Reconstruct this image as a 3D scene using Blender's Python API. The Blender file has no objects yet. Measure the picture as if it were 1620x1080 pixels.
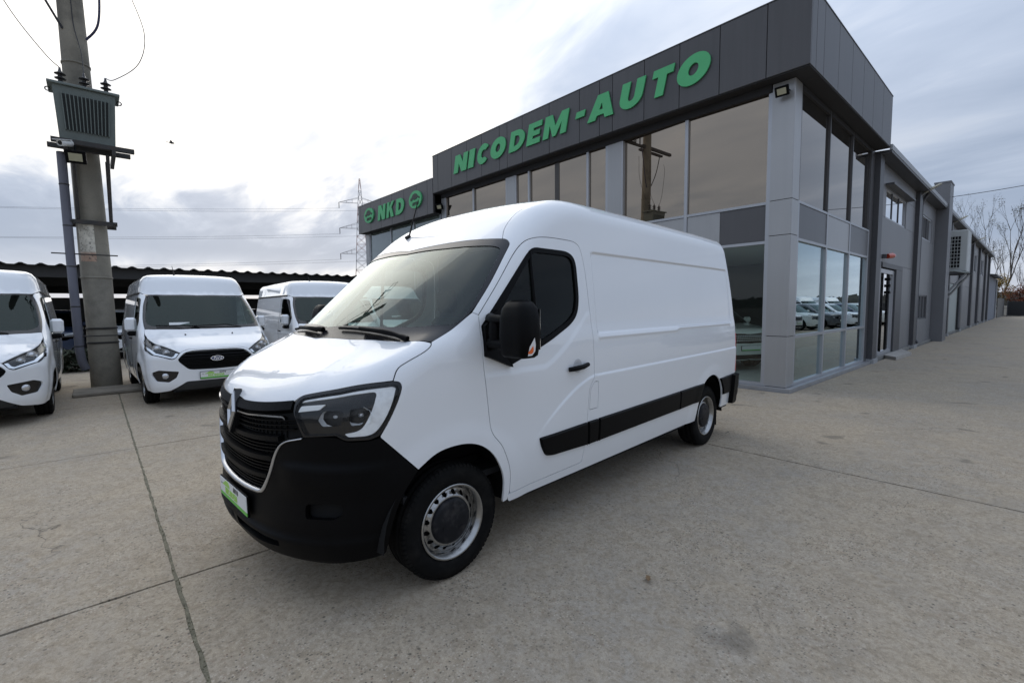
import bpy, math, random
import numpy as np
from mathutils import Vector, Matrix
from mathutils.geometry import delaunay_2d_cdt, tessellate_polygon
R = math.radians
random.seed(7)
rng = np.random.default_rng(11)
SC = bpy.context.scene
COL = SC.collection

# ------------------------------------------------------------------ camera
CAM_H = 1.6127
cam = bpy.data.cameras.new('camera')
cam.sensor_width = 36.0
cam.lens = 36.0 * 740.96 / 1620.0
cam.clip_start = 0.05
cam.clip_end = 3000.0
cam_o = bpy.data.objects.new('camera', cam)
COL.objects.link(cam_o)
_y, _p, _r = R(48.2886), R(-4.2038), R(-0.5298)
_f = Vector((-math.sin(_y) * math.cos(_p), math.cos(_y) * math.cos(_p), math.sin(_p)))
_rt = Vector((math.cos(_y), math.sin(_y), 0.0))
_u = _rt.cross(_f)
_r2 = _rt * math.cos(_r) + _u * math.sin(_r)
_u2 = -_rt * math.sin(_r) + _u * math.cos(_r)
cam_o.matrix_world = Matrix(((_r2.x, _u2.x, -_f.x, 0), (_r2.y, _u2.y, -_f.y, 0), (_r2.z, _u2.z, -_f.z, CAM_H), (0, 0, 0, 1)))
SC.camera = cam_o

# ------------------------------------------------------------------ sky, sun, exposure
SUN_AZ = R(-73.0)      # measured from +Y towards +X
SUN_EL = R(26.0)
SUN_DIR = Vector((math.sin(SUN_AZ) * math.cos(SUN_EL), math.cos(SUN_AZ) * math.cos(SUN_EL), math.sin(SUN_EL)))
world = bpy.data.worlds.new('World')
SC.world = world
world.use_nodes = True


def build_world():
    nt = world.node_tree
    for n in list(nt.nodes):
        nt.nodes.remove(n)
    N = nt.nodes.new
    L = nt.links.new
    out = N('ShaderNodeOutputWorld')
    bg = N('ShaderNodeBackground')
    bg.inputs['Strength'].default_value = 0.1
    sky = N('ShaderNodeTexSky')
    sky.sky_type = 'NISHITA'
    sky.sun_disc = False
    sky.sun_elevation = SUN_EL
    sky.sun_rotation = SUN_AZ
    sky.air_density = 1.0
    sky.dust_density = 2.0
    tc = N('ShaderNodeTexCoord')
    sep = N('ShaderNodeSeparateXYZ')
    L(tc.outputs['Generated'], sep.inputs[0])

    def math_(op, a, b=None, clamp=False):
        m = N('ShaderNodeMath')
        m.operation = op
        m.use_clamp = clamp
        for i, v in enumerate((a, b)):
            if v is None:
                continue
            if isinstance(v, (int, float)):
                m.inputs[i].default_value = v
            else:
                L(v, m.inputs[i])
        return m.outputs[0]

    def mrange(v, a, b, c, d, smooth=True):
        m = N('ShaderNodeMapRange')
        if smooth:
            m.interpolation_type = 'SMOOTHSTEP'
        m.inputs['From Min'].default_value = a
        m.inputs['From Max'].default_value = b
        m.inputs['To Min'].default_value = c
        m.inputs['To Max'].default_value = d
        L(v, m.inputs['Value'])
        return m.outputs[0]
    zz = math_('MAXIMUM', sep.outputs['Z'], 0.0)
    den = math_('ADD', zz, 0.16)
    px = math_('DIVIDE', sep.outputs['X'], den)
    py = math_('DIVIDE', sep.outputs['Y'], den)
    cmb = N('ShaderNodeCombineXYZ')
    L(px, cmb.inputs[0])
    L(py, cmb.inputs[1])

    def noise(scale, detail, rough, stretch=(1, 1, 1), rot=0.0, off=(0, 0, 0), dist=0.0):
        mp = N('ShaderNodeMapping')
        mp.inputs['Scale'].default_value = stretch
        mp.inputs['Rotation'].default_value = (0, 0, rot)
        mp.inputs['Location'].default_value = off
        L(cmb.outputs[0], mp.inputs[0])
        n = N('ShaderNodeTexNoise')
        n.inputs['Scale'].default_value = scale
        n.inputs['Detail'].default_value = detail
        n.inputs['Roughness'].default_value = rough
        n.inputs['Distortion'].default_value = dist
        L(mp.outputs[0], n.inputs['Vector'])
        return n.outputs['Fac']
    big = noise(0.55, 5, 0.5, (1, 1.8, 1), 0.75, (3.1, 0.7, 0))
    fine = noise(1.5, 7, 0.55, (1, 2.4, 1), 0.75, (0.3, 4.7, 0), 0.4)
    # the deck thins round the hidden sun and lets light through; its edge is ragged
    dot = N('ShaderNodeVectorMath')
    dot.operation = 'DOT_PRODUCT'
    L(tc.outputs['Generated'], dot.inputs[0])
    dot.inputs[1].default_value = SUN_DIR
    rag = math_('ADD', math_('MULTIPLY', math_('SUBTRACT', big, 0.5), 0.42), math_('MULTIPLY', math_('SUBTRACT', fine, 0.5), 0.34))
    glow = mrange(math_('ADD', dot.outputs['Value'], rag), 0.80, 1.04, 0.0, 1.0)
    halo = mrange(dot.outputs['Value'], 0.2, 1.0, 0.0, 1.0)
    cl = math_('ADD', math_('MULTIPLY', big, 0.6), math_('MULTIPLY', fine, 0.4))
    cl = mrange(cl, 0.34, 0.66, 0.0, 1.0)
    thin = math_('ADD', math_('MULTIPLY', cl, 0.36), math_('ADD', math_('MULTIPLY', glow, 0.62), math_('MULTIPLY', halo, 0.28)), True)
    # low stratus bank above the horizon
    bank = math_('MULTIPLY', mrange(sep.outputs['Z'], 0.05, 0.11, 0.0, 1.0), mrange(math_('ADD', sep.outputs['Z'], math_('MULTIPLY', math_('SUBTRACT', fine, 0.5), 0.22)), 0.12, 0.25, 1.0, 0.0))
    thin = math_('MULTIPLY', thin, math_('SUBTRACT', 1.0, math_('MULTIPLY', bank, 0.92)))
    ramp = N('ShaderNodeValToRGB')
    L(thin, ramp.inputs[0])
    e = ramp.color_ramp.elements
    e[0].position = 0.0
    e[0].color = (4.1, 4.95, 6.5, 1)
    e[1].position = 1.0
    e[1].color = (13.6, 13.3, 12.7, 1)
    m1 = ramp.color_ramp.elements.new(0.30)
    m1.color = (5.7, 6.55, 8.1, 1)
    m2 = ramp.color_ramp.elements.new(0.60)
    m2.color = (8.9, 9.4, 10.3, 1)
    # towards the horizon the deck thins to a pale band
    hor = mrange(sep.outputs['Z'], 0.0, 0.11, 1.0, 0.0)
    mixh = N('ShaderNodeMix')
    mixh.data_type = 'RGBA'
    L(math_('MULTIPLY', hor, 0.55), mixh.inputs['Factor'])
    L(ramp.outputs['Color'], mixh.inputs['A'])
    mixh.inputs['B'].default_value = (8.2, 8.3, 8.8, 1)
    # an overcast deck is brighter overhead than low down
    zen = N('ShaderNodeVectorMath')
    zen.operation = 'SCALE'
    L(mixh.outputs['Result'], zen.inputs[0])
    L(mrange(sep.outputs['Z'], 0.25, 1.0, 1.0, 1.9, False), zen.inputs['Scale'])
    mix = N('ShaderNodeMix')
    mix.data_type = 'RGBA'
    mix.inputs['Factor'].default_value = 0.93
    L(sky.outputs['Color'], mix.inputs['A'])
    L(zen.outputs[0], mix.inputs['B'])
    L(mix.outputs['Result'], bg.inputs['Color'])
    L(bg.outputs[0], out.inputs['Surface'])


build_world()
sun = bpy.data.lights.new('sun', 'SUN')
sun.energy = 0.7
sun.angle = R(60.0)
sun.color = (1.0, 0.96, 0.9)
sun_o = bpy.data.objects.new('sun', sun)
COL.objects.link(sun_o)
sun_o.rotation_euler = (-SUN_DIR).to_track_quat('-Z', 'Y').to_euler()
sun_o.location = (-30, 30, 40)
SC.view_settings.view_transform = 'Standard'
SC.view_settings.look = 'None'
SC.view_settings.gamma = 1.0
SC.view_settings.use_curve_mapping = False
SC.view_settings.exposure = -0.14
SC.render.engine = 'CYCLES'
SC.cycles.max_bounces = 8
SC.cycles.transparent_max_bounces = 16
SC.cycles.use_denoising = True

# ------------------------------------------------------------------ materials
MATS = {}


def mat(name, col, rough=0.5, metal=0.0, coat=0.0, coat_rough=0.04, spec=0.5, var=0.0, vscale=3.0, bump=0.0, bscale=60.0,
        var2=0.0, v2scale=40.0, dirt=None, dirt_amt=0.0, dirt_scale=1.5, emit=0.0, objvar=0.0, streak=0.0):
    """Principled material with optional large-scale tone variation, fine grain and bump (object-independent world coords)."""
    if name in MATS:
        return MATS[name]
    m = bpy.data.materials.new(name)
    m.use_nodes = True
    nt = m.node_tree
    b = nt.nodes['Principled BSDF']
    b.inputs['Base Color'].default_value = (*col, 1)
    b.inputs['Roughness'].default_value = rough
    b.inputs['Metallic'].default_value = metal
    b.inputs['Coat Weight'].default_value = coat
    b.inputs['Coat Roughness'].default_value = coat_rough
    b.inputs['Specular IOR Level'].default_value = spec
    if emit:
        b.inputs['Emission Color'].default_value = (*col, 1)
        b.inputs['Emission Strength'].default_value = emit
    N = nt.nodes.new
    L = nt.links.new
    geo = None
    if var or var2 or bump or dirt or objvar or streak:
        geo = N('ShaderNodeTexCoord').outputs['Object']
    src = None
    if var or var2 or dirt or objvar or streak:
        rgb = N('ShaderNodeRGB')
        rgb.outputs[0].default_value = (*col, 1)
        src = rgb.outputs[0]
        for amt, sc, det in ((var, vscale, 4), (var2, v2scale, 3)):
            if not amt:
                continue
            n = N('ShaderNodeTexNoise')
            n.inputs['Scale'].default_value = sc
            n.inputs['Detail'].default_value = det
            L(geo, n.inputs['Vector'])
            mr = N('ShaderNodeMapRange')
            mr.inputs['From Min'].default_value = 0.25
            mr.inputs['From Max'].default_value = 0.75
            mr.inputs['To Min'].default_value = 1 - amt
            mr.inputs['To Max'].default_value = 1 + amt
            L(n.outputs['Fac'], mr.inputs['Value'])
            mx = N('ShaderNodeVectorMath')
            mx.operation = 'SCALE'
            L(src, mx.inputs[0])
            L(mr.outputs[0], mx.inputs['Scale'])
            src = mx.outputs[0]
        if objvar:
            oi = N('ShaderNodeObjectInfo')
            mr = N('ShaderNodeMapRange')
            mr.inputs['To Min'].default_value = 1 - objvar
            mr.inputs['To Max'].default_value = 1 + objvar
            L(oi.outputs['Random'], mr.inputs['Value'])
            mx = N('ShaderNodeVectorMath')
            mx.operation = 'SCALE'
            L(src, mx.inputs[0])
            L(mr.outputs[0], mx.inputs['Scale'])
            src = mx.outputs[0]
        if streak:
            # rain streaks: noise drawn out down the wall
            mp = N('ShaderNodeMapping')
            mp.inputs['Scale'].default_value = (7, 7, .35)
            L(geo, mp.inputs[0])
            n = N('ShaderNodeTexNoise')
            n.inputs['Scale'].default_value = 1.6
            n.inputs['Detail'].default_value = 5
            n.inputs['Roughness'].default_value = 0.6
            L(mp.outputs[0], n.inputs['Vector'])
            mr = N('ShaderNodeMapRange')
            mr.inputs['From Min'].default_value = 0.42
            mr.inputs['From Max'].default_value = 0.72
            mr.inputs['To Min'].default_value = 1.0 + streak * .3
            mr.inputs['To Max'].default_value = 1 - streak
            L(n.outputs['Fac'], mr.inputs['Value'])
            mx = N('ShaderNodeVectorMath')
            mx.operation = 'SCALE'
            L(src, mx.inputs[0])
            L(mr.outputs[0], mx.inputs['Scale'])
            src = mx.outputs[0]
        if dirt:
            n = N('ShaderNodeTexNoise')
            n.inputs['Scale'].default_value = dirt_scale
            n.inputs['Detail'].default_value = 6
            n.inputs['Roughness'].default_value = 0.65
            L(geo, n.inputs['Vector'])
            mr = N('ShaderNodeMapRange')
            mr.inputs['From Min'].default_value = 0.48
            mr.inputs['From Max'].default_value = 0.72
            mr.inputs['To Max'].default_value = dirt_amt
            L(n.outputs['Fac'], mr.inputs['Value'])
            mx = N('ShaderNodeMix')
            mx.data_type = 'RGBA'
            L(mr.outputs[0], mx.inputs['Factor'])
            L(src, mx.inputs['A'])
            mx.inputs['B'].default_value = (*dirt, 1)
            src = mx.outputs['Result']
        L(src, b.inputs['Base Color'])
    if bump:
        n = N('ShaderNodeTexNoise')
        n.inputs['Scale'].default_value = bscale
        n.inputs['Detail'].default_value = 3
        L(geo, n.inputs['Vector'])
        bp = N('ShaderNodeBump')
        bp.inputs['Strength'].default_value = bump
        bp.inputs['Distance'].default_value = 0.01
        L(n.outputs['Fac'], bp.inputs['Height'])
        L(bp.outputs[0], b.inputs['Normal'])
    MATS[name] = m
    return m


def glass_mat(name, tint, ior=1.5, gain=1.6, wobble=0.0, body=None, body_amt=0.0, gloss_tint=(1, 1, 1), wscale=1.2):
    """Thin sheet glass: tinted transmission plus Fresnel reflection."""
    m = bpy.data.materials.new(name)
    m.use_nodes = True
    nt = m.node_tree
    for n in list(nt.nodes):
        nt.nodes.remove(n)
    N = nt.nodes.new
    L = nt.links.new
    out = N('ShaderNodeOutputMaterial')
    tr = N('ShaderNodeBsdfTransparent')
    tr.inputs[0].default_value = (*tint, 1)
    gl = N('ShaderNodeBsdfGlossy')
    gl.inputs['Color'].default_value = (*gloss_tint, 1)
    gl.inputs['Roughness'].default_value = 0.0
    # Schlick reflectance, the same from either face of the sheet
    ge = N('ShaderNodeNewGeometry')
    dt = N('ShaderNodeVectorMath')
    dt.operation = 'DOT_PRODUCT'
    L(ge.outputs['Normal'], dt.inputs[0])
    L(ge.outputs['Incoming'], dt.inputs[1])

    def mt(op, a, b=None, clamp=False):
        k = N('ShaderNodeMath')
        k.operation = op
        k.use_clamp = clamp
        for i, q in enumerate((a, b)):
            if q is None:
                continue
            if isinstance(q, (int, float)):
                k.inputs[i].default_value = q
            else:
                L(q, k.inputs[i])
        return k.outputs[0]
    f0 = ((ior - 1) / (ior + 1)) ** 2
    pw = mt('POWER', mt('SUBTRACT', 1.0, mt('ABSOLUTE', dt.outputs['Value']), True), 5.0)
    fr = mt('ADD', mt('MULTIPLY', pw, 1 - f0), f0)
    mu = type('o', (), {})()
    mu.outputs = [mt('MULTIPLY', fr, gain, True)]
    base = tr.outputs[0]
    if body:
        df = N('ShaderNodeBsdfDiffuse')
        df.inputs[0].default_value = (*body, 1)
        mb = N('ShaderNodeMixShader')
        mb.inputs[0].default_value = body_amt
        L(base, mb.inputs[1])
        L(df.outputs[0], mb.inputs[2])
        base = mb.outputs[0]
    mix = N('ShaderNodeMixShader')
    L(mu.outputs[0], mix.inputs[0])
    L(base, mix.inputs[1])
    L(gl.outputs[0], mix.inputs[2])
    if wobble:
        tc = N('ShaderNodeTexCoord')
        n = N('ShaderNodeTexNoise')
        n.inputs['Scale'].default_value = wscale
        n.inputs['Detail'].default_value = 1
        L(tc.outputs['Object'], n.inputs['Vector'])
        bp = N('ShaderNodeBump')
        bp.inputs['Strength'].default_value = wobble
        bp.inputs['Distance'].default_value = 0.05
        L(n.outputs['Fac'], bp.inputs['Height'])
        L(bp.outputs[0], gl.inputs['Normal'])
    L(mix.outputs[0], out.inputs['Surface'])
    MATS[name] = m
    return m


M_WHITE = mat('van_paint_white', (0.80, 0.815, 0.83), 0.42, coat=1.0, coat_rough=0.03, var=0.012, vscale=1.5)
M_BLACKPL = mat('black_plastic', (0.0025, 0.0025, 0.0029), 0.46, spec=0.10, var=0.25, vscale=5, bump=0.15, bscale=350)
M_BLACKGL = mat('black_gloss', (0.012, 0.012, 0.013), 0.12, spec=0.5)
M_RUBBER = mat('rubber', (0.0055, 0.0055, 0.0055), 0.75, spec=0.12, var=0.3, vscale=14, dirt=(0.03, 0.027, 0.023), dirt_amt=0.3, dirt_scale=7)
M_STEEL = mat('wheel_steel', (0.38, 0.38, 0.375), 0.24, metal=0.95, var=0.10, vscale=20, dirt=(0.16, 0.14, 0.12), dirt_amt=0.4, dirt_scale=12)
M_HUB = mat('hub_plastic', (0.010, 0.0105, 0.013), 0.5, spec=0.2, var=0.25, vscale=14, dirt=(0.12, 0.11, 0.1), dirt_amt=0.25, dirt_scale=15)
M_CHROME = mat('chrome', (0.75, 0.76, 0.78), 0.08, metal=1.0)
M_SILVER = mat('satin_silver', (0.62, 0.63, 0.65), 0.28, metal=0.9)
M_DARK = mat('underbody', (0.012, 0.012, 0.012), 0.85, spec=0.2)
M_RED = mat('tail_red', (0.45, 0.015, 0.012), 0.15, coat=1.0)
M_AMBER = mat('amber_lens', (0.75, 0.13, 0.02), 0.15, coat=1.0)
M_CLEAR = mat('clear_lens', (0.75, 0.75, 0.74), 0.15, coat=1.0)
M_DRL = mat('light_guide', (0.86, 0.87, 0.88), 0.25, coat=1.0, var=0.12, vscale=30)
M_SEAT = mat('seat_fabric', (0.018, 0.018, 0.020), 0.9, var=0.2, vscale=20)
M_DASH = mat('dash_plastic', (0.02, 0.02, 0.022), 0.65)
M_GLASS = glass_mat('windscreen_glass', (0.62, 0.74, 0.68), gain=1.3, gloss_tint=(.93, 1.0, .97))
M_GLASS_SIDE = glass_mat('side_glass', (0.50, 0.57, 0.53), gain=0.55)
M_COVER = glass_mat('lamp_cover', (0.95, 0.96, 0.96), gain=0.45)
M_GREEN = mat('sign_green', (0.075, 0.44, 0.17), 0.55, var=0.06, vscale=2)
M_PLATEW = mat('plate_white', (0.72, 0.73, 0.72), 0.4)
M_PLATEG = mat('plate_green', (0.12, 0.50, 0.06), 0.4)
M_PLATEL = mat('plate_lime', (0.33, 0.62, 0.10), 0.4)
M_GREYINK = mat('plate_grey', (0.12, 0.12, 0.12), 0.5)


# ------------------------------------------------------------------ objects
def tag(o, label=None, cat=None, group=None, kind=None):
    if label:
        o['label'] = label
    if cat:
        o['category'] = cat
    if group:
        o['group'] = group
    if kind:
        o['kind'] = kind
    return o


def empty(name, loc=(0, 0, 0), rz=0.0, parent=None):
    o = bpy.data.objects.new(name, None)
    COL.objects.link(o)
    o.empty_display_size = 0.2
    o.location = loc
    o.rotation_euler = (0, 0, rz)
    o.parent = parent
    return o


def link_mesh(name, me, m, parent=None):
    o = bpy.data.objects.new(name, me)
    COL.objects.link(o)
    if m is not None:
        if isinstance(m, (list, tuple)):
            for k in m:
                me.materials.append(k)
        else:
            me.materials.append(m)
    o.parent = parent
    return o


def copy_tree(o, parent=None):
    c = o.copy()
    COL.objects.link(c)
    c.parent = parent
    for ch in CH(o):
        copy_tree(ch, c)
    return c


def CH(o):
    return [x for x in list(bpy.data.objects) if x.parent == o]


class MB:
    """Collects boxes, prisms, tubes and lathed shapes; build() links them as one mesh."""

    def __init__(self, off=(0, 0, 0)):
        self.v = []
        self.f = []
        self.sm = []
        self.off = Vector(off)

    def add(self, vs, fs, smooth=False):
        n = len(self.v)
        self.v += [Vector(p) - self.off for p in vs]
        for f in fs:
            self.f.append(tuple(i + n for i in f))
            self.sm.append(smooth)
        return self

    def box(self, a, b, mtx=None):
        (x0, y0, z0), (x1, y1, z1) = [[min(p, q) for p, q in zip(a, b)], [max(p, q) for p, q in zip(a, b)]]
        vs = [Vector(p) for p in ((x0, y0, z0), (x1, y0, z0), (x1, y1, z0), (x0, y1, z0), (x0, y0, z1), (x1, y0, z1), (x1, y1, z1), (x0, y1, z1))]
        if mtx is not None:
            vs = [mtx @ p for p in vs]
        return self.add(vs, [(0, 3, 2, 1), (4, 5, 6, 7), (0, 1, 5, 4), (1, 2, 6, 5), (2, 3, 7, 6), (3, 0, 4, 7)])

    def cbox(self, a, b, c=0.006):
        """box with chamfered vertical and horizontal edges"""
        (x0, y0, z0), (x1, y1, z1) = [[min(p, q) for p, q in zip(a, b)], [max(p, q) for p, q in zip(a, b)]]
        vs = []
        for (x, sx) in ((x0, 1), (x1, -1)):
            for (y, sy) in ((y0, 1), (y1, -1)):
                for (z, sz) in ((z0, 1), (z1, -1)):
                    vs += [(x, y + sy * c, z + sz * c), (x + sx * c, y, z + sz * c), (x + sx * c, y + sy * c, z)]

        def I(ix, iy, iz, k):
            return ((ix * 2 + iy) * 2 + iz) * 3 + k
        F = []
        F += [(I(0, 0, 0, 0), I(0, 0, 1, 0), I(0, 1, 1, 0), I(0, 1, 0, 0)), (I(1, 0, 0, 0), I(1, 1, 0, 0), I(1, 1, 1, 0), I(1, 0, 1, 0))]
        F += [(I(0, 0, 0, 1), I(1, 0, 0, 1), I(1, 0, 1, 1), I(0, 0, 1, 1)), (I(0, 1, 0, 1), I(0, 1, 1, 1), I(1, 1, 1, 1), I(1, 1, 0, 1))]
        F += [(I(0, 0, 0, 2), I(0, 1, 0, 2), I(1, 1, 0, 2), I(1, 0, 0, 2)), (I(0, 0, 1, 2), I(1, 0, 1, 2), I(1, 1, 1, 2), I(0, 1, 1, 2))]
        for i in (0, 1):
            for j in (0, 1):
                F.append((I(i, j, 0, 0), I(i, j, 0, 1), I(i, j, 1, 1), I(i, j, 1, 0)))
                F.append((I(i, 0, j, 0), I(i, 0, j, 2), I(i, 1, j, 2), I(i, 1, j, 0)))
                F.append((I(0, i, j, 1), I(0, i, j, 2), I(1, i, j, 2), I(1, i, j, 1)))
                for k in (0, 1):
                    F.append((I(i, j, k, 0), I(i, j, k, 1), I(i, j, k, 2)))
        return self.add(vs, F)

    def tube(self, pts, r, n=8, caps=True, smooth=True):
        pts = [Vector(p) for p in pts]
        rs = r if isinstance(r, (list, tuple)) else [r] * len(pts)
        vs = []
        fs = []
        up = None
        for i, p in enumerate(pts):
            d = (pts[min(i + 1, len(pts) - 1)] - pts[max(i - 1, 0)]).normalized()
            if up is None:
                up = Vector((0, 0, 1)) if abs(d.z) < 0.9 else Vector((1, 0, 0))
            a = d.cross(up)
            if a.length < 1e-6:
                a = d.orthogonal()
            a.normalize()
            b = a.cross(d).normalized()
            up = b
            for k in range(n):
                t = 2 * math.pi * k / n
                vs.append(p + (a * math.cos(t) + b * math.sin(t)) * rs[i])
        for i in range(len(pts) - 1):
            for k in range(n):
                q = i * n
                fs.append((q + k, q + (k + 1) % n, q + n + (k + 1) % n, q + n + k))
        self.add(vs, fs, smooth)
        if caps:
            m = (len(pts) - 1) * n
            self.add(vs[:n], [tuple(range(n))][::-1])
            self.add(vs[m:m + n], [tuple(reversed(range(n)))])
        return self

    def lathe(self, prof, mtx, n=32, smooth=True, closed=False):
        """prof: (r, h) pairs, spun about local z of mtx"""
        vs = []
        fs = []
        for (r, h) in prof:
            for k in range(n):
                t = 2 * math.pi * k / n
                vs.append(mtx @ Vector((r * math.cos(t), r * math.sin(t), h)))
        m = len(prof)
        rngp = range(m if closed else m - 1)
        for i in rngp:
            j = (i + 1) % m
            for k in range(n):
                fs.append((i * n + k, i * n + (k + 1) % n, j * n + (k + 1) % n, j * n + k))
        return self.add(vs, fs, smooth)

    def prism(self, loops, mtx, depth, bevel=0.0):
        """2D outline (plus holes) in local xy, extruded along local z by depth"""
        loops = [[Vector((p[0], p[1], 0)) for p in lp] for lp in loops]
        tri = tessellate_polygon(loops)
        flat = [p for lp in loops for p in lp]
        n = len(flat)
        top = [mtx @ Vector((p.x, p.y, depth)) for p in flat]
        bot = [mtx @ Vector((p.x, p.y, 0)) for p in flat]
        fs = []
        for t in tri:
            a, b, c = [flat[i] for i in t]
            s = (b - a).cross(c - a).z
            t = t if s > 0 else t[::-1]
            fs.append(tuple(t))
            fs.append(tuple(i + n for i in reversed(t)))
        self.add(top + bot, fs)
        k = 0
        for lp in loops:
            m = len(lp)
            area = sum(lp[i].x * lp[(i + 1) % m].y - lp[(i + 1) % m].x * lp[i].y for i in range(m))
            vs = top[k:k + m] + bot[k:k + m]
            q = []
            for i in range(m):
                j = (i + 1) % m
                q.append((i, i + m, j + m, j) if area > 0 else (i, j, j + m, i + m))
            if k > 0:
                q = [t for t in q]
            self.add(vs, q)
            k += m
        return self

    def mesh(self, name):
        me = bpy.data.meshes.new(name)
        me.from_pydata([tuple(p) for p in self.v], [], self.f)
        me.polygons.foreach_set('use_smooth', self.sm)
        me.validate()
        me.update()
        return me

    def build(self, name, m, parent=None):
        return link_mesh(name, self.mesh(name), m, parent)


def frame(o, x, y, z):
    """matrix with origin o and axes x, y, z"""
    x, y, z, o = Vector(x), Vector(y), Vector(z), Vector(o)
    return Matrix(((x.x, y.x, z.x, o.x), (x.y, y.y, z.y, o.y), (x.z, y.z, z.z, o.z), (0, 0, 0, 1)))


# ------------------------------------------------------------------ block lettering
def arc(cx, cy, rx, ry, a0, a1, n=20):
    return [(cx + rx * math.cos(R(a0 + (a1 - a0) * i / n)), cy + ry * math.sin(R(a0 + (a1 - a0) * i / n))) for i in range(n + 1)]


GLY = {
    'N': (.86, [[(0, 0), (.29, 0), (.29, .50), (.55, 0), (.86, 0), (.86, 1), (.57, 1), (.57, .50), (.31, 1), (0, 1)]]),
    'I': (.28, [[(0, 0), (.28, 0), (.28, 1), (0, 1)]]),
    'O': (.95, [arc(.475, .5, .475, .53, 0, 360, 40)[:-1], arc(.475, .5, .145, .205, 0, 360, 24)[:-1]]),
    'C': (.84, [arc(.475, .5, .475, .53, 38, 322, 30) + arc(.50, .5, .185, .21, 305, 55, 16)]),
    'D': (.86, [[(0, 0), (.36, 0)] + arc(.36, .5, .50, .5, -90, 90, 22)[1:-1] + [(.36, 1), (0, 1)],
                [(.27, .26), (.27, .74), (.36, .74)] + arc(.36, .5, .22, .24, 90, -90, 12)[1:-1] + [(.36, .26)]]),
    'E': (.66, [[(0, 0), (.66, 0), (.66, .25), (.28, .25), (.28, .385), (.60, .385), (.60, .615), (.28, .615), (.28, .75), (.66, .75), (.66, 1), (0, 1)]]),
    'M': (1.08, [[(0, 0), (.26, 0), (.26, .56), (.47, 0), (.61, 0), (.82, .56), (.82, 0), (1.08, 0), (1.08, 1), (.76, 1), (.54, .45), (.32, 1), (0, 1)]]),
    'A': (.95, [[(0, 0), (.30, 0), (.35, .17), (.60, .17), (.65, 0), (.95, 0), (.66, 1), (.29, 1)], [(.41, .38), (.475, .66), (.54, .38)]]),
    'U': (.86, [[(0, 1), (0, .40)] + arc(.43, .40, .43, .43, 180, 360, 20)[1:-1] + [(.86, .40), (.86, 1), (.55, 1), (.55, .40)] + arc(.43, .40, .12, .15, 360, 180, 10)[1:-1] + [(.31, .40), (.31, 1)]]),
    'T': (.78, [[(.23, 0), (.55, 0), (.55, .72), (.78, .72), (.78, 1), (0, 1), (0, .72), (.23, .72)]]),
    'K': (.90, [[(0, 0), (.28, 0), (.28, .36), (.36, .46), (.57, 0), (.90, 0), (.56, .64), (.86, 1), (.54, 1), (.28, .66), (.28, 1), (0, 1)]]),
    '-': (.42, [[(0, 0), (.42, 0), (.42, .27), (0, .27)]]),
}


def glyph(ch, w=None, h=1.0, shear=0.25):
    gw, loops = GLY[ch]
    sx = (w / gw) if w else h
    return [[(p[0] * sx + p[1] * h * shear, p[1] * h) for p in lp] for lp in loops]


def write(mb, text, mtx, h, depth, shear=0.0, gap=0.12, wscale=1.0):
    x = 0.0
    for ch in text:
        if ch == ' ':
            x += h * 0.4
            continue
        gw, _ = GLY[ch]
        loops = glyph(ch, gw * h * wscale, h, shear)
        mb.prism([[(p[0] + x, p[1]) for p in lp] for lp in loops], mtx, depth)
        x += gw * h * wscale + gap * h
    return x

# ------------------------------------------------------------------ vehicle skins: panels cut from a smooth implicit body
def smax(a, b, k):
    h = np.clip(0.5 + 0.5 * (a - b) / k, 0, 1)
    return b * (1 - h) + a * h + k * h * (1 - h)


def smin(a, b, k):
    return -smax(-a, -b, k)


def sstep(a, b, x):
    t = np.clip((x - a) / (b - a), 0, 1)
    return t * t * (3 - 2 * t)


def inside(poly, P):
    x, y = P[:, 0], P[:, 1]
    c = np.zeros(len(P), bool)
    a = poly
    b = np.roll(poly, -1, 0)
    for (x0, y0), (x1, y1) in zip(a, b):
        if y0 == y1:
            continue
        k = ((y0 > y) != (y1 > y)) & (x < (x1 - x0) * (y - y0) / (y1 - y0) + x0)
        c ^= k
    return c


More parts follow.
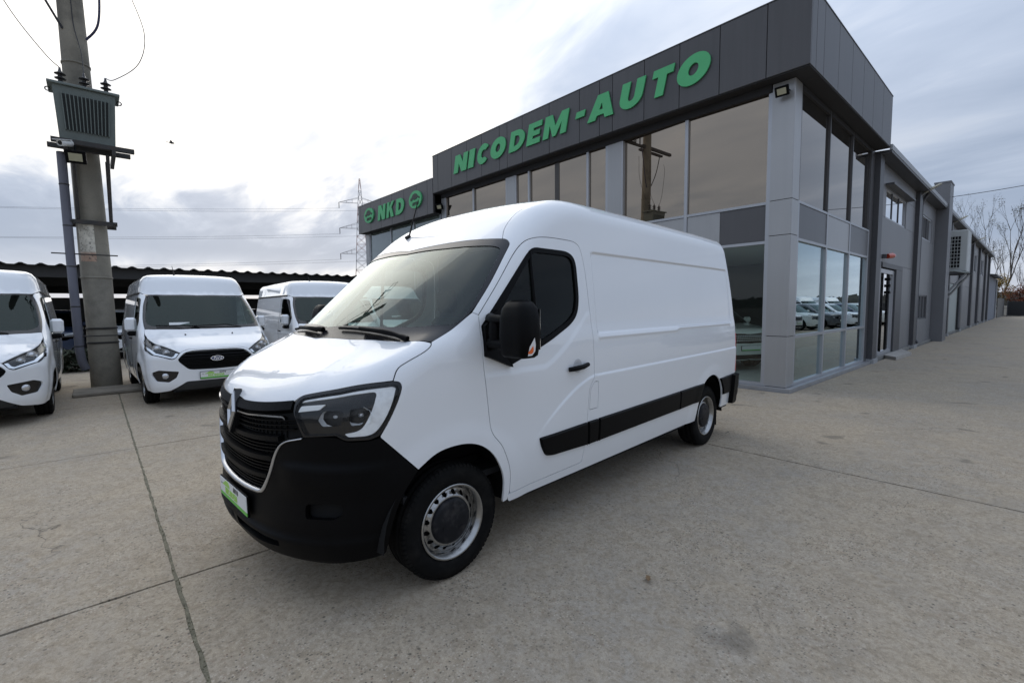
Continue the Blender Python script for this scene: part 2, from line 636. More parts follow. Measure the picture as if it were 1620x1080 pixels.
class Surf:
    def __init__(self, fn):
        self.fn = fn

    def f(self, P):
        return self.fn(P[:, 0], P[:, 1], P[:, 2])

    def grad(self, P, unit=True):
        e = 4e-4
        g = np.zeros_like(P)
        for i in range(3):
            d = np.zeros(3)
            d[i] = e
            g[:, i] = (self.f(P + d) - self.f(P - d)) / (2 * e)
        if unit:
            g /= np.maximum(np.linalg.norm(g, axis=1), 1e-9)[:, None]
        return g

    def snap(self, P):
        P = np.array(P, float).reshape(-1, 3).copy()
        for _ in range(12):
            g = self.grad(P, False)
            P -= (self.f(P) / np.maximum((g * g).sum(1), 1e-6))[:, None] * g * 0.8
        return P

    def along(self, P, d, hi, lo, steps=70):
        """outermost root going from P+hi*d towards P+lo*d"""
        d = np.asarray(d, float)
        ts = np.linspace(hi, lo, steps)
        t_out = np.full(len(P), lo)
        t_in = np.full(len(P), lo)
        done = np.zeros(len(P), bool)
        prev = ts[0]
        for t in ts[1:]:
            idx = np.where(~done)[0]
            if not len(idx):
                break
            v = self.f(P[idx] + d * t)
            k = idx[v <= 0]
            t_out[k] = prev
            t_in[k] = t
            done[k] = True
            prev = t
        for _ in range(14):
            m = (t_out + t_in) / 2
            v = self.f(P + d * m[:, None])
            t_in = np.where(v <= 0, m, t_in)
            t_out = np.where(v <= 0, t_out, m)
        return P + d * ((t_in + t_out) / 2)[:, None]

    def S(self, *xz):
        P = np.array([(x, 0.0, z) for x, z in xz])
        return [tuple(p) for p in self.along(P, (0, 1, 0), 1.4, 0.0, 140)]

    def F(self, *yz):
        P = np.array([(0.0, y, z) for y, z in yz])
        return [tuple(p) for p in self.along(P, (1, 0, 0), 1.3, -1.8, 200)]

    def T(self, *xy):
        P = np.array([(x, y, 0.0) for x, y in xy])
        return [tuple(p) for p in self.along(P, (0, 0, 1), 2.7, 0.3, 200)]


def rounded(pts, r=0.0, step=0.03, closed=True):
    """polyline with corners rounded by quadratic arcs; r scalar or per-point list"""
    pts = [np.array(p, float) for p in pts]
    n = len(pts)
    rs = r if isinstance(r, (list, tuple)) else [r] * n
    out = []
    for i in range(n):
        p = pts[i]
        if (not closed and i in (0, n - 1)) or rs[i] <= 0:
            out.append(p)
            continue
        a = pts[i - 1]
        b = pts[(i + 1) % n]
        la, lb = np.linalg.norm(a - p), np.linalg.norm(b - p)
        ra, rb = min(rs[i], la * 0.48), min(rs[i], lb * 0.48)
        p0 = p + (a - p) / la * ra
        p1 = p + (b - p) / lb * rb
        k = 6
        for j in range(k + 1):
            t = j / k
            out.append((1 - t) ** 2 * p0 + 2 * t * (1 - t) * p + t * t * p1)
    res = []
    m = len(out)
    for i in range(m if closed else m - 1):
        a, b = out[i], out[(i + 1) % m]
        l = np.linalg.norm(b - a)
        if l < 1e-5:
            continue
        k = max(1, int(math.ceil(l / step)))
        for j in range(k):
            res.append(a + (b - a) * j / k)
    if not closed:
        res.append(out[-1])
    return np.array(res)


def off2d(poly, d):
    """move a dense polygon inward by d"""
    area = 0.5 * np.sum(poly[:, 0] * np.roll(poly[:, 1], -1) - np.roll(poly[:, 0], -1) * poly[:, 1])
    s = 1 if area > 0 else -1
    t0 = poly - np.roll(poly, 1, 0)
    t1 = np.roll(poly, -1, 0) - poly

    def nrm(t):
        l = np.maximum(np.linalg.norm(t, axis=1), 1e-9)[:, None]
        return np.stack([-t[:, 1], t[:, 0]], 1) / l * s
    n = nrm(t0) + nrm(t1)
    l = np.maximum(np.linalg.norm(n, axis=1), 0.6)[:, None]
    return poly + n / l * d * np.minimum(2 / l, 1.5)


def panel(surf, outer, d, holes=(), res=0.05, off=0.0, gap=0.0025, flange=0.014, slant=0.0, half=False, step=0.03, hole_gap=0.0, extra=None):
    """Panel of the skin inside a 3D outline. Returns (verts, faces, normals)."""
    d = np.array(d, float)
    d /= np.linalg.norm(d)
    e1 = np.cross(d, (0, 0, 1.0)) if abs(d[2]) < 0.9 else np.cross(d, (0, 1.0, 0))
    e1 /= np.linalg.norm(e1)
    e2 = np.cross(d, e1)
    B = np.stack([e1, e2], 1)
    loops3 = [surf.snap(outer)] + [surf.snap(h) for h in holes]
    if half:
        for k in range(len(loops3)):
            o = np.array(outer if k == 0 else holes[k - 1], float)
            c = np.abs(o[:, 1]) < 2e-3
            loops3[k][c, 1] = 0.0
    loops2 = []
    base2 = []
    for k, lp in enumerate(loops3):
        p2 = lp @ B
        base2.append(p2)
        g = gap if k == 0 else -hole_gap
        q = off2d(p2, g + slant) if abs(g + slant) > 0 else p2.copy()
        if half:
            c = np.abs(lp[:, 1]) < 1e-3
            # keep the centre line on the centre plane
            q[c] = p2[c]
        loops2.append(q)
    tt = loops3[0] @ d
    for lp in loops3[1:]:
        tt = np.concatenate([tt, lp @ d])
    lo, hi = tt.min() - 0.12, tt.max() + 0.28
    allb = np.concatenate(loops2)
    mn, mx = allb.min(0), allb.max(0)
    nx, ny = int((mx[0] - mn[0]) / res) + 1, int((mx[1] - mn[1]) / res) + 1
    gx, gy = np.meshgrid(mn[0] + (np.arange(nx) + 0.5) * res, mn[1] + (np.arange(ny) + 0.5) * res)
    gx[1::2] += res * 0.5
    G = np.stack([gx.ravel(), gy.ravel()], 1)
    keep = inside(loops2[0], G)
    for h in loops2[1:]:
        keep &= ~inside(h, G)
    G = G[keep]
    if len(G):
        md = np.full(len(G), 9.0)
        for s in range(0, len(G), 3000):
            dd = G[s:s + 3000, None, :] - allb[None]
            md[s:s + 3000] = np.sqrt((dd ** 2).sum(2).min(1))
        G = G[md > min(res * 0.45, 0.03)]
    if extra is not None:
        E2 = np.asarray(extra, float) @ B
        kp = inside(loops2[0], E2)
        for h in loops2[1:]:
            kp &= ~inside(h, E2)
        E2 = E2[kp]
        md = np.sqrt(((E2[:, None, :] - allb[None]) ** 2).sum(2).min(1))
        E2 = E2[md > 0.004]
        if len(G) and len(E2):
            md = np.full(len(G), 9.0)
            for s in range(0, len(G), 1500):
                dd = G[s:s + 1500, None, :] - E2[None]
                md[s:s + 1500] = (dd ** 2).sum(2).min(1)
            G = G[md > 0.020 ** 2]
        G = np.concatenate([G, E2])
    V2 = np.concatenate([allb, G])
    edges = []
    k = 0
    for lp in loops2:
        m = len(lp)
        edges += [(k + i, k + (i + 1) % m) for i in range(m)]
        k += m
    r = delaunay_2d_cdt([Vector(p) for p in V2], edges, [], 0, 1e-6)
    vo = np.array([tuple(p) for p in r[0]])
    tri = np.array([t for t in r[2]])
    cen = vo[tri].mean(1)
    ok = inside(loops2[0], cen)
    for h in loops2[1:]:
        ok &= ~inside(h, cen)
    tri = tri[ok]
    P = vo @ B.T
    P = surf.along(P, d, hi, lo, 90)
    if half:
        P[np.abs(P[:, 1]) < 2.5e-3, 1] = 0.0
    N = surf.grad(P)
    if half:
        c = np.abs(P[:, 1]) < 1e-6
        N[c, 1] = 0
    P = P + N * off
    V = [P]
    NN = [N]
    # outward orientation
    a, b, c = P[tri[:, 0]], P[tri[:, 1]], P[tri[:, 2]]
    fl = (np.cross(b - a, c - a) * (N[tri[:, 0]] + N[tri[:, 1]] + N[tri[:, 2]])).sum(1) < 0
    tri[fl] = tri[fl][:, ::-1]
    faces = [tuple(t) for t in tri.tolist()]
    if flange > 0:
        cnt = len(P)
        for k, (lp, b2) in enumerate(zip(loops2, base2)):
            m = len(lp)
            top = surf.along(lp @ B.T, d, hi, lo, 90)
            if half:
                c0 = np.abs(loops3[k][:, 1]) < 1e-3
                top[c0, 1] = 0
            nt = surf.grad(top)
            top = top + nt * off
            if slant:
                bot = surf.along(b2 @ B.T, d, hi, lo, 90)
                bot = bot + nt * (off - flange)
            else:
                bot = top - nt * flange
            tang = np.roll(top, -1, 0) - np.roll(top, 1, 0)
            fn = np.cross(tang, nt)
            cc = lp.mean(0)
            A = 0.5 * np.sum(lp[:, 0] * np.roll(lp[:, 1], -1) - np.roll(lp[:, 0], -1) * lp[:, 1])
            # outward of the material: away from the polygon for the rim, into the hole for holes
            probe = lp + (fn @ B) / np.maximum(np.linalg.norm(fn @ B, axis=1), 1e-9)[:, None] * 1e-4
            ins = inside(lp, probe).mean()
            want = ins < 0.5 if k == 0 else ins > 0.5
            if not want:
                fn = -fn
            fn = fn / np.maximum(np.linalg.norm(fn, axis=1), 1e-9)[:, None]
            if slant:
                fn = fn + nt * (slant / max(flange, 1e-3))
                fn /= np.linalg.norm(fn, axis=1)[:, None]
            V += [top, bot]
            NN += [fn, fn]
            for i in range(m):
                j = (i + 1) % m
                if half and abs(loops3[k][i, 1]) < 1e-3 and abs(loops3[k][j, 1]) < 1e-3:
                    continue
                q = (cnt + i, cnt + m + i, cnt + m + j, cnt + j)
                va = bot[i] - top[i]
                vb = top[j] - top[i]
                if np.dot(np.cross(va, bot[j] - top[i]), fn[i]) < 0:
                    q = q[::-1]
                faces.append(q)
            cnt += 2 * m
    V = np.concatenate(V)
    NN = np.concatenate(NN)
    if half:
        n = len(V)
        V = np.concatenate([V, V * (1, -1, 1)])
        NN = np.concatenate([NN, NN * (1, -1, 1)])
        faces = faces + [tuple(i + n for i in reversed(t)) for t in faces]
    return V, faces, NN


def emit(name, data, m, parent=None, mirror=False):
    V, F, NN = data
    if mirror:
        V = V * (1, -1, 1)
        NN = NN * (1, -1, 1)
        F = [tuple(reversed(t)) for t in F]
    me = bpy.data.meshes.new(name)
    me.from_pydata(V.tolist(), [], F)
    me.polygons.foreach_set('use_smooth', [True] * len(F))
    me.update()
    me.normals_split_custom_set_from_vertices([tuple(n) for n in NN])
    return link_mesh(name, me, m, parent)


def both(name, data, m, parent, mp=None):
    """the left part and its mirror image"""
    return emit(name, data, m, parent), emit(name, data, m, mp or parent, True)


def ribbon(surf, pts, w, h, off=0.0, up=(0, 0, 1)):
    """bar of rectangular section laid along points on the skin; returns (verts, faces) with w across (along up), h proud"""
    P = surf.snap(pts)
    N = surf.grad(P)
    up = np.array(up, float)
    vs = []
    fs = []
    for p, n in zip(P, N):
        a = up - n * np.dot(up, n)
        a /= np.linalg.norm(a)
        for s, o in ((-1, -h), (-1, 0), (1, 0), (1, -h)):
            q = p + a * (w / 2) * s * (0.75 if o == 0 else 1.0) + n * (off + o)
            vs.append(tuple(q))
    m = len(P)
    for i in range(m - 1):
        for k in range(4):
            fs.append((i * 4 + k, i * 4 + (k + 1) % 4, i * 4 + 4 + (k + 1) % 4, i * 4 + 4 + k))
    fs += [(0, 1, 2, 3), (m * 4 - 1, m * 4 - 2, m * 4 - 3, m * 4 - 4)]
    return vs, fs


# ------------------------------------------------------------------ wheels
def rim_disc(mb, R0, holes, hr, hc, z_of, mtx, n=64):
    """steel disc with round holes, depth given by z_of(r)"""
    outer = np.array(arc(0, 0, R0, R0, 0, 360, n)[:-1])
    inner = np.array(arc(0, 0, R0 * 0.25, R0 * 0.25, 0, 360, 32)[:-1])
    loops = [outer, inner]
    for k in range(holes):
        a = 360.0 / holes * (k + .5)
        c = (hc * math.cos(R(a)), hc * math.sin(R(a)))
        loops.append(np.array(arc(c[0], c[1], hr, hr, 0, 360, 12)[:-1]))
    for rr in (0.35, 0.5, 0.62, 0.72, 0.84, 0.92):
        pass
    pts = []
    for rr in np.linspace(0.3, 0.97, 14):
        for k in range(48):
            t = 2 * math.pi * (k + (rr * 50 % 1)) / 48
            q = np.array([R0 * rr * math.cos(t), R0 * rr * math.sin(t)])
            if all(np.linalg.norm(q - lp.mean(0)) > hr * 1.08 for lp in loops[2:]):
                pts.append(q)
    V2 = np.concatenate(loops + [np.array(pts)])
    edges = []
    k = 0
    for lp in loops:
        m = len(lp)
        edges += [(k + i, k + (i + 1) % m) for i in range(m)]
        k += m
    r = delaunay_2d_cdt([Vector(p) for p in V2], edges, [], 0, 1e-6)
    vo = np.array([tuple(p) for p in r[0]])
    tri = np.array([t for t in r[2]])
    cen = vo[tri].mean(1)
    ok = inside(loops[0], cen)
    for h in loops[1:]:
        ok &= ~inside(h, cen)
    tri = tri[ok]
    rad = np.linalg.norm(vo, axis=1)
    vs = [mtx @ Vector((p[0], p[1], z_of(q))) for p, q in zip(vo, rad)]
    fs = []
    for t in tri:
        a, b, c = vo[t[0]], vo[t[1]], vo[t[2]]
        s = (b[0] - a[0]) * (c[1] - a[1]) - (b[1] - a[1]) * (c[0] - a[0])
        fs.append(tuple(t) if s > 0 else tuple(t[::-1]))
    mb.add(vs, fs, True)


def make_wheel(parent, loc, side, rad=0.345, width=0.22, rim=0.215, style='steel', steer=0.0):
    """local z of the wheel points outboard"""
    e = empty('wheel', loc, 0, parent)
    zx = Vector((math.sin(steer), side * math.cos(steer), 0))
    xx = Vector((math.cos(steer), -side * math.sin(steer), 0)) * side
    M = frame((0, 0, 0), xx, Vector((0, 0, 1)) if False else zx.cross(xx), zx)
    w = width / 2
    t = MB()
    prof = [(rim - .01, -w + .01), (rim, w - .035), (rim + .006, w - .012), (rim + .03, w - .002), (rim + (rad - rim) * .55, w + .006), (rad - .03, w - .004), (rad - .012, w - .016), (rad - .003, w - .032)]
    # tread with circumferential grooves
    for g in (0.055, 0.0, -0.055):
        prof += [(rad, g + .012), (rad - .008, g + .008), (rad - .008, g - .008), (rad, g - .012)]
    prof += [(rad - .003, -w + .03), (rad - .02, -w + .012), (rim + .03, -w), (rim - .01, -w + .01)]
    t.lathe(prof, M, 56)
    # shoulder lugs
    for k in range(70):
        a0 = 2 * math.pi * k / 70
        a1 = a0 + 2 * math.pi / 70 * .7
        vs = []
        for a in (a0, a1):
            for (rr, zz) in ((rad - .022, w - .006), (rad - .0075, w - .013), (rad + .0008, w - .034), (rad - .004, w - .046)):
                vs.append(M @ Vector((rr * math.cos(a), rr * math.sin(a), zz)))
        t.add(vs, [(0, 4, 5, 1), (1, 5, 6, 2), (2, 6, 7, 3), (0, 1, 2, 3), (7, 6, 5, 4)])
    t.build('tyre', M_RUBBER, e)
    r = MB()
    if style == 'steel':
        r.lathe([(rim + .010, w - .012), (rim + .012, w - .004), (rim + .004, w), (rim - .006, w - .006), (rim - .010, w - .022), (rim - .020, w - .030), (rim - .0225, w - .058)], M, 56)

        def zf(q):
            u = q / (rim - .03)
            return w - .040 - .020 * float(sstep(.74, .98, u)) + .008 * math.exp(-((u - .80) / .07) ** 2)
        rim_disc(r, rim - .022, 16, .0150, .166, zf, M)
        r.build('rim', M_STEEL, e)
        bk = MB()
        bk.lathe([(rim - .01, w - .075), (0.02, w - .085)], M, 32)
        bk.build('brake_disc', M_DARK, e)
        h = MB()
        h.lathe([(.137, w - .05), (.137, w - .030), (.131, w - .020), (.115, w - .014), (.06, w - .009), (.0005, w - .008)], M, 40)
        for k in range(3):
            a = R(120 * k + 20)
            c = Vector((.072 * math.cos(a), .072 * math.sin(a), 0))
            h.box((-.016, -.004, 0), (.016, .004, .003), M @ Matrix.Translation((c.x, c.y, w - .010)) @ Matrix.Rotation(a + .9, 4, 'Z'))
        h.build('hub_cap', M_HUB, e)
    else:
        r.lathe([(rim + .008, w - .01), (rim + .004, w), (rim - .01, w - .004), (rim - .02, w - .05), (rim - .03, -w + .05), (.03, -w + .04)], M, 40)
        for k in range(5):
            a = 2 * math.pi * k / 5 + .3
            m2 = M @ Matrix.Rotation(a, 4, 'Z')
            r.box((.03, -.028, w - .05), (rim - .01, .028, w - .018), m2)
        r.lathe([(.06, w - .05), (.06, w - .012), (.03, w - .008), (.0005, w - .008)], M, 20)
        r.build('rim', M_STEEL, e)
    return e


def make_plate(parent, c, xdir, n, w=0.52, h=0.112, name='number_plate', up=(0, 0, 1), full=True):
    """dealer plate: white with a green foot strip, a small car arch and the two words"""
    x = Vector(xdir).normalized()
    n = Vector(n).normalized()
    u = n.cross(x).normalized()
    M = frame(c, x, u, n)
    b = MB()
    b.cbox((-w / 2 - .006, -h / 2 - .006, -.012), (w / 2 + .006, h / 2 + .006, 0), .003)
    b.v = [M @ p for p in b.v]
    o = b.build(name, M_BLACKPL, parent)
    p = MB()
    p.box((-w / 2, -h / 2 + .022, 0), (w / 2, h / 2, .003), M)
    p.build('plate_face', M_PLATEW, o)
    g = MB()
    g.box((-w / 2, -h / 2, 0), (w / 2, -h / 2 + .0215, .0032), M)
    g.build('plate_strip', M_PLATEG, o)
    if full:
        t = MB()
        write(t, 'NICODEM', M @ Matrix.Translation((-w * .29, -h * .245, .003)), h * .36, .0015, 0.0, .10, .95)
        body = [(-.11, 0), (-.105, .012), (-.07, .02), (-.04, .038), (.0, .044), (.04, .04), (.07, .022), (.075, 0)]
        t.prism([[(a * .75 - w * .22, q * .80 + h * .17) for a, q in body]], M @ Matrix.Translation((0, 0, .003)), .0015)
        t.build('lettering', M_PLATEL, o)
        k = MB()
        write(k, 'AUTO', M @ Matrix.Translation((.015, h * .19, .003)), h * .26, .0015, 0.0, .12, .85)
        k.box((-w * .46, h * .17, .003), (-w * .40, h * .21, .0045), M)
        k.build('lettering', M_GREYINK, o)
    return o

# ------------------------------------------------------------------ the white panel van (x forward from the front axle, y to its left, z up)
def van_W(x, z):
    w = 1.032 - 0.045 * np.clip((0.75 - z) / 0.4, 0, 1.5) ** 2 - 0.085 * np.clip((z - 1.12) / 0.95, 0, 2) ** 1.5
    w = w - 0.055 * np.clip((x + 0.35) / 0.8, 0, 2) ** 2
    w = w - 0.02 * np.clip((-3.6 - x) / 0.9, 0, 1.5) ** 2
    cargo = sstep(-1.40, -1.43, x)
    rec = cargo * sstep(1.392, 1.415, z) * sstep(2.045, 2.022, z) * sstep(-4.29, -4.26, x)
    w = w - 0.012 * rec
    # narrow raised rib along the lower edge of the recess, stepping up towards the rear
    zr = 1.372 + 0.020 * sstep(-2.75, -2.85, x)
    w = w + 0.007 * cargo * sstep(-4.24, -4.2, x) * np.exp(-((z - zr) / 0.014) ** 2)
    zc = np.where(x > -1.36, 1.085 - 0.62 * np.clip(x + 1.36, 0, 1) ** 1.6, 1.085 + 0.004 * (-x - 1.36))
    fade = sstep(-0.55, -1.05, x)
    sl = np.sqrt(1 + (0.992 * np.clip(x + 1.36, 0, 1) ** 0.6) ** 2)
    w = w + fade * 0.009 * sstep(zc + 0.007 * sl, zc - 0.015 * sl, z) * sstep(zc - 0.40, zc - 0.02, z)
    # belt below the door glass rolls out a little
    dm = sstep(-0.1, -0.3, x) * sstep(-1.36, -1.30, x)
    zb = 1.20 + 0.28 * np.clip((-0.75 - x) / 0.45, 0, 1.2) ** 1.3
    w = w + 0.006 * dm * sstep(zb + 0.03, zb - 0.02, z) * sstep(zb - 0.4, zb, z)
    # pressed lips round the wheel arches
    for cx in (0.0, -3.68):
        rr = np.sqrt((x - cx) ** 2 + (z - 0.345) ** 2)
        w = w + 0.008 * sstep(0.62, 0.50, rr)
    return w


def van_f(x, y, z):
    ay = np.abs(y)
    side = ay - van_W(x, z)
    nx = 0.88 - 0.40 * ay ** 3.0 - 0.10 * np.clip((z - 0.98) / 0.3, 0, 2) ** 2 - 0.10 * np.clip((0.50 - z) / 0.3, 0, 1.2) ** 2 + 0.02 * np.clip((.6 - z) / .3, 0, 1)
    nx = nx + .020 * sstep(.435, .415, z) * sstep(.27, .30, z) + .012 * sstep(.815, .79, z) * sstep(.50, .64, ay) * sstep(.60, .72, z)
    t = 0.86 - x
    hz = 1.15 + 0.52 * t - 0.05 * np.clip(t, 0, 2) ** 2 - 0.07 * ay ** 2.5
    hz = hz + 0.010 * sstep(0.70, 0.56, ay) * sstep(0.0, 0.25, t)
    hz = smin(hz, 1.47 + 0 * x, 0.04)
    low = smax((x - nx) * 0.9, (z - hz) * 0.88, 0.10)
    low = smax(low, side, 0.12)
    zz = np.maximum(z, 1.33)
    wx = 0.36 - (zz - 1.43) * 1.13 - 0.10 * (zz - 1.43) ** 2 - 0.33 * ay ** 2.4 * (1 - .35 * np.clip((zz - 1.4) / .7, 0, 1.3))
    rz = 2.475 - 0.03 * np.clip((-1.2 - x) / 3.2, -1, 1) ** 2 - 0.05 * ay ** 2.5 - 0.03 * np.clip((x + 1.5), 0, 2) ** 1.5
    # shallow stiffening ribs along the roof
    rz = rz + 0.006 * sstep(-1.25, -1.4, x) * np.clip(np.cos(ay * 2 * np.pi / 0.36), 0, 1) * sstep(0.72, 0.66, ay)
    up = smax((x - wx) * 0.66, (z - rz) * 0.95, 0.22)
    up = smax(up, side, 0.16)
    b = smin(low, up, 0.045)
    rx = -4.50 + 0.16 * np.clip((z - 1.1) / 1.3, 0, 1.2) ** 1.8 + 0.03 * ay ** 3
    return smax(b, rx - x, 0.07)


def build_van():
    sf = Surf(van_f)
    S, Fp = sf.S, sf.F
    A = 86.22831
    root = empty('panel_van', (-3.21918, 1.46884, 0.0), R(-A))
    tag(root, 'large white panel van with black bumper and grille parked in front', 'van')
    # ---------------- outlines
    hl = [(.753, .619, 1.125), (.721, .636, 1.161), (.592, .817, 1.2), (.38, .966, 1.231), (.349, .979, 1.224), (.341, .985, 1.197), (.366, .986, 1.131), (.413, .978, 1.038),
          (.467, .961, .957), (.512, .94, .941), (.604, .877, .942), (.625, .858, .953), (.642, .841, .97), (.747, .692, .955), (.768, .631, 1.079)]
    HLo = rounded(hl, .012, .02)
    hood = [(.845, 0, 1.10), (.857, .204, 1.087), (.817, .441, 1.109), (.761, .602, 1.123), (.721, .636, 1.161), (.592, .817, 1.2), (.381, .965, 1.231), (.349, .952, 1.294), (.292, .96, 1.323),
            (.184, .974, 1.37), (.136, .968, 1.401), (.129, .958, 1.416), (.21, .838, 1.422), (.335, .438, 1.42), (.379, 0, 1.417)]
    o = emit('bonnet', panel(sf, rounded(hood, [0, .08, .08, .02, .03, .1, 0, .04, .06, .06, .02, .01, .05, .1, 0]), (.45, .15, .85), half=True, res=.035), M_WHITE, root)
    wsT = [(-.38, 0, 2.046), (-.424, .359, 2.071), (-.54, .807, 2.073), (-.571, .862, 2.066), (-.573, .894, 2.037), (-.335, .95, 1.763), (-.167, .968, 1.584), (-.011, .953, 1.481), (.125, .955, 1.425)]
    ws = wsT + [(.21, .838, 1.424), (.335, .438, 1.422), (.379, 0, 1.419)]
    wr = [0, .1, .05, .03, .03, .1, .1, .1, .02, .05, .1, 0]
    glass = [(-.352, 0, 2.02), (-.385, .43, 2.026), (-.48, .80, 2.02), (-.505, .866, 2.0), (-.482, .89, 1.974), (-.19, .945, 1.62), (-.085, .945, 1.53), (-.03, .93, 1.505), (.104, .788, 1.502), (.21, .55, 1.50), (.30, 0, 1.50)]
    GLo = rounded(glass, [0, .1, .04, .02, .04, .1, .05, .04, .05, .1, 0])
    # the black surround is a ring: outer edge then back along the glass edge
    ring = np.concatenate([rounded(ws, wr, closed=False), rounded(glass, [0, .1, .04, .02, .04, .1, .05, .04, .05, .1, 0], closed=False)[::-1]])
    o = emit('windscreen_surround', panel(sf, ring, (.7, .35, .6), half=True, res=.03, gap=.0012, off=-.002, flange=.006), mat('frit_black', (.012, .012, .014), .22), root)
    emit('windscreen', panel(sf, GLo, (.75, .1, .65), half=True, res=.05, off=-.007, gap=-.004, flange=0), M_GLASS, root)

    # wing
    door_front = S((-.19, 1.453), (-.19, 1.31), (-.197, 1.181), (-.24, .841), (-.327, .755), (-.41, .572), (-.416, .414))
    arch_r = S((-.365, .36), (-.356, .541), (-.25, .73), (-.083, .825), (.134, .818), (.267, .737))
    wing = [(.381, .965, 1.231), (.349, .952, 1.294), (.292, .96, 1.323), (.184, .974, 1.37), (.136, .968, 1.401), (.129, .958, 1.416), (.125, .955, 1.425), (-.011, .953, 1.481), (-.167, .968, 1.584), (-.201, .986, 1.567)]
    wing += door_front + S((-.405, .365)) + arch_r + [(.466, .961, .95), (.413, .978, 1.038), (.366, .986, 1.131), (.341, .985, 1.197), (.349, .979, 1.224)]
    rw = [0, .04, .06, .06, .02, 0, 0, .1, 0, 0] + [.1, .1, .1, .06, .06, .08, .01] + [0] + [0, .08, .12, .12, .12, 0] + [.01, .1, .1, .02, .012]
    both('front_wing', panel(sf, rounded(wing, rw), (.2, 1, .25), res=.035), M_WHITE, root)

    # roof
    seam = [(-.556, .836, 2.0705), (-.625, .785, 2.125), (-.72, .757, 2.23), (-.834, .75, 2.314), (-.93, .757, 2.36), (-1.1, .80, 2.40), (-1.3, .83, 2.40), (-4.15, .83, 2.375), (-4.31, .80, 2.33)]
    roof = wsT[:3] + seam + [(-4.335, 0, 2.35)]
    rrf = [0, .1, .0] + [.0, .05, .1, .1, .1, .15, .15, .1, .06] + [0]
    ro = emit('roof', panel(sf, rounded(roof, rrf, step=.05), (.12, .15, 1), half=True, res=.055, gap=.0007), M_WHITE, root)
    # body side with the door opening
    rear = S((-4.30, 2.22), (-4.365, 1.9), (-4.415, 1.5), (-4.44, 1.12), (-4.445, .76), (-4.43, .40))
    archb = S((-3.985, .40), (-3.99, .52), (-3.92, .68), (-3.83, .775), (-3.70, .83), (-3.56, .825), (-3.43, .77), (-3.34, .66), (-3.30, .54), (-3.285, .36))
    sill = S((-1.2, .35), (-.42, .345), (-.40, .395))
    door_bot = S((-.43, .405), (-1.215, .415))
    door_rear = S((-1.25, .80), (-1.262, .98), (-1.30, 1.035), (-1.337, 1.07), (-1.337, 1.3), (-1.33, 1.55), (-1.31, 1.91), (-1.275, 2.07), (-1.20, 2.102))
    door_top = [(-.92, .937, 2.105), (-.761, .937, 2.089), (-.663, .926, 2.054), (-.567, .933, 1.973), (-.383, .966, 1.764), (-.201, .986, 1.567)]
    side = [(-.201, .986, 1.567), (-.167, .968, 1.584), (-.335, .95, 1.763), (-.573, .894, 2.037), (-.571, .862, 2.066)] + seam + rear + archb + sill + door_bot + door_rear + door_top[:-1]
    rs = [0, 0, .1, .03, .015] + [.0, .05, .1, .1, .1, .15, .15, .1, .05] + [.1, .1, .1, .1, .1, .02] + [0, .08, .1, .1, .12, .12, .1, .1, .08, 0] + [.3, .02, 0] + [0, .02] + [.1, .03, .02, .04, .1, .1, .1, .06, .06] + [.1, .1, .1, .1, .1]
    flap = rounded(S((-1.268, .818), (-1.385, .818), (-1.388, 1.03), (-1.335, 1.035), (-1.277, .985)), [.012, .012, .015, .02, .03], .015)
    def zc_(x):
        return 1.085 - 0.62 * max(0, x + 1.36) ** 1.6 if x > -1.36 else 1.085 + 0.004 * (-x - 1.36)

    def zr_(x):
        return 1.372 + 0.020 * float(sstep(-2.75, -2.85, x))

    def zb_(x):
        return 1.20 + 0.28 * min(1.2, max(0, (-0.75 - x) / 0.45)) ** 1.3
    OF = (-.026, -.019, -.013, -.0075, -.0025, .0025, .0075, .013, .019, .026)
    ex = []
    for x in np.arange(-4.42, -1.35, .035):
        ex += [(x, zc_(x) + q) for q in OF]
        if x < -1.38:
            ex += [(x, 2.033 + q) for q in OF]
            ex += [(x, zr_(x) + q) for q in OF]
            ex += [(x, 1.403 + q + .012) for q in OF]
    for z in np.arange(1.36, 2.06, .035):
        ex += [(-1.415 + q, z) for q in OF] + [(-4.275 + q, z) for q in OF] + [(-4.22 + q, z) for q in OF[::2] if z < 1.42]
    both('body_side', panel(sf, rounded(side, rs), (.08, 1, .3), holes=[flap], res=.028, hole_gap=0, gap=.002, extra=S(*ex)), M_WHITE, root)
    exd = []
    for x in np.arange(-1.35, -.5, .014):
        sl = math.sqrt(1 + (0.992 * max(0, x + 1.36) ** .6) ** 2)
        exd += [(x, zc_(x) + q * sl) for q in OF] + [(x, zb_(x) + q * 1.4) for q in OF]
    both('fuel_flap', panel(sf, flap, (0, 1, 0), res=.04, gap=.0045, flange=.006), M_WHITE, root)
    # door
    dpts = door_front[::-1] + [(-.201, .986, 1.567)] + door_top[::-1][1:] + door_rear[::-1] + door_bot[::-1]
    drr = [.02, .08, .06, .06, .1, .1, .1] + [.0] + [.1, .1, .1, .1, .1] + [.06, .06, .1, .1, .1, .04, .02, .03, .1] + [.03, 0.02]
    win = S((-.205, 1.50), (-.66, 1.965), (-.73, 2.02), (-1.12, 2.02), (-1.203, 1.965), (-1.203, 1.63), (-1.13, 1.50), (-.80, 1.365), (-.42, 1.243), (-.20, 1.318))
    WIN = rounded(win, [.01, .06, .05, .08, .08, .12, .12, .1, .02, .01], .025)
    ddata = panel(sf, rounded(dpts, drr), (.1, 1, .15), holes=[WIN], res=.03, gap=.003, extra=S(*exd))
    dl, dr = both('front_door', ddata, M_WHITE, root)
    wi = S((-.345, 1.56), (-.67, 1.925), (-.74, 1.985), (-1.115, 1.985), (-1.168, 1.945), (-1.168, 1.64), (-1.105, 1.53), (-.80, 1.405), (-.45, 1.30), (-.345, 1.28))
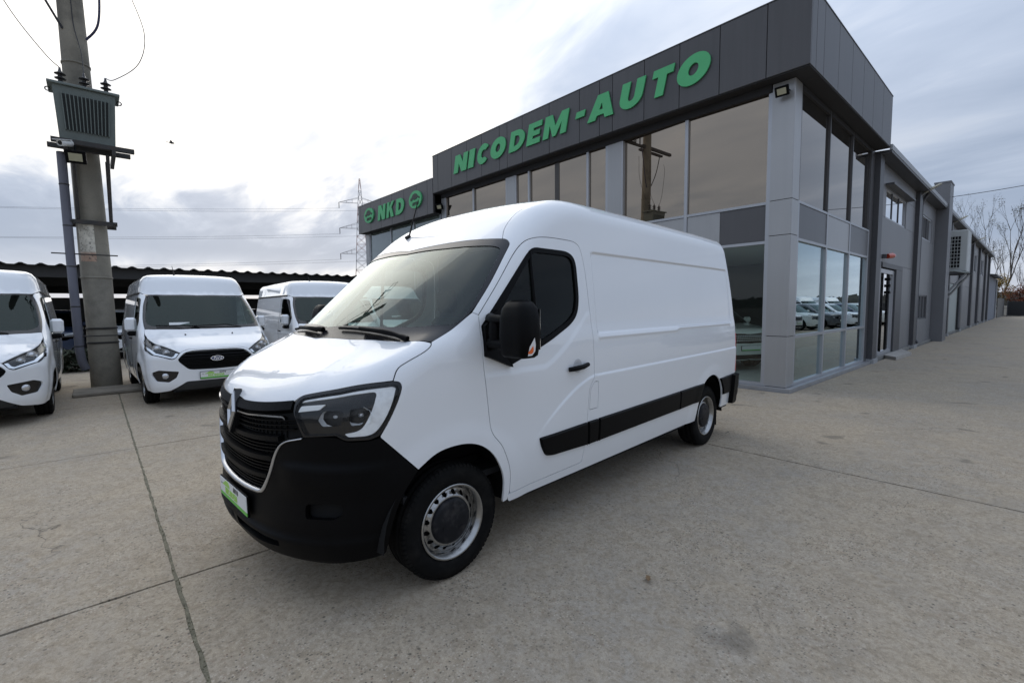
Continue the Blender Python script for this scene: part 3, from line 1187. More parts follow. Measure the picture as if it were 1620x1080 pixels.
    WI = rounded(wi, [.02, .06, .05, .06, .06, .1, .1, .1, .02, .02], .025)
    fd = panel(sf, WIN, (.1, 1, .1), holes=[WI], res=.05, off=.002, gap=.001, flange=.02)
    gd = panel(sf, WI, (.1, 1, .1), res=.08, off=-.010, gap=-.004, flange=0)
    for d_, mir in ((dl, False), (dr, True)):
        fr = emit('window_frame', fd, M_BLACKPL, d_, mir)
        emit('window_pane', gd, M_GLASS_SIDE, d_, mir)
        s = -1 if mir else 1
        b = MB()
        y0 = np.array(S((-.70, 1.40), (-.70, 1.70), (-.70, 1.99)))
        b.tube([(p[0], s * (p[1] - .006), p[2]) for p in y0], .014, 6)
        b.build('window_divider', M_BLACKPL, d_)
        # pull handle in a shallow cup
        h = MB()
        hp = S((-1.005, 1.158), (-1.06, 1.163), (-1.15, 1.168), (-1.235, 1.175))
        hp = [(p[0], s * (p[1] + k), p[2]) for p, k in zip(hp, (.012, .034, .036, .014))]
        h.tube(hp, [.017, .019, .018, .017], 10)
        h.build('door_handle', M_BLACKPL, d_)
        c = MB()
        q = sf.snap([(-1.12, 1.03, 1.175)])[0]
        c.lathe([(.052, .001), (.046, .003), (.036, -.0), (.0005, -.001)], frame((q[0], s * (q[1] + .0015), q[2]), (1, 0, 0), (0, 0, s), (0, s, 0)) if s < 0 else frame((q[0], q[1] + .0015, q[2]), (1, 0, 0), (0, 0, -1), (0, 1, 0)), 24)
        c.build('handle_cup', mat('handle_cup_shade', (.55, .56, .57), .4), d_)  # greyed body colour stands in for the shade inside the cup
    # rubbing strips
    strips = [([(-.684, .722), (-.70, .66), (-.75, .583), (-.81, .566), (-1.248, .549), (-1.236, .731)], [.012, .03, .03, .03, .004, .004], True),
              ([(-1.257, .549), (-1.385, .549), (-1.385, .733), (-1.246, .732)], .004, False), ([(-1.394, .549), (-2.823, .563), (-2.823, .752), (-1.394, .734)], .004, False),
              ([(-2.833, .563), (-3.295, .572), (-3.35, .68), (-3.405, .762), (-2.833, .753)], .006, False), ([(-3.86, .765), (-3.955, .64), (-3.985, .555), (-4.27, .555), (-4.27, .768)], .006, False)]
    for pts, rr, ondoor in strips:
        dat = panel(sf, rounded(S(*pts), rr, .04), (0, 1, 0), res=.06, off=.020, gap=0, flange=.022, slant=.010)
        emit('rubbing_strip', dat, M_BLACKPL, dl if ondoor else root)
        emit('rubbing_strip', dat, M_BLACKPL, dr if ondoor else root, True)
    # rear: doors, lamps, bumper
    rd = [(-4.33, 0.004, 2.33), (-4.335, .70, 2.29)] + [(-4.40, .86, 1.9), (-4.455, .90, 1.4), (-4.475, .90, .80), (-4.47, .0, .78)]
    rd = [(p[0], p[1], p[2]) for p in rd]
    rd[-1] = (-4.47, .004, .78)
    both('rear_door', panel(sf, rounded(rd, [0, .1, .1, .1, .03, 0], .06), (-1, .1, .05), res=.1), M_WHITE, root)
    rc = S((-4.30, 2.22), (-4.365, 1.9), (-4.415, 1.5), (-4.44, 1.12), (-4.445, .76))
    both('rear_corner', panel(sf, rounded([rd[1]] + [(-4.31, .80, 2.33)] + rc + [rd[4], rd[3], rd[2]], 0, .05), (-.8, .6, .1), res=.05), M_WHITE, root)
    tl = [(-4.425, .985, 1.27), (-4.455, .97, 1.27), (-4.49, .90, 1.25), (-4.49, .90, .80), (-4.455, .985, .775), (-4.43, .995, .775)]
    both('tail_lamp', panel(sf, rounded(tl, .02, .03), (-.75, .65, 0), res=.05, off=.014, flange=.016, slant=.006), M_RED, root)
    rb = [(-4.26, 1.01, .77), (-4.40, 1.0, .772), (-4.47, .94, .772), (-4.49, 0, .76), (-4.49, 0, .44), (-4.46, .92, .42), (-4.36, 1.0, .40), (-4.27, 1.0, .40), (-4.25, 1.01, .55)]
    emit('rear_bumper', panel(sf, rounded(rb, [.01, .05, .05, 0, 0, .05, .04, .02, .03], .04), (-.72, .7, 0), res=.05, off=.05, gap=0, flange=.055, slant=.012, half=True), M_BLACKPL, root)

    # front bumper with the side air inlet
    br = [(.88, 0, .592), (.878, .172, .598), (.861, .362, .612), (.855, .400, .628), (.84, .470, .73), (.825, .523, .859), (.806, .580, .93), (.752, .700, .957), (.642, .841, .962), (.604, .877, .935), (.512, .94, .935), (.462, .965, .945)] \
        + S((.267, .735), (.355, .63), (.405, .50), (.425, .38), (.43, .305)) + [(.52, .92, .292), (.66, .80, .292), (.775, .61, .30), (.845, .33, .31), (.865, 0, .315)]
    brr = [0, .1, .03, .03, .08, .08, .06, .04, .03, .03, .05, .01] + [0, .08, .08, .05, .02] + [.1, .1, .1, .1, 0]
    inl = rounded([(.752, .690, .60), (.70, .775, .615), (.63, .852, .615), (.625, .858, .56), (.66, .826, .53), (.752, .690, .525)], .02, .02)
    slot = rounded([(.868, .03, .40), (.845, .33, .40), (.80, .52, .395), (.80, .52, .36), (.845, .33, .345), (.862, .03, .345)], .01, .03)
    emit('front_bumper', panel(sf, rounded(br, brr, .03), (1, .75, -.05), holes=[inl, slot], res=.035, gap=.001, flange=.03, half=True), M_BLACKPL, root)
    both('air_inlet', panel(sf, inl, (1, .9, 0), res=.04, off=-.045, gap=-.006, flange=0), M_DARK, root)
    both('air_inlet', panel(sf, slot, (1, .3, 0), res=.05, off=-.03, gap=-.01, flange=0), M_DARK, root)
    # grille
    gr = [(.845, 0, 1.098), (.857, .204, 1.085), (.817, .441, 1.107), (.761, .602, 1.121), (.768, .640, 1.05), (.752, .695, .957), (.806, .577, .927), (.825, .519, .859), (.84, .466, .73), (.855, .398, .63), (.861, .362, .614), (.878, .172, .600), (.88, 0, .594)]
    emit('grille_backing', panel(sf, rounded(gr, [0, .08, .08, .02, .05, .02, .05, .1, .1, .03, .03, .1, 0]), (1, .25, .05), res=.05, off=-.034, gap=-.004, flange=0, half=True), M_DARK, root)

    def lim(z):
        return float(np.interp(z, [.60, .63, .73, .86, .93, .957, 1.05, 1.10], [.30, .39, .455, .508, .565, .66, .63, .58]))

    def bar(z, w, h, off, name, m, bow=0.0, y0=None, y1=None):
        l = lim(z) if y1 is None else y1
        ys = np.linspace(-l, l, 33) if y0 is None else np.linspace(y0, l, 12)
        pts = Fp(*[(y, z + bow * (y / .5) ** 2) for y in ys])
        b = MB()
        vs, fs = ribbon(sf, pts, w, h, off)
        b.add(vs, fs)
        return b.build(name, m, root)
    for z, w in ((.905, .042), (.797, .042), (.697, .038)):
        bar(z, w * .8, .05, .006, 'grille_bar', M_BLACKPL, .025)
    for z in (1.000, .975, .950, .868, .850, .832, .760, .742, .725, .662, .645, .630):
        bar(z, .007, .03, -.012, 'grille_slat', M_BLACKPL, .025)
    bar(1.070, .065, .05, .004, 'grille_top_panel', M_BLACKPL, .03)
    m = MB()
    for y in np.arange(-.56, .561, .04):
        for z0, z1 in ((.935, 1.02), (.825, .89), (.72, .775), (.615, .675)):
            if abs(y) < lim((z0 + z1) / 2) - .01:
                p = Fp((y, z0), (y, z1))
                m.tube([(q[0] - .03, q[1], q[2]) for q in p], .0035, 4, False)
    tag(m.build('grille_mesh', M_BLACKPL, root), kind='stuff')
    for s in (-1, 1):
        pts = Fp((s * .085, 1.025), (s * .25, 1.030), (s * .42, 1.044), (s * .575, 1.052), (s * .588, 1.040))
        b = MB()
        vs, fs = ribbon(sf, rounded(pts, .02, .03, closed=False), .011, .02, .005)
        b.add(vs, fs)
        b.build('grille_trim', mat('badge_chrome', (.50, .51, .53), .16, metal=1.0), root)
    edge = rounded([(.752, .690, .950), (.806, .572, .922), (.825, .515, .857), (.84, .462, .73), (.855, .392, .632), (.861, .356, .614), (.878, .172, .600), (.88, 0, .595)], [0, .06, .08, .1, .05, .03, .1, 0], .03, closed=False)
    full = np.concatenate([edge, edge[::-1][1:] * (1, -1, 1)])
    P = sf.snap(full)
    b = MB()
    N_ = sf.grad(P)
    prof = []
    for i, (p, n) in enumerate(zip(P, N_)):
        t = P[min(i + 1, len(P) - 1)] - P[max(i - 1, 0)]
        a = np.cross(n, t)
        a /= np.linalg.norm(a)
        wd = .004 + .010 * max(0.0, 1 - (p[2] - .59) / .12)
        prof += [tuple(p - a * wd - n * .01), tuple(p - a * wd * .6 + n * .010), tuple(p + a * wd * .6 + n * .010), tuple(p + a * wd - n * .01)]
    fs = []
    for i in range(len(P) - 1):
        for k in range(3):
            fs.append((i * 4 + k, i * 4 + k + 1, i * 4 + 5 + k, i * 4 + 4 + k))
    b.add(prof, fs, True)
    b.build('grille_frame_trim', M_SILVER, root)
    # lozenge badge
    c = Vector((.888, 0, 1.018))
    tilt = frame(c, (0, 1, 0), Vector((-.16, 0, 1)).normalized(), Vector((1, 0, .16)).normalized())
    bb = MB()
    bb.prism([[(-.072, 0), (-.012, -.13), (.012, -.13), (.072, 0), (.012, .13), (-.012, .13)]], tilt @ Matrix.Translation((0, 0, -.035)), .035)
    bd = bb.build('badge', M_BLACKGL, root)
    lg = MB()
    for s in (1, -1):
        # folded band of the lozenge: each half has two facets
        o1 = [(0, .118 * s), (.060, 0), (0, -.118 * s)]
        for sgn in (1, -1):
            P0 = [(0, .118), (sgn * .060, 0), (0, -.118), (0, -.062), (sgn * .030, 0), (0, .062)]
            m1 = [((P0[0][0] + P0[5][0]) / 2, (P0[0][1] + P0[5][1]) / 2), ((P0[1][0] + P0[4][0]) / 2, 0), ((P0[2][0] + P0[3][0]) / 2, (P0[2][1] + P0[3][1]) / 2)]
            vs = [tilt @ Vector((p[0], p[1], .001)) for p in P0] + [tilt @ Vector((p[0], p[1], .013)) for p in m1]
            fs = [(0, 1, 7, 6), (1, 2, 8, 7), (6, 7, 4, 5), (7, 8, 3, 4)]
            if s == 1:
                lg.add(vs, fs if sgn < 0 else [f[::-1] for f in fs])
    lg.build('badge_lozenge', mat('badge_chrome', (.50, .51, .53), .16, metal=1.0), bd)
    # headlamps
    both('headlamp_housing', panel(sf, HLo, (.6, .75, .1), res=.05, off=-.06, gap=-.003, flange=0), mat('lamp_inner', (.014, .014, .015), .35), root)
    inn = rounded([(.755, .636, 1.112), (.727, .650, 1.150), (.597, .825, 1.186), (.384, .968, 1.214), (.362, .980, 1.205), (.357, .983, 1.185), (.384, .981, 1.116), (.428, .973, 1.032), (.474, .957, .966), (.516, .937, .951), (.602, .879, .951), (.648, .836, .975), (.742, .703, .965), (.764, .642, 1.07)], .01, .02)
    both('headlamp_bezel', panel(sf, HLo, (.6, .75, .1), holes=[inn], res=.04, off=.001, gap=.001, flange=.04), M_BLACKGL, root)
    drl = [(.742, .645, 1.128), (.729, .652, 1.147), (.6, .829, 1.182), (.386, .969, 1.208), (.366, .979, 1.198), (.390, .979, 1.115), (.434, .971, 1.030), (.480, .954, .970), (.522, .934, .955), (.601, .88, .955), (.619, .865, .976),
           (.559, .912, .988), (.53, .929, 1.020), (.49, .944, 1.105), (.469, .943, 1.174), (.477, .934, 1.181), (.632, .806, 1.157)]
    both('daytime_light', panel(sf, rounded(drl, [0, .01, .05, .01, .01, .05, .05, .04, .03, .01, .01, .03, .04, .05, .012, .012, .05], .02), (.6, .75, .1), res=.04, off=-.012, gap=.002, flange=.02, slant=.002), M_DRL, root)
    q1 = rounded([(0.685, 0.768, 1.091), (0.642, 0.823, 1.095), (0.614, 0.855, 1.092), (0.616, 0.861, 1.055), (0.632, 0.85, 1.016), (0.695, 0.772, 1.011), (0.707, 0.75, 1.045)], .015, .015)
    q2 = rounded([(0.587, 0.88, 1.1), (0.551, 0.906, 1.105), (0.511, 0.932, 1.108), (0.52, 0.933, 1.058), (0.544, 0.921, 1.018), (0.59, 0.889, 1.015), (0.595, 0.88, 1.055)], .012, .015)
    both('lamp_mask', panel(sf, inn, (.6, .75, .1), holes=[q1, q2], res=.03, off=-.018, gap=-.002, flange=.006), M_BLACKGL, root)
    ind = [(.745, .650, 1.100), (.738, .655, 1.112), (.66, .775, 1.125), (.685, .752, 1.095), (.757, .648, 1.080)]
    both('indicator_lens', panel(sf, rounded(ind, .006, .02), (.7, .65, .1), res=.05, off=-.010, gap=.001, flange=.015), M_CLEAR, root)
    both('headlamp_cover', panel(sf, inn, (.6, .75, .1), res=.05, off=-.001, gap=-.001, flange=0), M_COVER, root)
    for s in (1, -1):
        for (cx, cy, cz, rr) in ((.632, .790, 1.052, .068), (.540, .882, 1.060, .062)):
            ax = Vector((.80, .60 * s, .0)).normalized()
            xx = Vector((0, 0, 1)).cross(ax).normalized()
            M = frame(Vector((cx, cy * s, cz)), xx * 1.12, ax.cross(xx) * .80, ax)
            b = MB()
            b.lathe([(rr * 1.12, .006), (rr * 1.02, -.014), (rr * .80, -.036), (rr * .50, -.050), (.014, -.056)], M, 11, smooth=False)
            ho = b.build('headlamp_reflector', mat('reflector_chrome', (.95, .96, .97), .14, metal=.35), root)
            rg = MB()
            rg.lathe([(.014, -.058), (.014, -.030), (.010, -.022), (.0005, -.021)], M, 16)
            rg.build('bulb_shield', M_SILVER, ho)
    # plate
    make_plate(root, (.905, 0, .507), (0, 1, 0), (1, 0, -.02))
    # wheels, arches, underbody
    for x in (0.0, -3.682):
        for s in (1, -1):
            make_wheel(root, (x, s * .865, .345), s, steer=(R(1.5) * s if x == 0 else 0))
    for x, r0 in ((0.0, .475), (-3.66, .46)):
        for s in (1, -1):
            ab = MB()
            n = 20
            vs = []
            for i in range(n + 1):
                a = R(-2 + 184 * i / n)
                for yy in (1.005, .66):
                    rr = r0 if yy > .9 else r0 + .05
                    vs.append((x + rr * math.cos(a), s * min(yy, .985), .345 + rr * math.sin(a)))
            ab.add(vs, [(2 * i, 2 * i + 1, 2 * i + 3, 2 * i + 2) for i in range(n)], True)
            vs2 = [(x + (r0 + .05) * math.cos(R(-2 + 184 * i / n)), s * .66, .345 + (r0 + .05) * math.sin(R(-2 + 184 * i / n))) for i in range(n + 1)]
            ab.add(vs2, [tuple(range(n + 1))])
            ab.build('wheel_arch_liner', M_DARK, root)
    ub = MB()
    ub.box((.38, -.70, .27), (-.42, .70, .60)).box((-.5, -.93, .30), (-3.2, .93, .42)).box((-4.05, -.93, .34), (-4.42, .93, .46)).box((-3.2, -.55, .32), (-4.1, .55, .55))
    ub.tube([(-3.68, -.9, .345), (-3.68, .9, .345)], .05, 10).box((.78, -.6, .32), (.35, .6, .42))
    ub.box((-.9, -.55, .20), (-2.6, .62, .32)).box((-4.0, -.45, .24), (-4.4, .45, .36)).tube([(-.3, -.3, .24), (-2.4, -.42, .22), (-4.2, -.5, .26)], .05, 8).box((.5, -.7, .23), (-.3, .7, .29)).box((-2.6, .1, .22), (-3.3, .8, .34))  # low tank and exhaust shapes, added to block light from the far side
    ub.build('underbody', M_DARK, root)
    for s in (1, -1):
        fl = MB()
        fl.box((-4.0, s * .76, .18), (-3.985, s * .97, .50))
        fl.build('mud_flap', M_BLACKPL, root)
    # mirrors
    for s in (1, -1):
        e = MB()

        def hsec(z, x0, x1, y0, y1, rc=.05):
            pts = [(x0, y0), (x0, y1), (x1, y1), (x1, y0)]
            q = rounded([(a, b, 0) for a, b in pts], rc, .03)
            k = 28
            d = np.cumsum([0] + [np.linalg.norm(q[(i + 1) % len(q)] - q[i]) for i in range(len(q))])
            t = np.linspace(0, d[-1], k, endpoint=False)
            qq = np.concatenate([q, q[:1]])
            return [(float(np.interp(u, d, qq[:, 0])), s * float(np.interp(u, d, qq[:, 1])), z) for u in t]
        secs = [hsec(1.324, -.21, -.27, 1.225, 1.345, .02), hsec(1.328, -.188, -.295, 1.198, 1.372, .035), hsec(1.343, -.174, -.312, 1.186, 1.388, .042), hsec(1.45, -.162, -.322, 1.178, 1.402, .045),
                hsec(1.55, -.166, -.322, 1.180, 1.396, .048), hsec(1.605, -.176, -.318, 1.188, 1.384, .055), hsec(1.636, -.192, -.308, 1.203, 1.364, .055), hsec(1.651, -.217, -.285, 1.230, 1.335, .035)]
        vs = [p for sc in secs for p in sc]
        k = 28
        fs = []
        for i in range(len(secs) - 1):
            for j in range(k):
                f_ = (i * k + j, i * k + (j + 1) % k, (i + 1) * k + (j + 1) % k, (i + 1) * k + j)
                fs.append(f_ if s < 0 else f_[::-1])
        fs += [tuple(range(k)), tuple(range((len(secs) - 1) * k, len(secs) * k))]
        e.add(vs, fs, True)
        mo = e.build('wing_mirror', M_BLACKPL, root)
        a = MB()
        a.tube([(-.27, s * 1.02, 1.545), (-.22, s * 1.10, 1.545), (-.215, s * 1.30, 1.540)], [.035, .026, .018], 10)
        a.tube([(-.26, s * 1.02, 1.40), (-.23, s * 1.10, 1.395), (-.225, s * 1.22, 1.39)], [.05, .036, .028], 10)
        a.tube([(-.235, s * 1.095, 1.555), (-.24, s * 1.095, 1.46), (-.24, s * 1.095, 1.375)], [.030, .045, .036], 10)
        a.build('mirror_arm', M_BLACKPL, mo)
        tri = MB()
        tp = S((-.21, 1.50), (-.34, 1.60), (-.36, 1.42), (-.40, 1.28), (-.415, 1.236), (-.20, 1.32))
        vs = [(p[0], s * (p[1] + .030), p[2]) for p in tp] + [(p[0], s * (p[1] - .01), p[2]) for p in tp]
        tri.add(vs, [tuple(range(6)) if s < 0 else tuple(reversed(range(6)))] + [(i, (i + 1) % 6, 6 + (i + 1) % 6, 6 + i) for i in range(6)])
        tri.build('mirror_base', M_BLACKPL, mo)
        gl = MB()
        gl.box((-.3195, s * 1.20, 1.37), (-.324, s * 1.375, 1.60))
        gl.build('mirror_glass', M_CHROME, mo)
        il = MB()
        base = [(.002, .006), (.022, .0), (.044, .004), (.060, .026), (.064, .062), (.058, .102), (.046, .078), (.030, .050), (.012, .026)]
        xo = Vector((-.62, .78 * s, 0)).normalized()
        M = frame((-.215, s * 1.352, 1.343), xo, (0, 0, 1), xo.cross(Vector((0, 0, 1))) * (1 if s > 0 else -1))
        vs = [M @ Vector((p[0], p[1], .030)) for p in base] + [M @ Vector((p[0], p[1], -.01)) for p in base]
        nb_ = len(base)
        il.add(vs, [tuple(range(nb_)), tuple(range(nb_, 2 * nb_))] + [(i, (i + 1) % nb_, nb_ + (i + 1) % nb_, nb_ + i) for i in range(nb_)])
        io = il.build('mirror_indicator', M_CLEAR, mo)
        ia = MB()
        vs = [M @ Vector((p[0] * .55 + .018, p[1] * .45 + .012, .032)) for p in base] + [M @ Vector((p[0] * .55 + .018, p[1] * .45 + .012, .0)) for p in base]
        ia.add(vs, [tuple(range(nb_)), tuple(range(nb_, 2 * nb_))] + [(i, (i + 1) % nb_, nb_ + (i + 1) % nb_, nb_ + i) for i in range(nb_)])
        ia.build('amber_bulb', M_AMBER, io)
    # wipers
    def on(p, k):
        q = sf.snap([p])
        return tuple((q + sf.grad(q) * k)[0])
    for arm in ([(.205, .84, 1.432), (.24, .70, 1.455), (.285, .46, 1.475)], [(.30, .02, 1.44), (.35, -.10, 1.46), (.33, -.35, 1.475)]):
        w = MB()
        p = [on(arm[0], .012), on(arm[1], .045), on(arm[2], .034)]
        w.tube(rounded(p, .06, .04, closed=False), [.019] * 2 + [.014] * (len(rounded(p, .06, .04, closed=False)) - 2), 8)
        wo = w.build('wiper_arm', M_BLACKPL, root)
        bl = MB()
        a, b = Vector(arm[1]), Vector(arm[2])
        pts = [on(tuple(a.lerp(b, t) + Vector((0, 0, .018))), .016) for t in np.linspace(-.25, 2.0, 9)]
        bl.tube(pts, .009, 6)
        bl.build('wiper_blade', M_RUBBER, wo)
    # aerial
    an = MB()
    q = on((-.577, -.33, 2.195), 0)
    an.tube([q, (q[0] - .02, q[1], q[2] + .03)], [.03, .012], 10)
    an.tube([(q[0] - .015, q[1], q[2] + .02), (q[0] - .11, q[1] + .01, q[2] + .34)], [.007, .0035], 6)
    an.build('aerial', M_BLACKPL, root)
    # cab interior
    it = MB()
    it.box((-1.36, -.93, .5), (-1.34, .93, 2.15))
    it.build('bulkhead', mat('bulkhead_grey', (.045, .047, .05), .7), root)
    fl2 = MB()
    fl2.box((.30, -.90, .52), (-1.34, .90, .56)).box((.30, -.84, .56), (.26, .84, 1.30))
    fl2.build('cab_floor', M_DASH, root)
    da = MB()
    n = 12
    pr = [(.26, 1.33), (.16, 1.395), (.02, 1.39), (-.13, 1.33), (-.16, 1.22), (-.08, 1.0), (.20, .9)]
    vs = [(p[0] - .10 * abs(y) ** 2, y, p[1]) for y in (-.90, -.5, 0, .5, .90) for p in pr]
    k = len(pr)
    da.add(vs, [(i * k + j, i * k + j + 1, (i + 1) * k + j + 1, (i + 1) * k + j) for i in range(4) for j in range(k - 1)], True)
    da.build('dashboard', M_DASH, root)
    sw = MB()
    Ms = frame((-.30, .45, 1.22), Vector((0, 1, 0)), Vector((-.55, 0, .83)), Vector((-.83, 0, -.55)))
    sw.lathe([(.20 + .016 * math.cos(t), .016 * math.sin(t)) for t in np.linspace(0, 2 * math.pi, 9)[:-1]], Ms, 32, closed=True)
    sw.box((-.19, -.02, -.01), (.19, .02, .01), Ms).lathe([(.06, .02), (.06, -.02), (.0005, -.03)], Ms, 16)
    sw.build('steering_wheel', M_DASH, root)
    for y, w in ((.48, .25), (-.30, .40)):
        st = MB()
        st.cbox((-.58, y - w, .62), (-1.08, y + w, .92), .05).cbox((-1.02, y - w * .95, .88), (-1.18, y + w * .95, 1.52), .05)
        for hy in ((y,) if w < .3 else (y - .2, y + .2)):
            st.cbox((-1.06, hy - .13, 1.56), (-1.16, hy + .13, 1.78), .04)
        st.build('seat', M_SEAT, root)
    pm = MB()
    pm.cbox((-.33, -.16, 1.90), (-.36, .10, 1.975), .012)
    pm.build('rear_view_mirror', M_BLACKPL, root)
    return root


VAN = build_van()

# ------------------------------------------------------------------ ground: concrete slabs over a bed
def concrete_mat(name, col, agg=1.0):
    m = bpy.data.materials.new(name)
    m.use_nodes = True
    nt = m.node_tree
    b = nt.nodes['Principled BSDF']
    N = nt.nodes.new
    L = nt.links.new
    tc = N('ShaderNodeNewGeometry').outputs['Position']

    def noise(sc, det=4, ro=.55, dist=0.0):
        n = N('ShaderNodeTexNoise')
        n.inputs['Scale'].default_value = sc
        n.inputs['Detail'].default_value = det
        n.inputs['Roughness'].default_value = ro
        n.inputs['Distortion'].default_value = dist
        L(tc, n.inputs['Vector'])
        return n.outputs['Fac']

    def mr(v, a, b_, c, d):
        k = N('ShaderNodeMapRange')
        k.inputs['From Min'].default_value = a
        k.inputs['From Max'].default_value = b_
        k.inputs['To Min'].default_value = c
        k.inputs['To Max'].default_value = d
        L(v, k.inputs['Value'])
        return k.outputs[0]

    def mix(f, a, b_, mode='MIX'):
        x = N('ShaderNodeMix')
        x.data_type = 'RGBA'
        x.blend_type = mode
        for i, v in (('Factor', f), ('A', a), ('B', b_)):
            if isinstance(v, (int, float)):
                x.inputs[i].default_value = v
            elif isinstance(v, tuple):
                x.inputs[i].default_value = (*v, 1)
            else:
                L(v, x.inputs[i])
        return x.outputs['Result']
    c = mix(mr(noise(.45, 6, .65, .8), .36, .64, 0, 1), (col[0] * .88, col[1] * .92, col[2] * 1.0), (col[0] * 1.10, col[1] * 1.07, col[2] * 1.03))
    c = mix(mr(noise(1.3, 6, .65, 1.0), .50, .74, 0, .40), c, (col[0] * .62, col[1] * .60, col[2] * .57))
    c = mix(mr(noise(5, 6, .7, .8), .45, .72, 0, .6), c, (col[0] * 1.18, col[1] * 1.12, col[2] * 1.02))
    c = mix(mr(noise(11, 6, .78, 1.4), .45, .64, 0, .75), c, (col[0] * .66, col[1] * .62, col[2] * .56))
    c = mix(mr(noise(40, 5, .7, .6), .49, .67, 0, .65), c, (col[0] * .55, col[1] * .51, col[2] * .46))
    # worn-through aggregate: patches where stones show
    wear = mr(noise(1.1, 6, .68, .9), .40, .62, .08, 1.0)
    v = N('ShaderNodeTexVoronoi')
    v.voronoi_dimensions = '2D'
    v.inputs['Scale'].default_value = 70
    L(tc, v.inputs['Vector'])
    vs = N('ShaderNodeSeparateColor')
    L(v.outputs['Color'], vs.inputs[0])
    stone = mr(v.outputs['Distance'], .22, .46, 1, 0)
    dark = N('ShaderNodeMath')
    dark.operation = 'GREATER_THAN'
    L(vs.outputs[0], dark.inputs[0])
    dark.inputs[1].default_value = .84
    lite = N('ShaderNodeMath')
    lite.operation = 'LESS_THAN'
    L(vs.outputs[1], lite.inputs[0])
    lite.inputs[1].default_value = .22

    def mul(*a):
        o = a[0]
        for q in a[1:]:
            k = N('ShaderNodeMath')
            k.operation = 'MULTIPLY'
            for i, z in enumerate((o, q)):
                if isinstance(z, (int, float)):
                    k.inputs[i].default_value = z
                else:
                    L(z, k.inputs[i])
            o = k.outputs[0]
        return o
    c = mix(mul(stone, dark.outputs[0], wear, .80 * agg), c, (.09, .078, .06))
    c = mix(mul(stone, lite.outputs[0], wear, .65 * agg), c, (.60, .52, .42))
    red = N('ShaderNodeMath')
    red.operation = 'GREATER_THAN'
    L(vs.outputs[2], red.inputs[0])
    red.inputs[1].default_value = .93
    c = mix(mul(stone, red.outputs[0], wear, .6 * agg), c, (.23, .12, .075))
    fine = noise(260, 2, .6)
    c = mix(mr(fine, .35, .7, 0, .38 * agg), c, (.10, .092, .082))
    # pits
    v2 = N('ShaderNodeTexVoronoi')
    v2.voronoi_dimensions = '2D'
    v2.inputs['Scale'].default_value = 24
    L(tc, v2.inputs['Vector'])
    v2s = N('ShaderNodeSeparateColor')
    L(v2.outputs['Color'], v2s.inputs[0])
    pg = N('ShaderNodeMath')
    pg.operation = 'GREATER_THAN'
    L(v2s.outputs[0], pg.inputs[0])
    pg.inputs[1].default_value = .78
    pit = mul(mr(v2.outputs['Distance'], .10, .26, 1, 0), pg.outputs[0], mr(noise(2.2, 4, .6), .45, .62, 0, 1))
    c = mix(mul(pit, .8), c, (.085, .075, .06))
    # blotchy oil and tyre marks
    c = mix(mr(noise(.55, 7, .72, 2.2), .60, .72, 0, .28), c, (.13, .118, .10))
    # hairline cracks, following the cell borders of a warped large pattern
    wp = N('ShaderNodeTexNoise')
    wp.inputs['Scale'].default_value = 1.2
    wp.inputs['Detail'].default_value = 5
    L(tc, wp.inputs['Vector'])
    wv = N('ShaderNodeVectorMath')
    wv.operation = 'MULTIPLY_ADD'
    L(wp.outputs['Color'], wv.inputs[0])
    wv.inputs[1].default_value = (1.1, 1.1, 0)
    L(tc, wv.inputs[2])
    ck = N('ShaderNodeTexVoronoi')
    ck.voronoi_dimensions = '2D'
    ck.feature = 'DISTANCE_TO_EDGE'
    ck.inputs['Scale'].default_value = .21
    L(wv.outputs[0], ck.inputs['Vector'])
    crack = mul(mr(ck.outputs['Distance'], 0, .0016, 1, 0), mr(noise(.5, 3, .5), .46, .56, 0, 1))
    c = mix(mul(crack, .75), c, (.07, .06, .05))
    # round oil drips here and there
    v3 = N('ShaderNodeTexVoronoi')
    v3.voronoi_dimensions = '2D'
    v3.inputs['Scale'].default_value = 1.15
    L(wv.outputs[0], v3.inputs['Vector'])
    v3s = N('ShaderNodeSeparateColor')
    L(v3.outputs['Color'], v3s.inputs[0])
    g3_ = N('ShaderNodeMath')
    g3_.operation = 'GREATER_THAN'
    L(v3s.outputs[0], g3_.inputs[0])
    g3_.inputs[1].default_value = .64
    c = mix(mul(mr(v3.outputs['Distance'], .05, .12, .55, 0), g3_.outputs[0]), c, (.12, .105, .085))
    L(c, b.inputs['Base Color'])
    b.inputs['Roughness'].default_value = .88
    b.inputs['Specular IOR Level'].default_value = .25
    h = mix(mul(pit, 1.0), mix(stone, fine, mr(noise(60, 3), 0, 1, .3, .8)), (0, 0, 0))
    bp = N('ShaderNodeBump')
    bp.inputs['Strength'].default_value = .35
    bp.inputs['Distance'].default_value = .006
    L(h, bp.inputs['Height'])
    L(bp.outputs[0], b.inputs['Normal'])
    MATS[name] = m
    return m


M_CONC = concrete_mat('worn_concrete', (.44, .377, .29))
M_BED = mat('joint_dirt', (.075, .066, .05), .95, var=.4, vscale=20, var2=.3, v2scale=160)


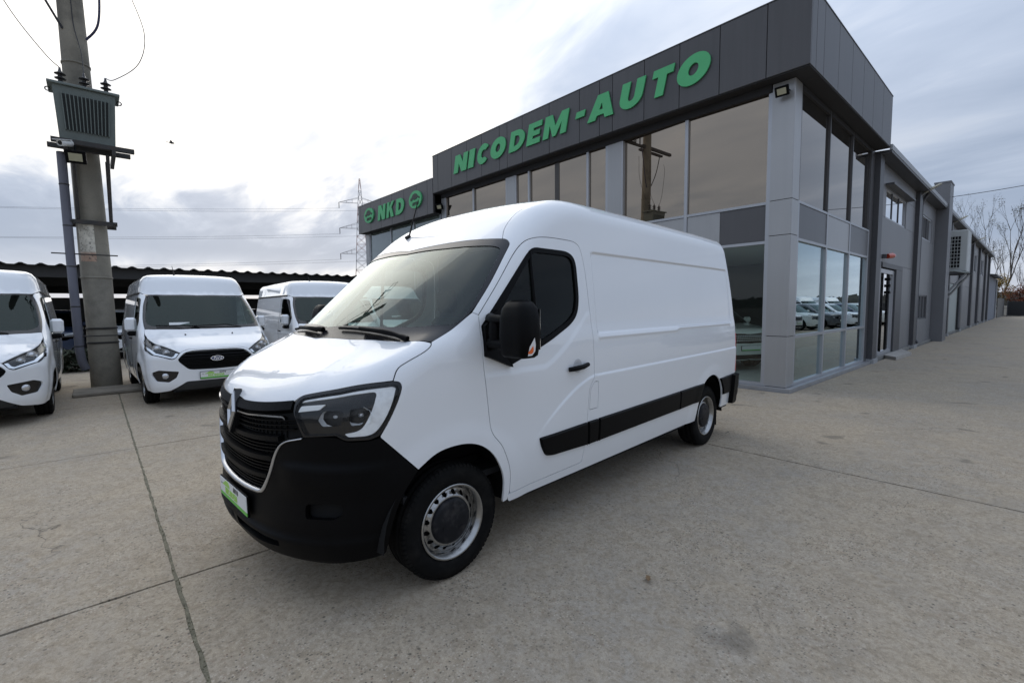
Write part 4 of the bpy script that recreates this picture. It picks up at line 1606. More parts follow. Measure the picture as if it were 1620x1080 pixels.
def build_ground():
    g = MB()
    s = 700
    g.add([(-s, -s, -.035), (s, -s, -.035), (s, s, -.035), (-s, s, -.035)], [(0, 1, 2, 3)])
    gr = tag(g.build('ground', M_BED), kind='structure')
    # outer field of plain concrete and earth, beyond the slabs
    rr = random.Random(3)

    def jit(a, b, n, axis, amp):
        out = []
        for i in range(n):
            t = i / n
            x = a[0] + (b[0] - a[0]) * t
            y = a[1] + (b[1] - a[1]) * t
            d = rr.uniform(-amp, amp) if i else 0
            if axis == 0:
                y += d
            else:
                x += d
            out.append((x, y))
        return out

    def slab(x0, x1, y0, y1, gx0, gx1, gy0, gy1, fine):
        x0, x1, y0, y1 = x0 + gx0, x1 - gx1, y0 + gy0, y1 - gy1
        st = .09 if fine else 2.0
        nx, ny = max(1, int((x1 - x0) / st)), max(1, int((y1 - y0) / st))
        am = .0045 if fine else .0
        p = jit((x0, y0), (x1, y0), nx, 0, am) + jit((x1, y0), (x1, y1), ny, 1, am) + jit((x1, y1), (x0, y1), nx, 0, am) + jit((x0, y1), (x0, y0), ny, 1, am)
        m = MB()
        m.prism([p], Matrix.Translation((0, 0, -.06)), .06 + rr.uniform(-.0012, .0012))
        m.build('concrete_slab', M_CONC, gr)
    xs_a = [-28.6, -25.0, -21.4, -17.8, -14.2, -10.62, -7.0, -3.376, 0.24, 3.9, 7.5, 11.1, 14.7, 18.3, 21.9]
    ysl = [-14.6, -9.6, -4.7, .285, 5.27]
    for j in range(len(ysl) - 1):
        y0, y1 = ysl[j], ysl[j + 1]
        xs = xs_a if y1 < 1 else [x for x in xs_a if x < -3 or x > 7]
        for i in range(len(xs) - 1):
            near = xs[i + 1] > -15 and xs[i] < 5 and y1 > -3
            w0 = .010 if abs(y0 - .285) < .01 else .003
            w1 = .010 if abs(y1 - .285) < .01 else .009
            slab(xs[i], xs[i + 1], y0, y1, .009, .009, w0, w1, near)
    xs = [-28.6, -20.9, -14.3, -7.0, 7.5, 14.7, 21.9]
    for i in range(len(xs) - 1):
        slab(xs[i], xs[i + 1], 5.27, 9.34 if xs[i] < -10 else 9.30, .004, .004, .008, .002, xs[i] > -10 and xs[i] < 5)
    ys = [9.30, 14.0, 21.0, 29, 37, 46, 56, 66, 79]
    for i in range(len(ys) - 1):
        slab(-2.92, 7.5, ys[i], ys[i + 1], 0, .004, .003, .003, False)
        slab(7.5, 21.9, ys[i], ys[i + 1], .004, .004, .003, .003, False)
    for (x0, x1, yy, w) in ((-28.6, 21.9, .285, .016),):
        st = MB()
        st.box((x0, yy - w, -.03), (x1, yy + w, -.003))
        st.build('joint_strip', mat('joint_fill', (.16, .145, .10), .95, var=.4, vscale=14, var2=.35, v2scale=120), gr)
    # moss and litter pressed into the wide joint
    jm = MB()
    for i in range(1100):
        x = -13 + 13.5 * rr.random() ** .8
        y = .285 + rr.gauss(0, .012)
        h = rr.uniform(.003, .012)
        a = rr.uniform(0, 6.28)
        l = rr.uniform(.006, .02)
        jm.add([(x - l * math.cos(a), y - l * math.sin(a) * .5, -.008), (x + l * math.cos(a), y + l * math.sin(a) * .5, -.008), (x + rr.uniform(-.006, .006), y + rr.uniform(-.006, .006), -.006 + h)], [(0, 1, 2)])
    tag(jm.build('joint_moss', mat('moss', (.12, .112, .06), .95, var=.5, vscale=25)), 'dark moss and dirt packed in the wide concrete joint', 'moss', kind='stuff')
    # strip of dirt in the joint
    return gr


GROUND = build_ground()


def leaf(x, y, s, rz, label):
    m = MB()
    out = [(-.5, 0), (-.3, .22), (-.05, .30), (.05, .18), (.3, .26), (.5, 0), (.3, -.22), (.02, -.16), (-.1, -.30), (-.3, -.2)]
    vs = [(0, 0, .02)] + [(a * s * 2, b * s * 2, .004 + .02 * abs(b) * 2 + random.uniform(0, .012)) for a, b in out]
    n = len(out)
    m.add(vs, [(0, 1 + i, 1 + (i + 1) % n) for i in range(n)])
    m.add([(-s, 0, .006), (-s * 1.5, .004, .012), (-s, .004, .008)], [(0, 1, 2)])
    o = m.build('fallen_leaf', mat('dry_leaf', (.19, .12, .06), .8, var=.4, vscale=30))
    o.location = (x, y, 0.001)
    o.rotation_euler = (0, 0, rz)
    tag(o, label, 'leaf', 'fallen leaves on the concrete')
# ------------------------------------------------------------------ showroom
CX, CY = -3.03, 9.45           # outer corner of the column cladding
M_FASC = mat('fascia_grey', (.070, .068, .070), .40, spec=.45, var=.10, vscale=.5, objvar=.05, streak=.10)
M_FASC_S = mat('fascia_grey_side', (.064, .066, .072), .36, spec=.5, var=.08, vscale=.5)
M_ALU = mat('alu_panel_silver', (.37, .37, .37), .35, metal=.35, var=.06, vscale=.6, objvar=.05, streak=.035)
M_ALUF = mat('alu_frame', (.40, .41, .43), .35, metal=.4, var=.05, vscale=2)
M_SPAND = mat('spandrel_dark', (.085, .083, .086), .33, var=.06, vscale=1, objvar=.06, streak=.06)
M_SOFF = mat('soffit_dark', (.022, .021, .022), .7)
M_BRONZE = glass_mat('bronze_mirror_glass', (.05, .045, .04), ior=2.4, gain=1.9, wobble=.03, body=(.035, .028, .022), body_amt=.8, gloss_tint=(1.0, .83, .65), wscale=.9)
M_SHOPGL = glass_mat('shop_glass', (.90, .94, .92), gain=.6, wobble=.004)
M_SHOPGLR = glass_mat('shop_glass_side', (.66, .72, .70), gain=2.4, wobble=.004, gloss_tint=(.86, .97, 1.0))
M_INTW = mat('interior_wall', (.10, .11, .105), .8)
M_INTF = mat('interior_floor', (.50, .49, .46), .35, var=.1, vscale=3)


M_BRONZE2 = glass_mat('grey_mirror_glass', (.05, .05, .05), ior=2.4, gain=1.5, wobble=.010, body=(.03, .03, .03), body_amt=.8, gloss_tint=(.80, .75, .70), wscale=.8)


def build_showroom():
    base = (-8.8, 9.45, 0)
    root = empty('showroom_building', base)
    tag(root, 'dark grey car showroom with green sign letters and mirrored upper windows', 'building')

    def B(a, b, name, m, parent=root, c=0.0):
        k = MB(base)
        if c:
            k.cbox(a, b, c)
        else:
            k.box(a, b)
        return k.build(name, m, parent)
    FY, FX = 9.149, -2.729
    seams = [-14.37, -14.04, -13.21, -12.36, -11.59, -10.74, -10.40, -9.76, -8.73, -7.71, -7.10, -6.73, -5.90, -5.08, -4.26, -3.42, -2.729]
    for i in range(len(seams) - 1):
        x0, x1 = seams[i] + .006, seams[i + 1] - .006
        if i == len(seams) - 2:
            x1 = seams[-1]
        B((x0, FY, 5.62), (x1, FY + .04, 6.872), 'fascia_panel', M_FASC, c=.004)
    ys = [9.149 + .002, 9.45, 9.87, 10.77, 11.72, 12.64, 13.56, 14.53, 15.56]
    for i in range(len(ys) - 1):
        y0 = ys[i] + (.042 if i == 0 else .006)
        B((FX - .04, y0, 5.62), (FX, ys[i + 1] - .006, 6.872), 'fascia_panel', M_FASC, c=.004)
    # fascia frame behind the seams, soffit and parapet cap
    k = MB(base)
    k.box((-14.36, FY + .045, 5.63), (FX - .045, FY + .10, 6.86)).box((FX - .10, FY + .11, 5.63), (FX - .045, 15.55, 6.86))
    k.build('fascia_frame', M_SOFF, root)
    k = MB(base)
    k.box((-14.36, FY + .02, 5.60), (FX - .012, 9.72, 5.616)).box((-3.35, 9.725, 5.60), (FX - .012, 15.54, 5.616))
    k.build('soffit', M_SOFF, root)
    k = MB(base)
    k.box((-14.38, FY - .008, 6.876), (FX + .008, FY + .16, 6.895)).box((FX - .15, FY + .165, 6.876), (FX + .008, 15.57, 6.895))
    k.build('parapet_cap', M_FASC, root)
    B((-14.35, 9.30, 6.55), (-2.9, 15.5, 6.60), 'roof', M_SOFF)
    B((-14.37, FY + .045, 5.62), (-14.33, 9.8, 6.87), 'fascia_end_panel', M_FASC)
    B((-14.3, 15.515, 5.62), (-2.775, 15.56, 6.85), 'fascia_end_panel', M_FASC)
    # second floor soffit recess line and head
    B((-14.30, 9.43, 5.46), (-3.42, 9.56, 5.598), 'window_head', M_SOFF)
    # piers (x0,x1)
    piers = [(-7.08, -6.68), (-10.80, -10.40), (-14.31, -14.10)]
    for x0, x1 in piers:
        B((x0, 9.452, .08), (x1, 9.75, 2.78), 'pier_cladding', M_ALU, c=.004)
        B((x0, 9.452, 2.79), (x1, 9.75, 3.50), 'pier_cladding', M_ALU, c=.004)
        B((x0, 9.452, 3.51), (x1, 9.75, 5.596), 'pier_cladding', M_ALU, c=.004)
    # corner column: cladding panels with dark joints
    zj = [.075, 1.025, 2.88, 3.515, 5.596]
    for i in range(4):
        k = MB(base)
        x0, x1, y0, y1 = -3.405, CX, CY, 9.80
        ch = .012
        pts = [(x0, y0), (x1 - ch, y0), (x1, y0 + ch), (x1, y1), (x0, y1)]
        k.prism([pts], Matrix.Translation((0, 0, zj[i] + .006)), zj[i + 1] - zj[i] - .012)
        k.build('column_cladding', M_ALU, root)
    B((-3.39, 9.465, .05), (-3.045, 9.79, 5.59), 'column_core', M_SOFF)
    # plinth
    k = MB(base)
    k.box((-14.3, 9.345, -.03), (-2.93, 9.95, .07)).box((-3.6, 9.955, -.03), (-2.93, 15.6, .07))
    k.build('plinth', mat('plinth_sheet', (.33, .335, .35), .4, metal=.3, dirt=(.2, .18, .15), dirt_amt=.5, dirt_scale=3), root)
    # windows: bays between piers with mullions
    GY = 9.51
    bays = [[-6.68, -5.065, -3.437], [-10.40, -9.835, -7.705, -7.11], [-14.08, -12.45, -10.80]]
    mw = .035

    def mull(x, z0, z1, w=mw):
        B((x - w, 9.455, z0), (x + w, 9.56, z1), 'window_mullion', M_ALUF, c=.003)
    for bay in bays:
        for x in bay:
            mull(x, .075, 5.458)
        for i in range(len(bay) - 1):
            a, b = bay[i] + mw + .001, bay[i + 1] - mw - .001
            # rails
            for z0, z1 in ((.075, .13), (2.745, 2.80), (3.465, 3.515)):
                B((a, 9.458, z0), (b, 9.557, z1), 'window_rail', M_ALUF)
            p = MB(base)
            tw = .0
            # sheets never sit quite parallel: each pane is turned a touch
            tw = {(0, 0): -2.2, (0, 1): .3, (1, 1): -.3, (2, 0): .4}.get((bays.index(bay), i), 0.0)
            cm = Matrix.Translation(((a + b) / 2, GY, 0)) @ Matrix.Rotation(R(tw), 4, 'Z') @ Matrix.Translation((-(a + b) / 2, -GY, 0))
            p.box((a - .005, GY, 3.51), (b + .005, GY + .008, 5.47), cm)
            p.build('window_pane', M_BRONZE, root)
            p = MB(base)
            p.box((a - .005, GY, .125), (b + .005, GY + .008, 2.75))
            p.build('window_pane', M_SHOPGL, root)
            # spandrel band: light and dark boards
            if bay is bays[0] and i == 1:
                sp = [(a, -4.33, M_ALU), (-4.33, b, M_SPAND)]
            elif bay is bays[0]:
                sp = [(a, -5.86, M_SPAND), (-5.86, b, M_ALU)]
            else:
                mid = (a + b) / 2
                sp = [(a, mid, M_ALU), (mid, b, M_SPAND)]
            for q0, q1, mm in sp:
                B((q0 + .004, 9.475, 2.805), (q1 - .004, 9.54, 3.46), 'spandrel_panel', mm, c=.003)
    # broad dark brown strip in front of the middle bay's upper glass
    B((-8.86, 9.50, 3.515), (-8.70, 9.507, 5.458), 'window_mullion', mat('brown_strip', (.05, .042, .034), .3))
    # right-hand facade
    GX = -3.085
    ys = [9.845, 11.64, 13.42, 15.22]
    for y in ys:
        B((-3.13, y - mw, .075), (-3.035, y + mw, 3.53), 'window_mullion', M_ALUF, c=.003)
        B((-3.13, y - .022, 3.532), (-3.04, y + .022, 5.596), 'window_mullion', M_SPAND, c=.003)
    for i in range(3):
        a, b = ys[i] + mw + .001, ys[i + 1] - mw - .001
        for z0, z1 in ((.075, .12), (.975, 1.03), (2.80, 2.85), (3.485, 3.53), (5.50, 5.596)):
            B((-3.127, a, z0), (-3.038, b, z1), 'window_rail', M_ALUF if z0 < 5 else M_SOFF)
        for z0, z1, mm in ((.12, .975, M_SHOPGLR), (1.03, 2.80, M_SHOPGLR), (3.53, 5.50, M_BRONZE2)):
            p = MB(base)
            q_ = .016 if z0 > 3 else .004
            p.box((GX - .008, a - q_, z0 - .004), (GX, b + q_, z1 + .004))
            p.build('window_pane', mm, root)
        B((-3.10, a + .003, 2.853), (-3.05, b - .003, 3.482), 'spandrel_panel', M_ALU if i == 1 else M_SPAND, c=.003)
    B((-3.3, 15.257, .07), (-3.035, 15.52, 5.596), 'end_pier', M_SPAND, c=.004)
    # interior
    k = MB(base)
    k.box((-14.3, 9.96, .02), (-3.62, 15.4, .06))
    k.build('interior_floor', M_INTF, root)
    B((-14.3, 9.60, 2.86), (-3.16, 15.4, 3.40), 'interior_ceiling', mat('ceiling_white', (.6, .6, .58), .8))
    B((-14.3, 15.40, .06), (-3.16, 15.46, 5.6), 'interior_back_wall', mat('interior_dark', (.06, .066, .062), .8))
    B((-14.34, 9.80, .06), (-14.3, 15.4, 5.6), 'interior_side_wall', M_INTW)
    # green letters
    spans = [('N', -13.04, -12.22), ('I', -12.26, -11.85), ('C', -11.81, -11.19), ('O', -11.17, -10.36), ('D', -10.30, -9.56), ('E', -9.57, -8.93), ('M', -8.94, -8.0), ('A', -7.44, -6.65), ('U', -6.55, -5.83), ('T', -5.77, -5.16), ('O', -5.17, -4.36)]
    hh, sh = .545, .24
    for ch, a, b in spans:
        k = MB(base)
        k.prism(glyph(ch, (b - a) - hh * sh * (.25 if ch == 'A' else 1), hh, sh * (.75 if ch == 'A' else 1)), frame((a, FY - .012, 5.988), (1, 0, 0), (0, 0, 1), (0, -1, 0)), .028)
        k.build('sign_letter', M_GREEN, root)
    k = MB(base)
    k.prism([[(0, 0), (.28, 0), (.325, .145), (.045, .145)]], frame((-7.81, FY - .012, 6.195), (1, 0, 0), (0, 0, 1), (0, -1, 0)), .028)
    k.build('sign_letter', M_GREEN, root)
    return root


SHOW = build_showroom()



def build_wing():
    base = (-17.5, 9.45, 0)
    root = empty('side_wing', base)
    tag(root, 'lower grey wing with three green letters between two oval car signs', 'building')
    FY = 9.149

    def B(a, b, name, m, parent=root, c=0.0):
        k = MB(base)
        k.cbox(a, b, c) if c else k.box(a, b)
        return k.build(name, m, parent)
    xs = [-20.6, -20.35, -19.35, -18.38, -17.42, -16.45, -15.50, -14.75, -14.385]
    for i in range(len(xs) - 1):
        B((xs[i] + .006, FY, 4.945), (xs[i + 1] - .006, FY + .04, 6.14), 'fascia_panel', M_FASC, c=.004)
    B((-20.6, FY + .045, 4.95), (-14.40, FY + .1, 6.13), 'fascia_frame', M_SOFF)
    B((-20.6, FY + .105, 4.95), (-20.56, 15, 6.13), 'fascia_end_panel', M_FASC)
    B((-20.62, FY - .008, 6.143), (-14.40, 9.4, 6.16), 'parapet_cap', M_FASC)
    B((-20.55, FY + .105, 4.95), (-14.40, 15, 4.975), 'soffit', M_SOFF)
    B((-20.55, 9.4, 5.9), (-14.40, 15, 5.95), 'roof', M_SOFF)
    mx = [-20.15, -18.18, -16.30, -14.42]
    for x in mx:
        B((x - .03, 9.46, 0.0), (x + .03, 9.56, 4.945), 'window_mullion', M_ALUF)
    gl = glass_mat('wing_glass', (.55, .62, .58), gain=2.6, wobble=.004, body=(.30, .36, .33), body_amt=.35)
    for i in range(3):
        a, b = mx[i] + .031, mx[i + 1] - .031
        B((a, 9.463, 3.50), (b, 9.557, 3.58), 'window_rail', M_ALUF)
        p = MB(base)
        p.box((a, 9.50, 3.58), (b, 9.508, 4.94))
        p.build('window_pane', gl, root)
        B((a, 9.475, .02), (b, 9.55, 3.498), 'wall_panel', M_SPAND)
    B((-20.55, 9.45, 0), (-20.19, 9.8, 4.945), 'pier_cladding', M_ALU)
    B((-20.5, 14.9, 0), (-14.40, 15, 4.94), 'back_wall', M_INTW)
    B((-20.54, 9.81, 0), (-20.5, 14.9, 4.94), 'wall_panel', M_SPAND)
    for ch, a, b in (('N', -18.62, -17.88), ('K', -17.84, -17.12), ('D', -17.06, -16.33)):
        k = MB(base)
        k.prism(glyph(ch, (b - a) - .6 * .18, .60, .18), frame((a, FY - .012, 5.255), (1, 0, 0), (0, 0, 1), (0, -1, 0)), .028)
        k.build('sign_letter', M_GREEN, root)
    dark = mat('sign_dark', (.03, .045, .035), .6)
    for cx in (-19.42, -15.52):
        M = frame((cx, FY - .005, 5.60), (1, 0, 0), (0, 0, 1), (0, -1, 0))
        k = MB(base)
        k.prism([arc(0, 0, .45, .315, 0, 360, 40)[:-1]], M, .05)
        ov = k.build('oval_sign', M_GREEN, root)
        k = MB(base)
        car = [(-.30, -.04), (-.33, .04), (-.22, .08), (-.14, .17), (.02, .20), (.14, .16), (.22, .07), (.33, .05), (.34, -.02), (.25, -.01), (.20, .05), (.13, -.01), (-.08, -.03), (-.13, .03), (-.19, -.03)]
        k.prism([car], M @ Matrix.Translation((0, .02, .05)), .012)
        write(k, 'AUTO', M @ Matrix.Translation((-.19, -.21, .05)), .115, .012, 0, .14)
        k.build('oval_motif', dark, ov)
    return root


WING = build_wing()

# ------------------------------------------------------------------ high-roof delivery vans parked in a row
def ford_f(x, y, z):
    ay = np.abs(y)
    w = .985 - .05 * np.clip((.62 - z) / .35, 0, 1.4) ** 2 - .11 * np.clip((z - 1.0) / .9, 0, 2) ** 1.4 - .05 * np.clip((x + .2) / .9, 0, 2) ** 2
    w = w - .012 * sstep(1.93, 1.97, z)
    for cx in (0.0, -2.933):
        rr = np.sqrt((x - cx) ** 2 + (z - .34) ** 2)
        w = w + .015 * sstep(.60, .44, rr)
    side = ay - w
    nx = .955 - .30 * ay ** 2.8 - .22 * np.clip((z - .80) / .4, 0, 2) ** 1.6 - .10 * np.clip((.42 - z) / .25, 0, 1.2) ** 2
    t = .80 - x
    hz = .985 + .50 * t - .06 * np.clip(t, 0, 2) ** 2 - .10 * ay ** 2.5 + .008 * sstep(.62, .5, ay)
    hz = smin(hz, 1.40 + 0 * x, .05)
    low = smax(smax((x - nx) * .9, (z - hz) * .88, .12), side, .10)
    zz = np.maximum(z, 1.18)
    wx = .30 - (zz - 1.27) * 1.30 - .22 * ay ** 2.2
    # the raised roof stands steeper above the screen
    wx = wx + .42 * np.clip(zz - 1.93, 0, 1) * 1.5
    rz = 2.30 - .05 * ay ** 2.5 - .02 * np.clip((-.9 - x) / 3, -1, 1) ** 2
    up = smax((x - wx) * .62, (z - rz) * .95, .14)
    up = smax(up, side, .13)
    b = smin(low, up, .05)
    return smax(b, (-3.98 + .10 * np.clip((z - 1.0) / 1.3, 0, 1) ** 2) - x, .06)


M_FGREY = mat('lower_grey_plastic', (.02, .021, .022), .6)
M_NAVY = mat('badge_navy', (.012, .03, .12), .15, coat=1.0)
M_FGLASS = glass_mat('van_screen_glass', (.22, .28, .27), gain=.85, gloss_tint=(.84, 1.0, .97))


def build_ford(paint, label, loc, rz):
    sf = Surf(ford_f)
    S, Fp = sf.S, sf.F
    root = empty('delivery_van', loc, rz)
    tag(root, label, 'van', 'delivery vans parked along the pole')
    HL = [(0, .56, .915), (0, .62, .84), (0, .66, .80), (0, .93, .90), (0, .955, 1.0), (0, .90, 1.19), (0, .86, 1.135), (0, .80, 1.05)]
    hl = Fp((.51, .905), (.57, .825), (.62, .80), (.88, .885), (.905, .92)) + [(.30, .955, 1.16), (.30, .93, 1.20), (.36, .895, 1.19)] + Fp((.80, 1.055))
    hood = Fp((0, .955)) + Fp((.40, .955), (.47, .93), (.51, .905), (.80, 1.055)) + [(.36, .895, 1.19), (.22, .93, 1.265), (.10, .90, 1.30), (.16, .80, 1.295), (.27, .45, 1.285), (.305, 0, 1.28)]
    emit('bonnet', panel(sf, rounded(hood, [0, .03, .03, 0, .05, .03, .08, .03, .05, .08, 0], .05), (.5, .1, .85), half=True, res=.06), paint, root)
    wsT = [(-.50, 0, 1.90), (-.545, .45, 1.895), (-.66, .76, 1.865)]
    ws = wsT + [(-.46, .835, 1.70), (-.16, .895, 1.48), (.02, .90, 1.35), (.10, .895, 1.30), (.16, .80, 1.297), (.27, .45, 1.287), (.305, 0, 1.282)]
    wg = [(-.475, 0, 1.875), (-.52, .45, 1.868), (-.615, .73, 1.845), (-.44, .79, 1.69), (-.15, .85, 1.48), (0, .855, 1.38), (.10, .78, 1.345), (.20, .45, 1.34), (.235, 0, 1.34)]
    rg = [0, .1, .06, .1, .1, .06, .06, .1, 0]
    ring = np.concatenate([rounded(ws, [0, .1, .06, .1, .1, .08, .03, .05, .08, 0], .05, closed=False), rounded(wg, rg, .05, closed=False)[::-1]])
    emit('windscreen_surround', panel(sf, ring, (.7, .3, .6), half=True, res=.05, gap=.001, off=-.002, flange=.005), M_BLACKGL, root)
    emit('windscreen', panel(sf, rounded(wg, rg, .05), (.75, .1, .65), half=True, res=.07, off=-.002, gap=0, flange=0), M_FGLASS, root)
    top = wsT + S((-.72, 1.90), (-1.2, 1.955), (-3.80, 1.955)) + [(-3.88, 0, 2.2)]
    emit('high_roof', panel(sf, rounded(wsT + S((-.74, 1.925), (-.95, 1.945), (-3.82, 1.945)) + [(-3.93, .80, 1.945), (-3.93, 0, 1.945)], [0, .1, .03, .04, .05, .03, .03, 0], .07), (.25, .12, 1), half=True, res=.06, off=.004), paint, root)
    st = rounded(S((-.80, 1.905), (-3.80, 1.905), (-3.80, 1.94), (-.80, 1.94)), 0, .1)
    both('roof_strip', panel(sf, st, (0, 1, .2), res=.1, off=.008, flange=.008), M_BLACKPL, root)
    win = S((-.20, 1.42), (-.62, 1.82), (-.72, 1.85), (-1.15, 1.85), (-1.19, 1.80), (-1.16, 1.30), (-.55, 1.22), (-.22, 1.28))
    WIN = rounded(win, [.03, .06, .05, .06, .05, .06, .08, .04], .04)
    arch = S((-.415, .30), (-.40, .48), (-.28, .66), (-.05, .745), (.17, .72), (.33, .60), (.405, .44), (.43, .30))
    archb = S((-3.36, .30), (-3.33, .50), (-3.20, .67), (-2.98, .745), (-2.76, .70), (-2.60, .55), (-2.525, .30))
    side = [(-.66, .76, 1.865), (-.46, .835, 1.70), (-.16, .895, 1.48), (.02, .90, 1.35), (.10, .895, 1.30), (.22, .93, 1.265), (.30, .945, 1.20), (.33, .955, 1.08)] + [(.50, .93, .95), (.52, .93, .78)] + arch[::-1] + archb[::-1] \
        + S((-3.90, .30), (-3.88, 1.2), (-3.80, 1.94), (-.95, 1.943), (-.74, 1.92))
    side = [p for p in side]
    both('body_side', panel(sf, rounded(side, [.06, .1, .1, .08, .03, .04, .04, .03, .02, .02] + [0, .1, .1, .12, .12, .1, .1, 0] * 1 + [0, .1, .1, .12, .1, .1, 0] + [.05, .1, .03, .04, .03], .06), (.15, 1, .2), holes=[WIN], res=.06), paint, root)
    for s in (1, -1):
        gp = panel(sf, WIN, (0, 1, .1), res=.1, off=-.006, gap=-.003, flange=0)
        emit('side_window', gp, M_GLASS_SIDE, root, s < 0)
    dg = MB()
    for s in (1, -1):
        for q in (rounded(S((-.33, .80), (-.44, .42), (-1.22, .42), (-1.26, 1.1), (-1.26, 1.86)), .04, .06, closed=False),):
            dg.tube([(p[0], s * (p[1] + .0005), p[2]) for p in sf.snap(q)], .003, 4, False)
    dg.build('door_seam', M_DARK, root)
    # bumper with openings
    gri = Fp((.34, .93), (.45, .90), (.545, .80), (.53, .76), (.42, .64), (.36, .625))
    grl = Fp((0, .935)) + gri + Fp((0, .615))
    fogs = rounded(Fp((.54, .60), (.80, .635), (.885, .60), (.89, .555), (.84, .455), (.68, .43), (.58, .50)), .02, .03)
    low = Fp((0, .425), (.44, .425), (.54, .36), (.66, .29), (0, .29))
    bmp = Fp((0, .952), (.38, .953), (.47, .928), (.51, .90), (.57, .822), (.62, .797), (.88, .882)) + [(.52, .93, .95), (.50, .935, .80)] + S((.335, .605), (.405, .44), (.43, .285)) + Fp((.80, .27), (.665, .288), (.54, .362), (.44, .43), (0, .43))
    brr = [0, .04, .03, .02, .03, .03, .03, .03, .03, .05, .08, .03, .05, .02, .03, .03, 0]
    gh = rounded([p for p in grl], [0, .04, .04, .03, .03, .04, .04, 0], .03)
    # outline that leaves the grille out: go down the grille edge
    bo = Fp((.38, .953), (.47, .928), (.51, .90), (.57, .822), (.62, .797), (.88, .882)) + [(.52, .93, .95), (.50, .935, .80)] + S((.335, .605), (.405, .44), (.43, .285)) + Fp((.80, .27), (.665, .288), (.54, .362), (.44, .43), (0, .43), (0, .61), (.36, .62), (.42, .635), (.535, .757), (.55, .80), (.455, .905), (.345, .935), (0, .94), (0, .953))
    br2 = [.03, .03, .02, .03, .03, .03, .03, .03, .05, .08, .03, .05, .02, .03, .03, 0, 0, .04, .04, .03, .03, .04, .04, 0, 0]
    emit('front_bumper', panel(sf, rounded(bo, br2, .04), (1, .55, 0), holes=[fogs], res=.045, gap=.001, flange=.03, half=True), paint, root)
    emit('grille', panel(sf, rounded(grl, [0, .04, .04, .03, .03, .04, .04, 0], .04), (1, .1, 0), res=.07, off=-.03, gap=-.004, flange=0, half=True), M_DARK, root)
    for z in (.905, .855, .805, .755, .705, .66):
        l = float(np.interp(z, [.62, .64, .76, .80, .90, .93], [.36, .41, .525, .54, .45, .35]))
        b = MB()
        vs, fs = ribbon(sf, Fp(*[(y, z) for y in np.linspace(-l, l, 15)]), .026, .03, -.004)
        b.add(vs, fs)
        b.build('grille_slat', M_BLACKPL, root)
    emit('lower_inlet', panel(sf, rounded(low, [0, .03, .03, .02, 0], .05), (1, .2, 0), res=.08, off=-.012, gap=0, flange=.01, half=True), M_FGREY, root)
    both('fog_lamp_surround', panel(sf, fogs, (1, .6, 0), res=.06, off=-.022, gap=-.002, flange=0), M_BLACKGL, root)
    for s in (1, -1):
        q = Fp((.72, .535))[0]
        b = MB()
        ax = Vector((.95, .3 * s, 0)).normalized()
        xx = Vector((0, 0, 1)).cross(ax)
        b.lathe([(.05, -.02), (.045, .004), (.02, .010), (.0005, .011)], frame((q[0] - .015, s * q[1], q[2]), xx, ax.cross(xx), ax), 16)
        b.build('fog_lamp', M_SILVER, root)
    both('headlamp_housing', panel(sf, rounded(hl, .02, .03), (.8, .6, .2), res=.06, off=-.028, gap=-.003, flange=0), M_BLACKGL, root)
    both('headlamp_cover', panel(sf, rounded(hl, .02, .03), (.8, .6, .2), res=.06, off=.001, gap=.002, flange=.02), M_COVER, root)
    gd = Fp((.53, .90), (.575, .835), (.62, .815), (.85, .89)) + [(.36, .945, 1.02), (.33, .945, 1.10)] + [(.36, .935, 1.09), (.40, .93, 1.03)] + Fp((.82, .915), (.63, .845), (.60, .86), (.57, .905))
    both('daytime_light', panel(sf, rounded(gd, .008, .03), (.8, .6, .2), res=.06, off=-.008, gap=.001, flange=.015), M_CHROME, root)
    for s in (1, -1):
        for (yy, zz, rr) in ((.80, .985, .062), (.69, .92, .05)):
            q = Fp((yy, zz))[0]
            ax = Vector((.93, .28 * s, .05)).normalized()
            xx = Vector((0, 0, 1)).cross(ax).normalized()
            M = frame(Vector((q[0], s * q[1], q[2])) - ax * .018, xx, ax.cross(xx), ax)
            b = MB()
            b.lathe([(rr, .006), (rr * .82, -.012), (rr * .62, -.006), (rr * .55, .004), (rr * .3, .012), (.0005, .014)], M, 20)
            b.build('headlamp_reflector', M_SILVER, root)
    q = Fp((0, .775))[0]
    bd = MB()
    M = frame((q[0] + .004, 0, .79), (0, 1, 0), Vector((-.1, 0, 1)).normalized(), Vector((1, 0, .1)).normalized())
    bd.prism([arc(0, 0, .098, .042, 0, 360, 32)[:-1]], M @ Matrix.Translation((0, 0, -.03)), .034)
    bo_ = bd.build('oval_badge', M_CHROME, root)
    bi = MB()
    bi.prism([arc(0, 0, .090, .035, 0, 360, 32)[:-1]], M @ Matrix.Translation((0, 0, .0)), .006)
    bi.build('badge_field', M_NAVY, bo_)
    cu = bpy.data.curves.new('script', 'FONT')
    cu.body = 'Ford'
    cu.size = .062
    cu.align_x = 'CENTER'
    cu.align_y = 'CENTER'
    cu.shear = .35
    cu.extrude = .001
    tmp = bpy.data.objects.new('tmp_text', cu)
    COL.objects.link(tmp)
    bpy.context.view_layer.update()
    me = bpy.data.meshes.new_from_object(tmp.evaluated_get(bpy.context.evaluated_depsgraph_get()))
    bpy.data.objects.remove(tmp)
    me.transform(M @ Matrix.Translation((0, 0, .008)))
    link_mesh('badge_script', me, M_CHROME, bo_)
    make_plate(root, (.975, 0, .515), (0, 1, 0), (1, 0, 0))
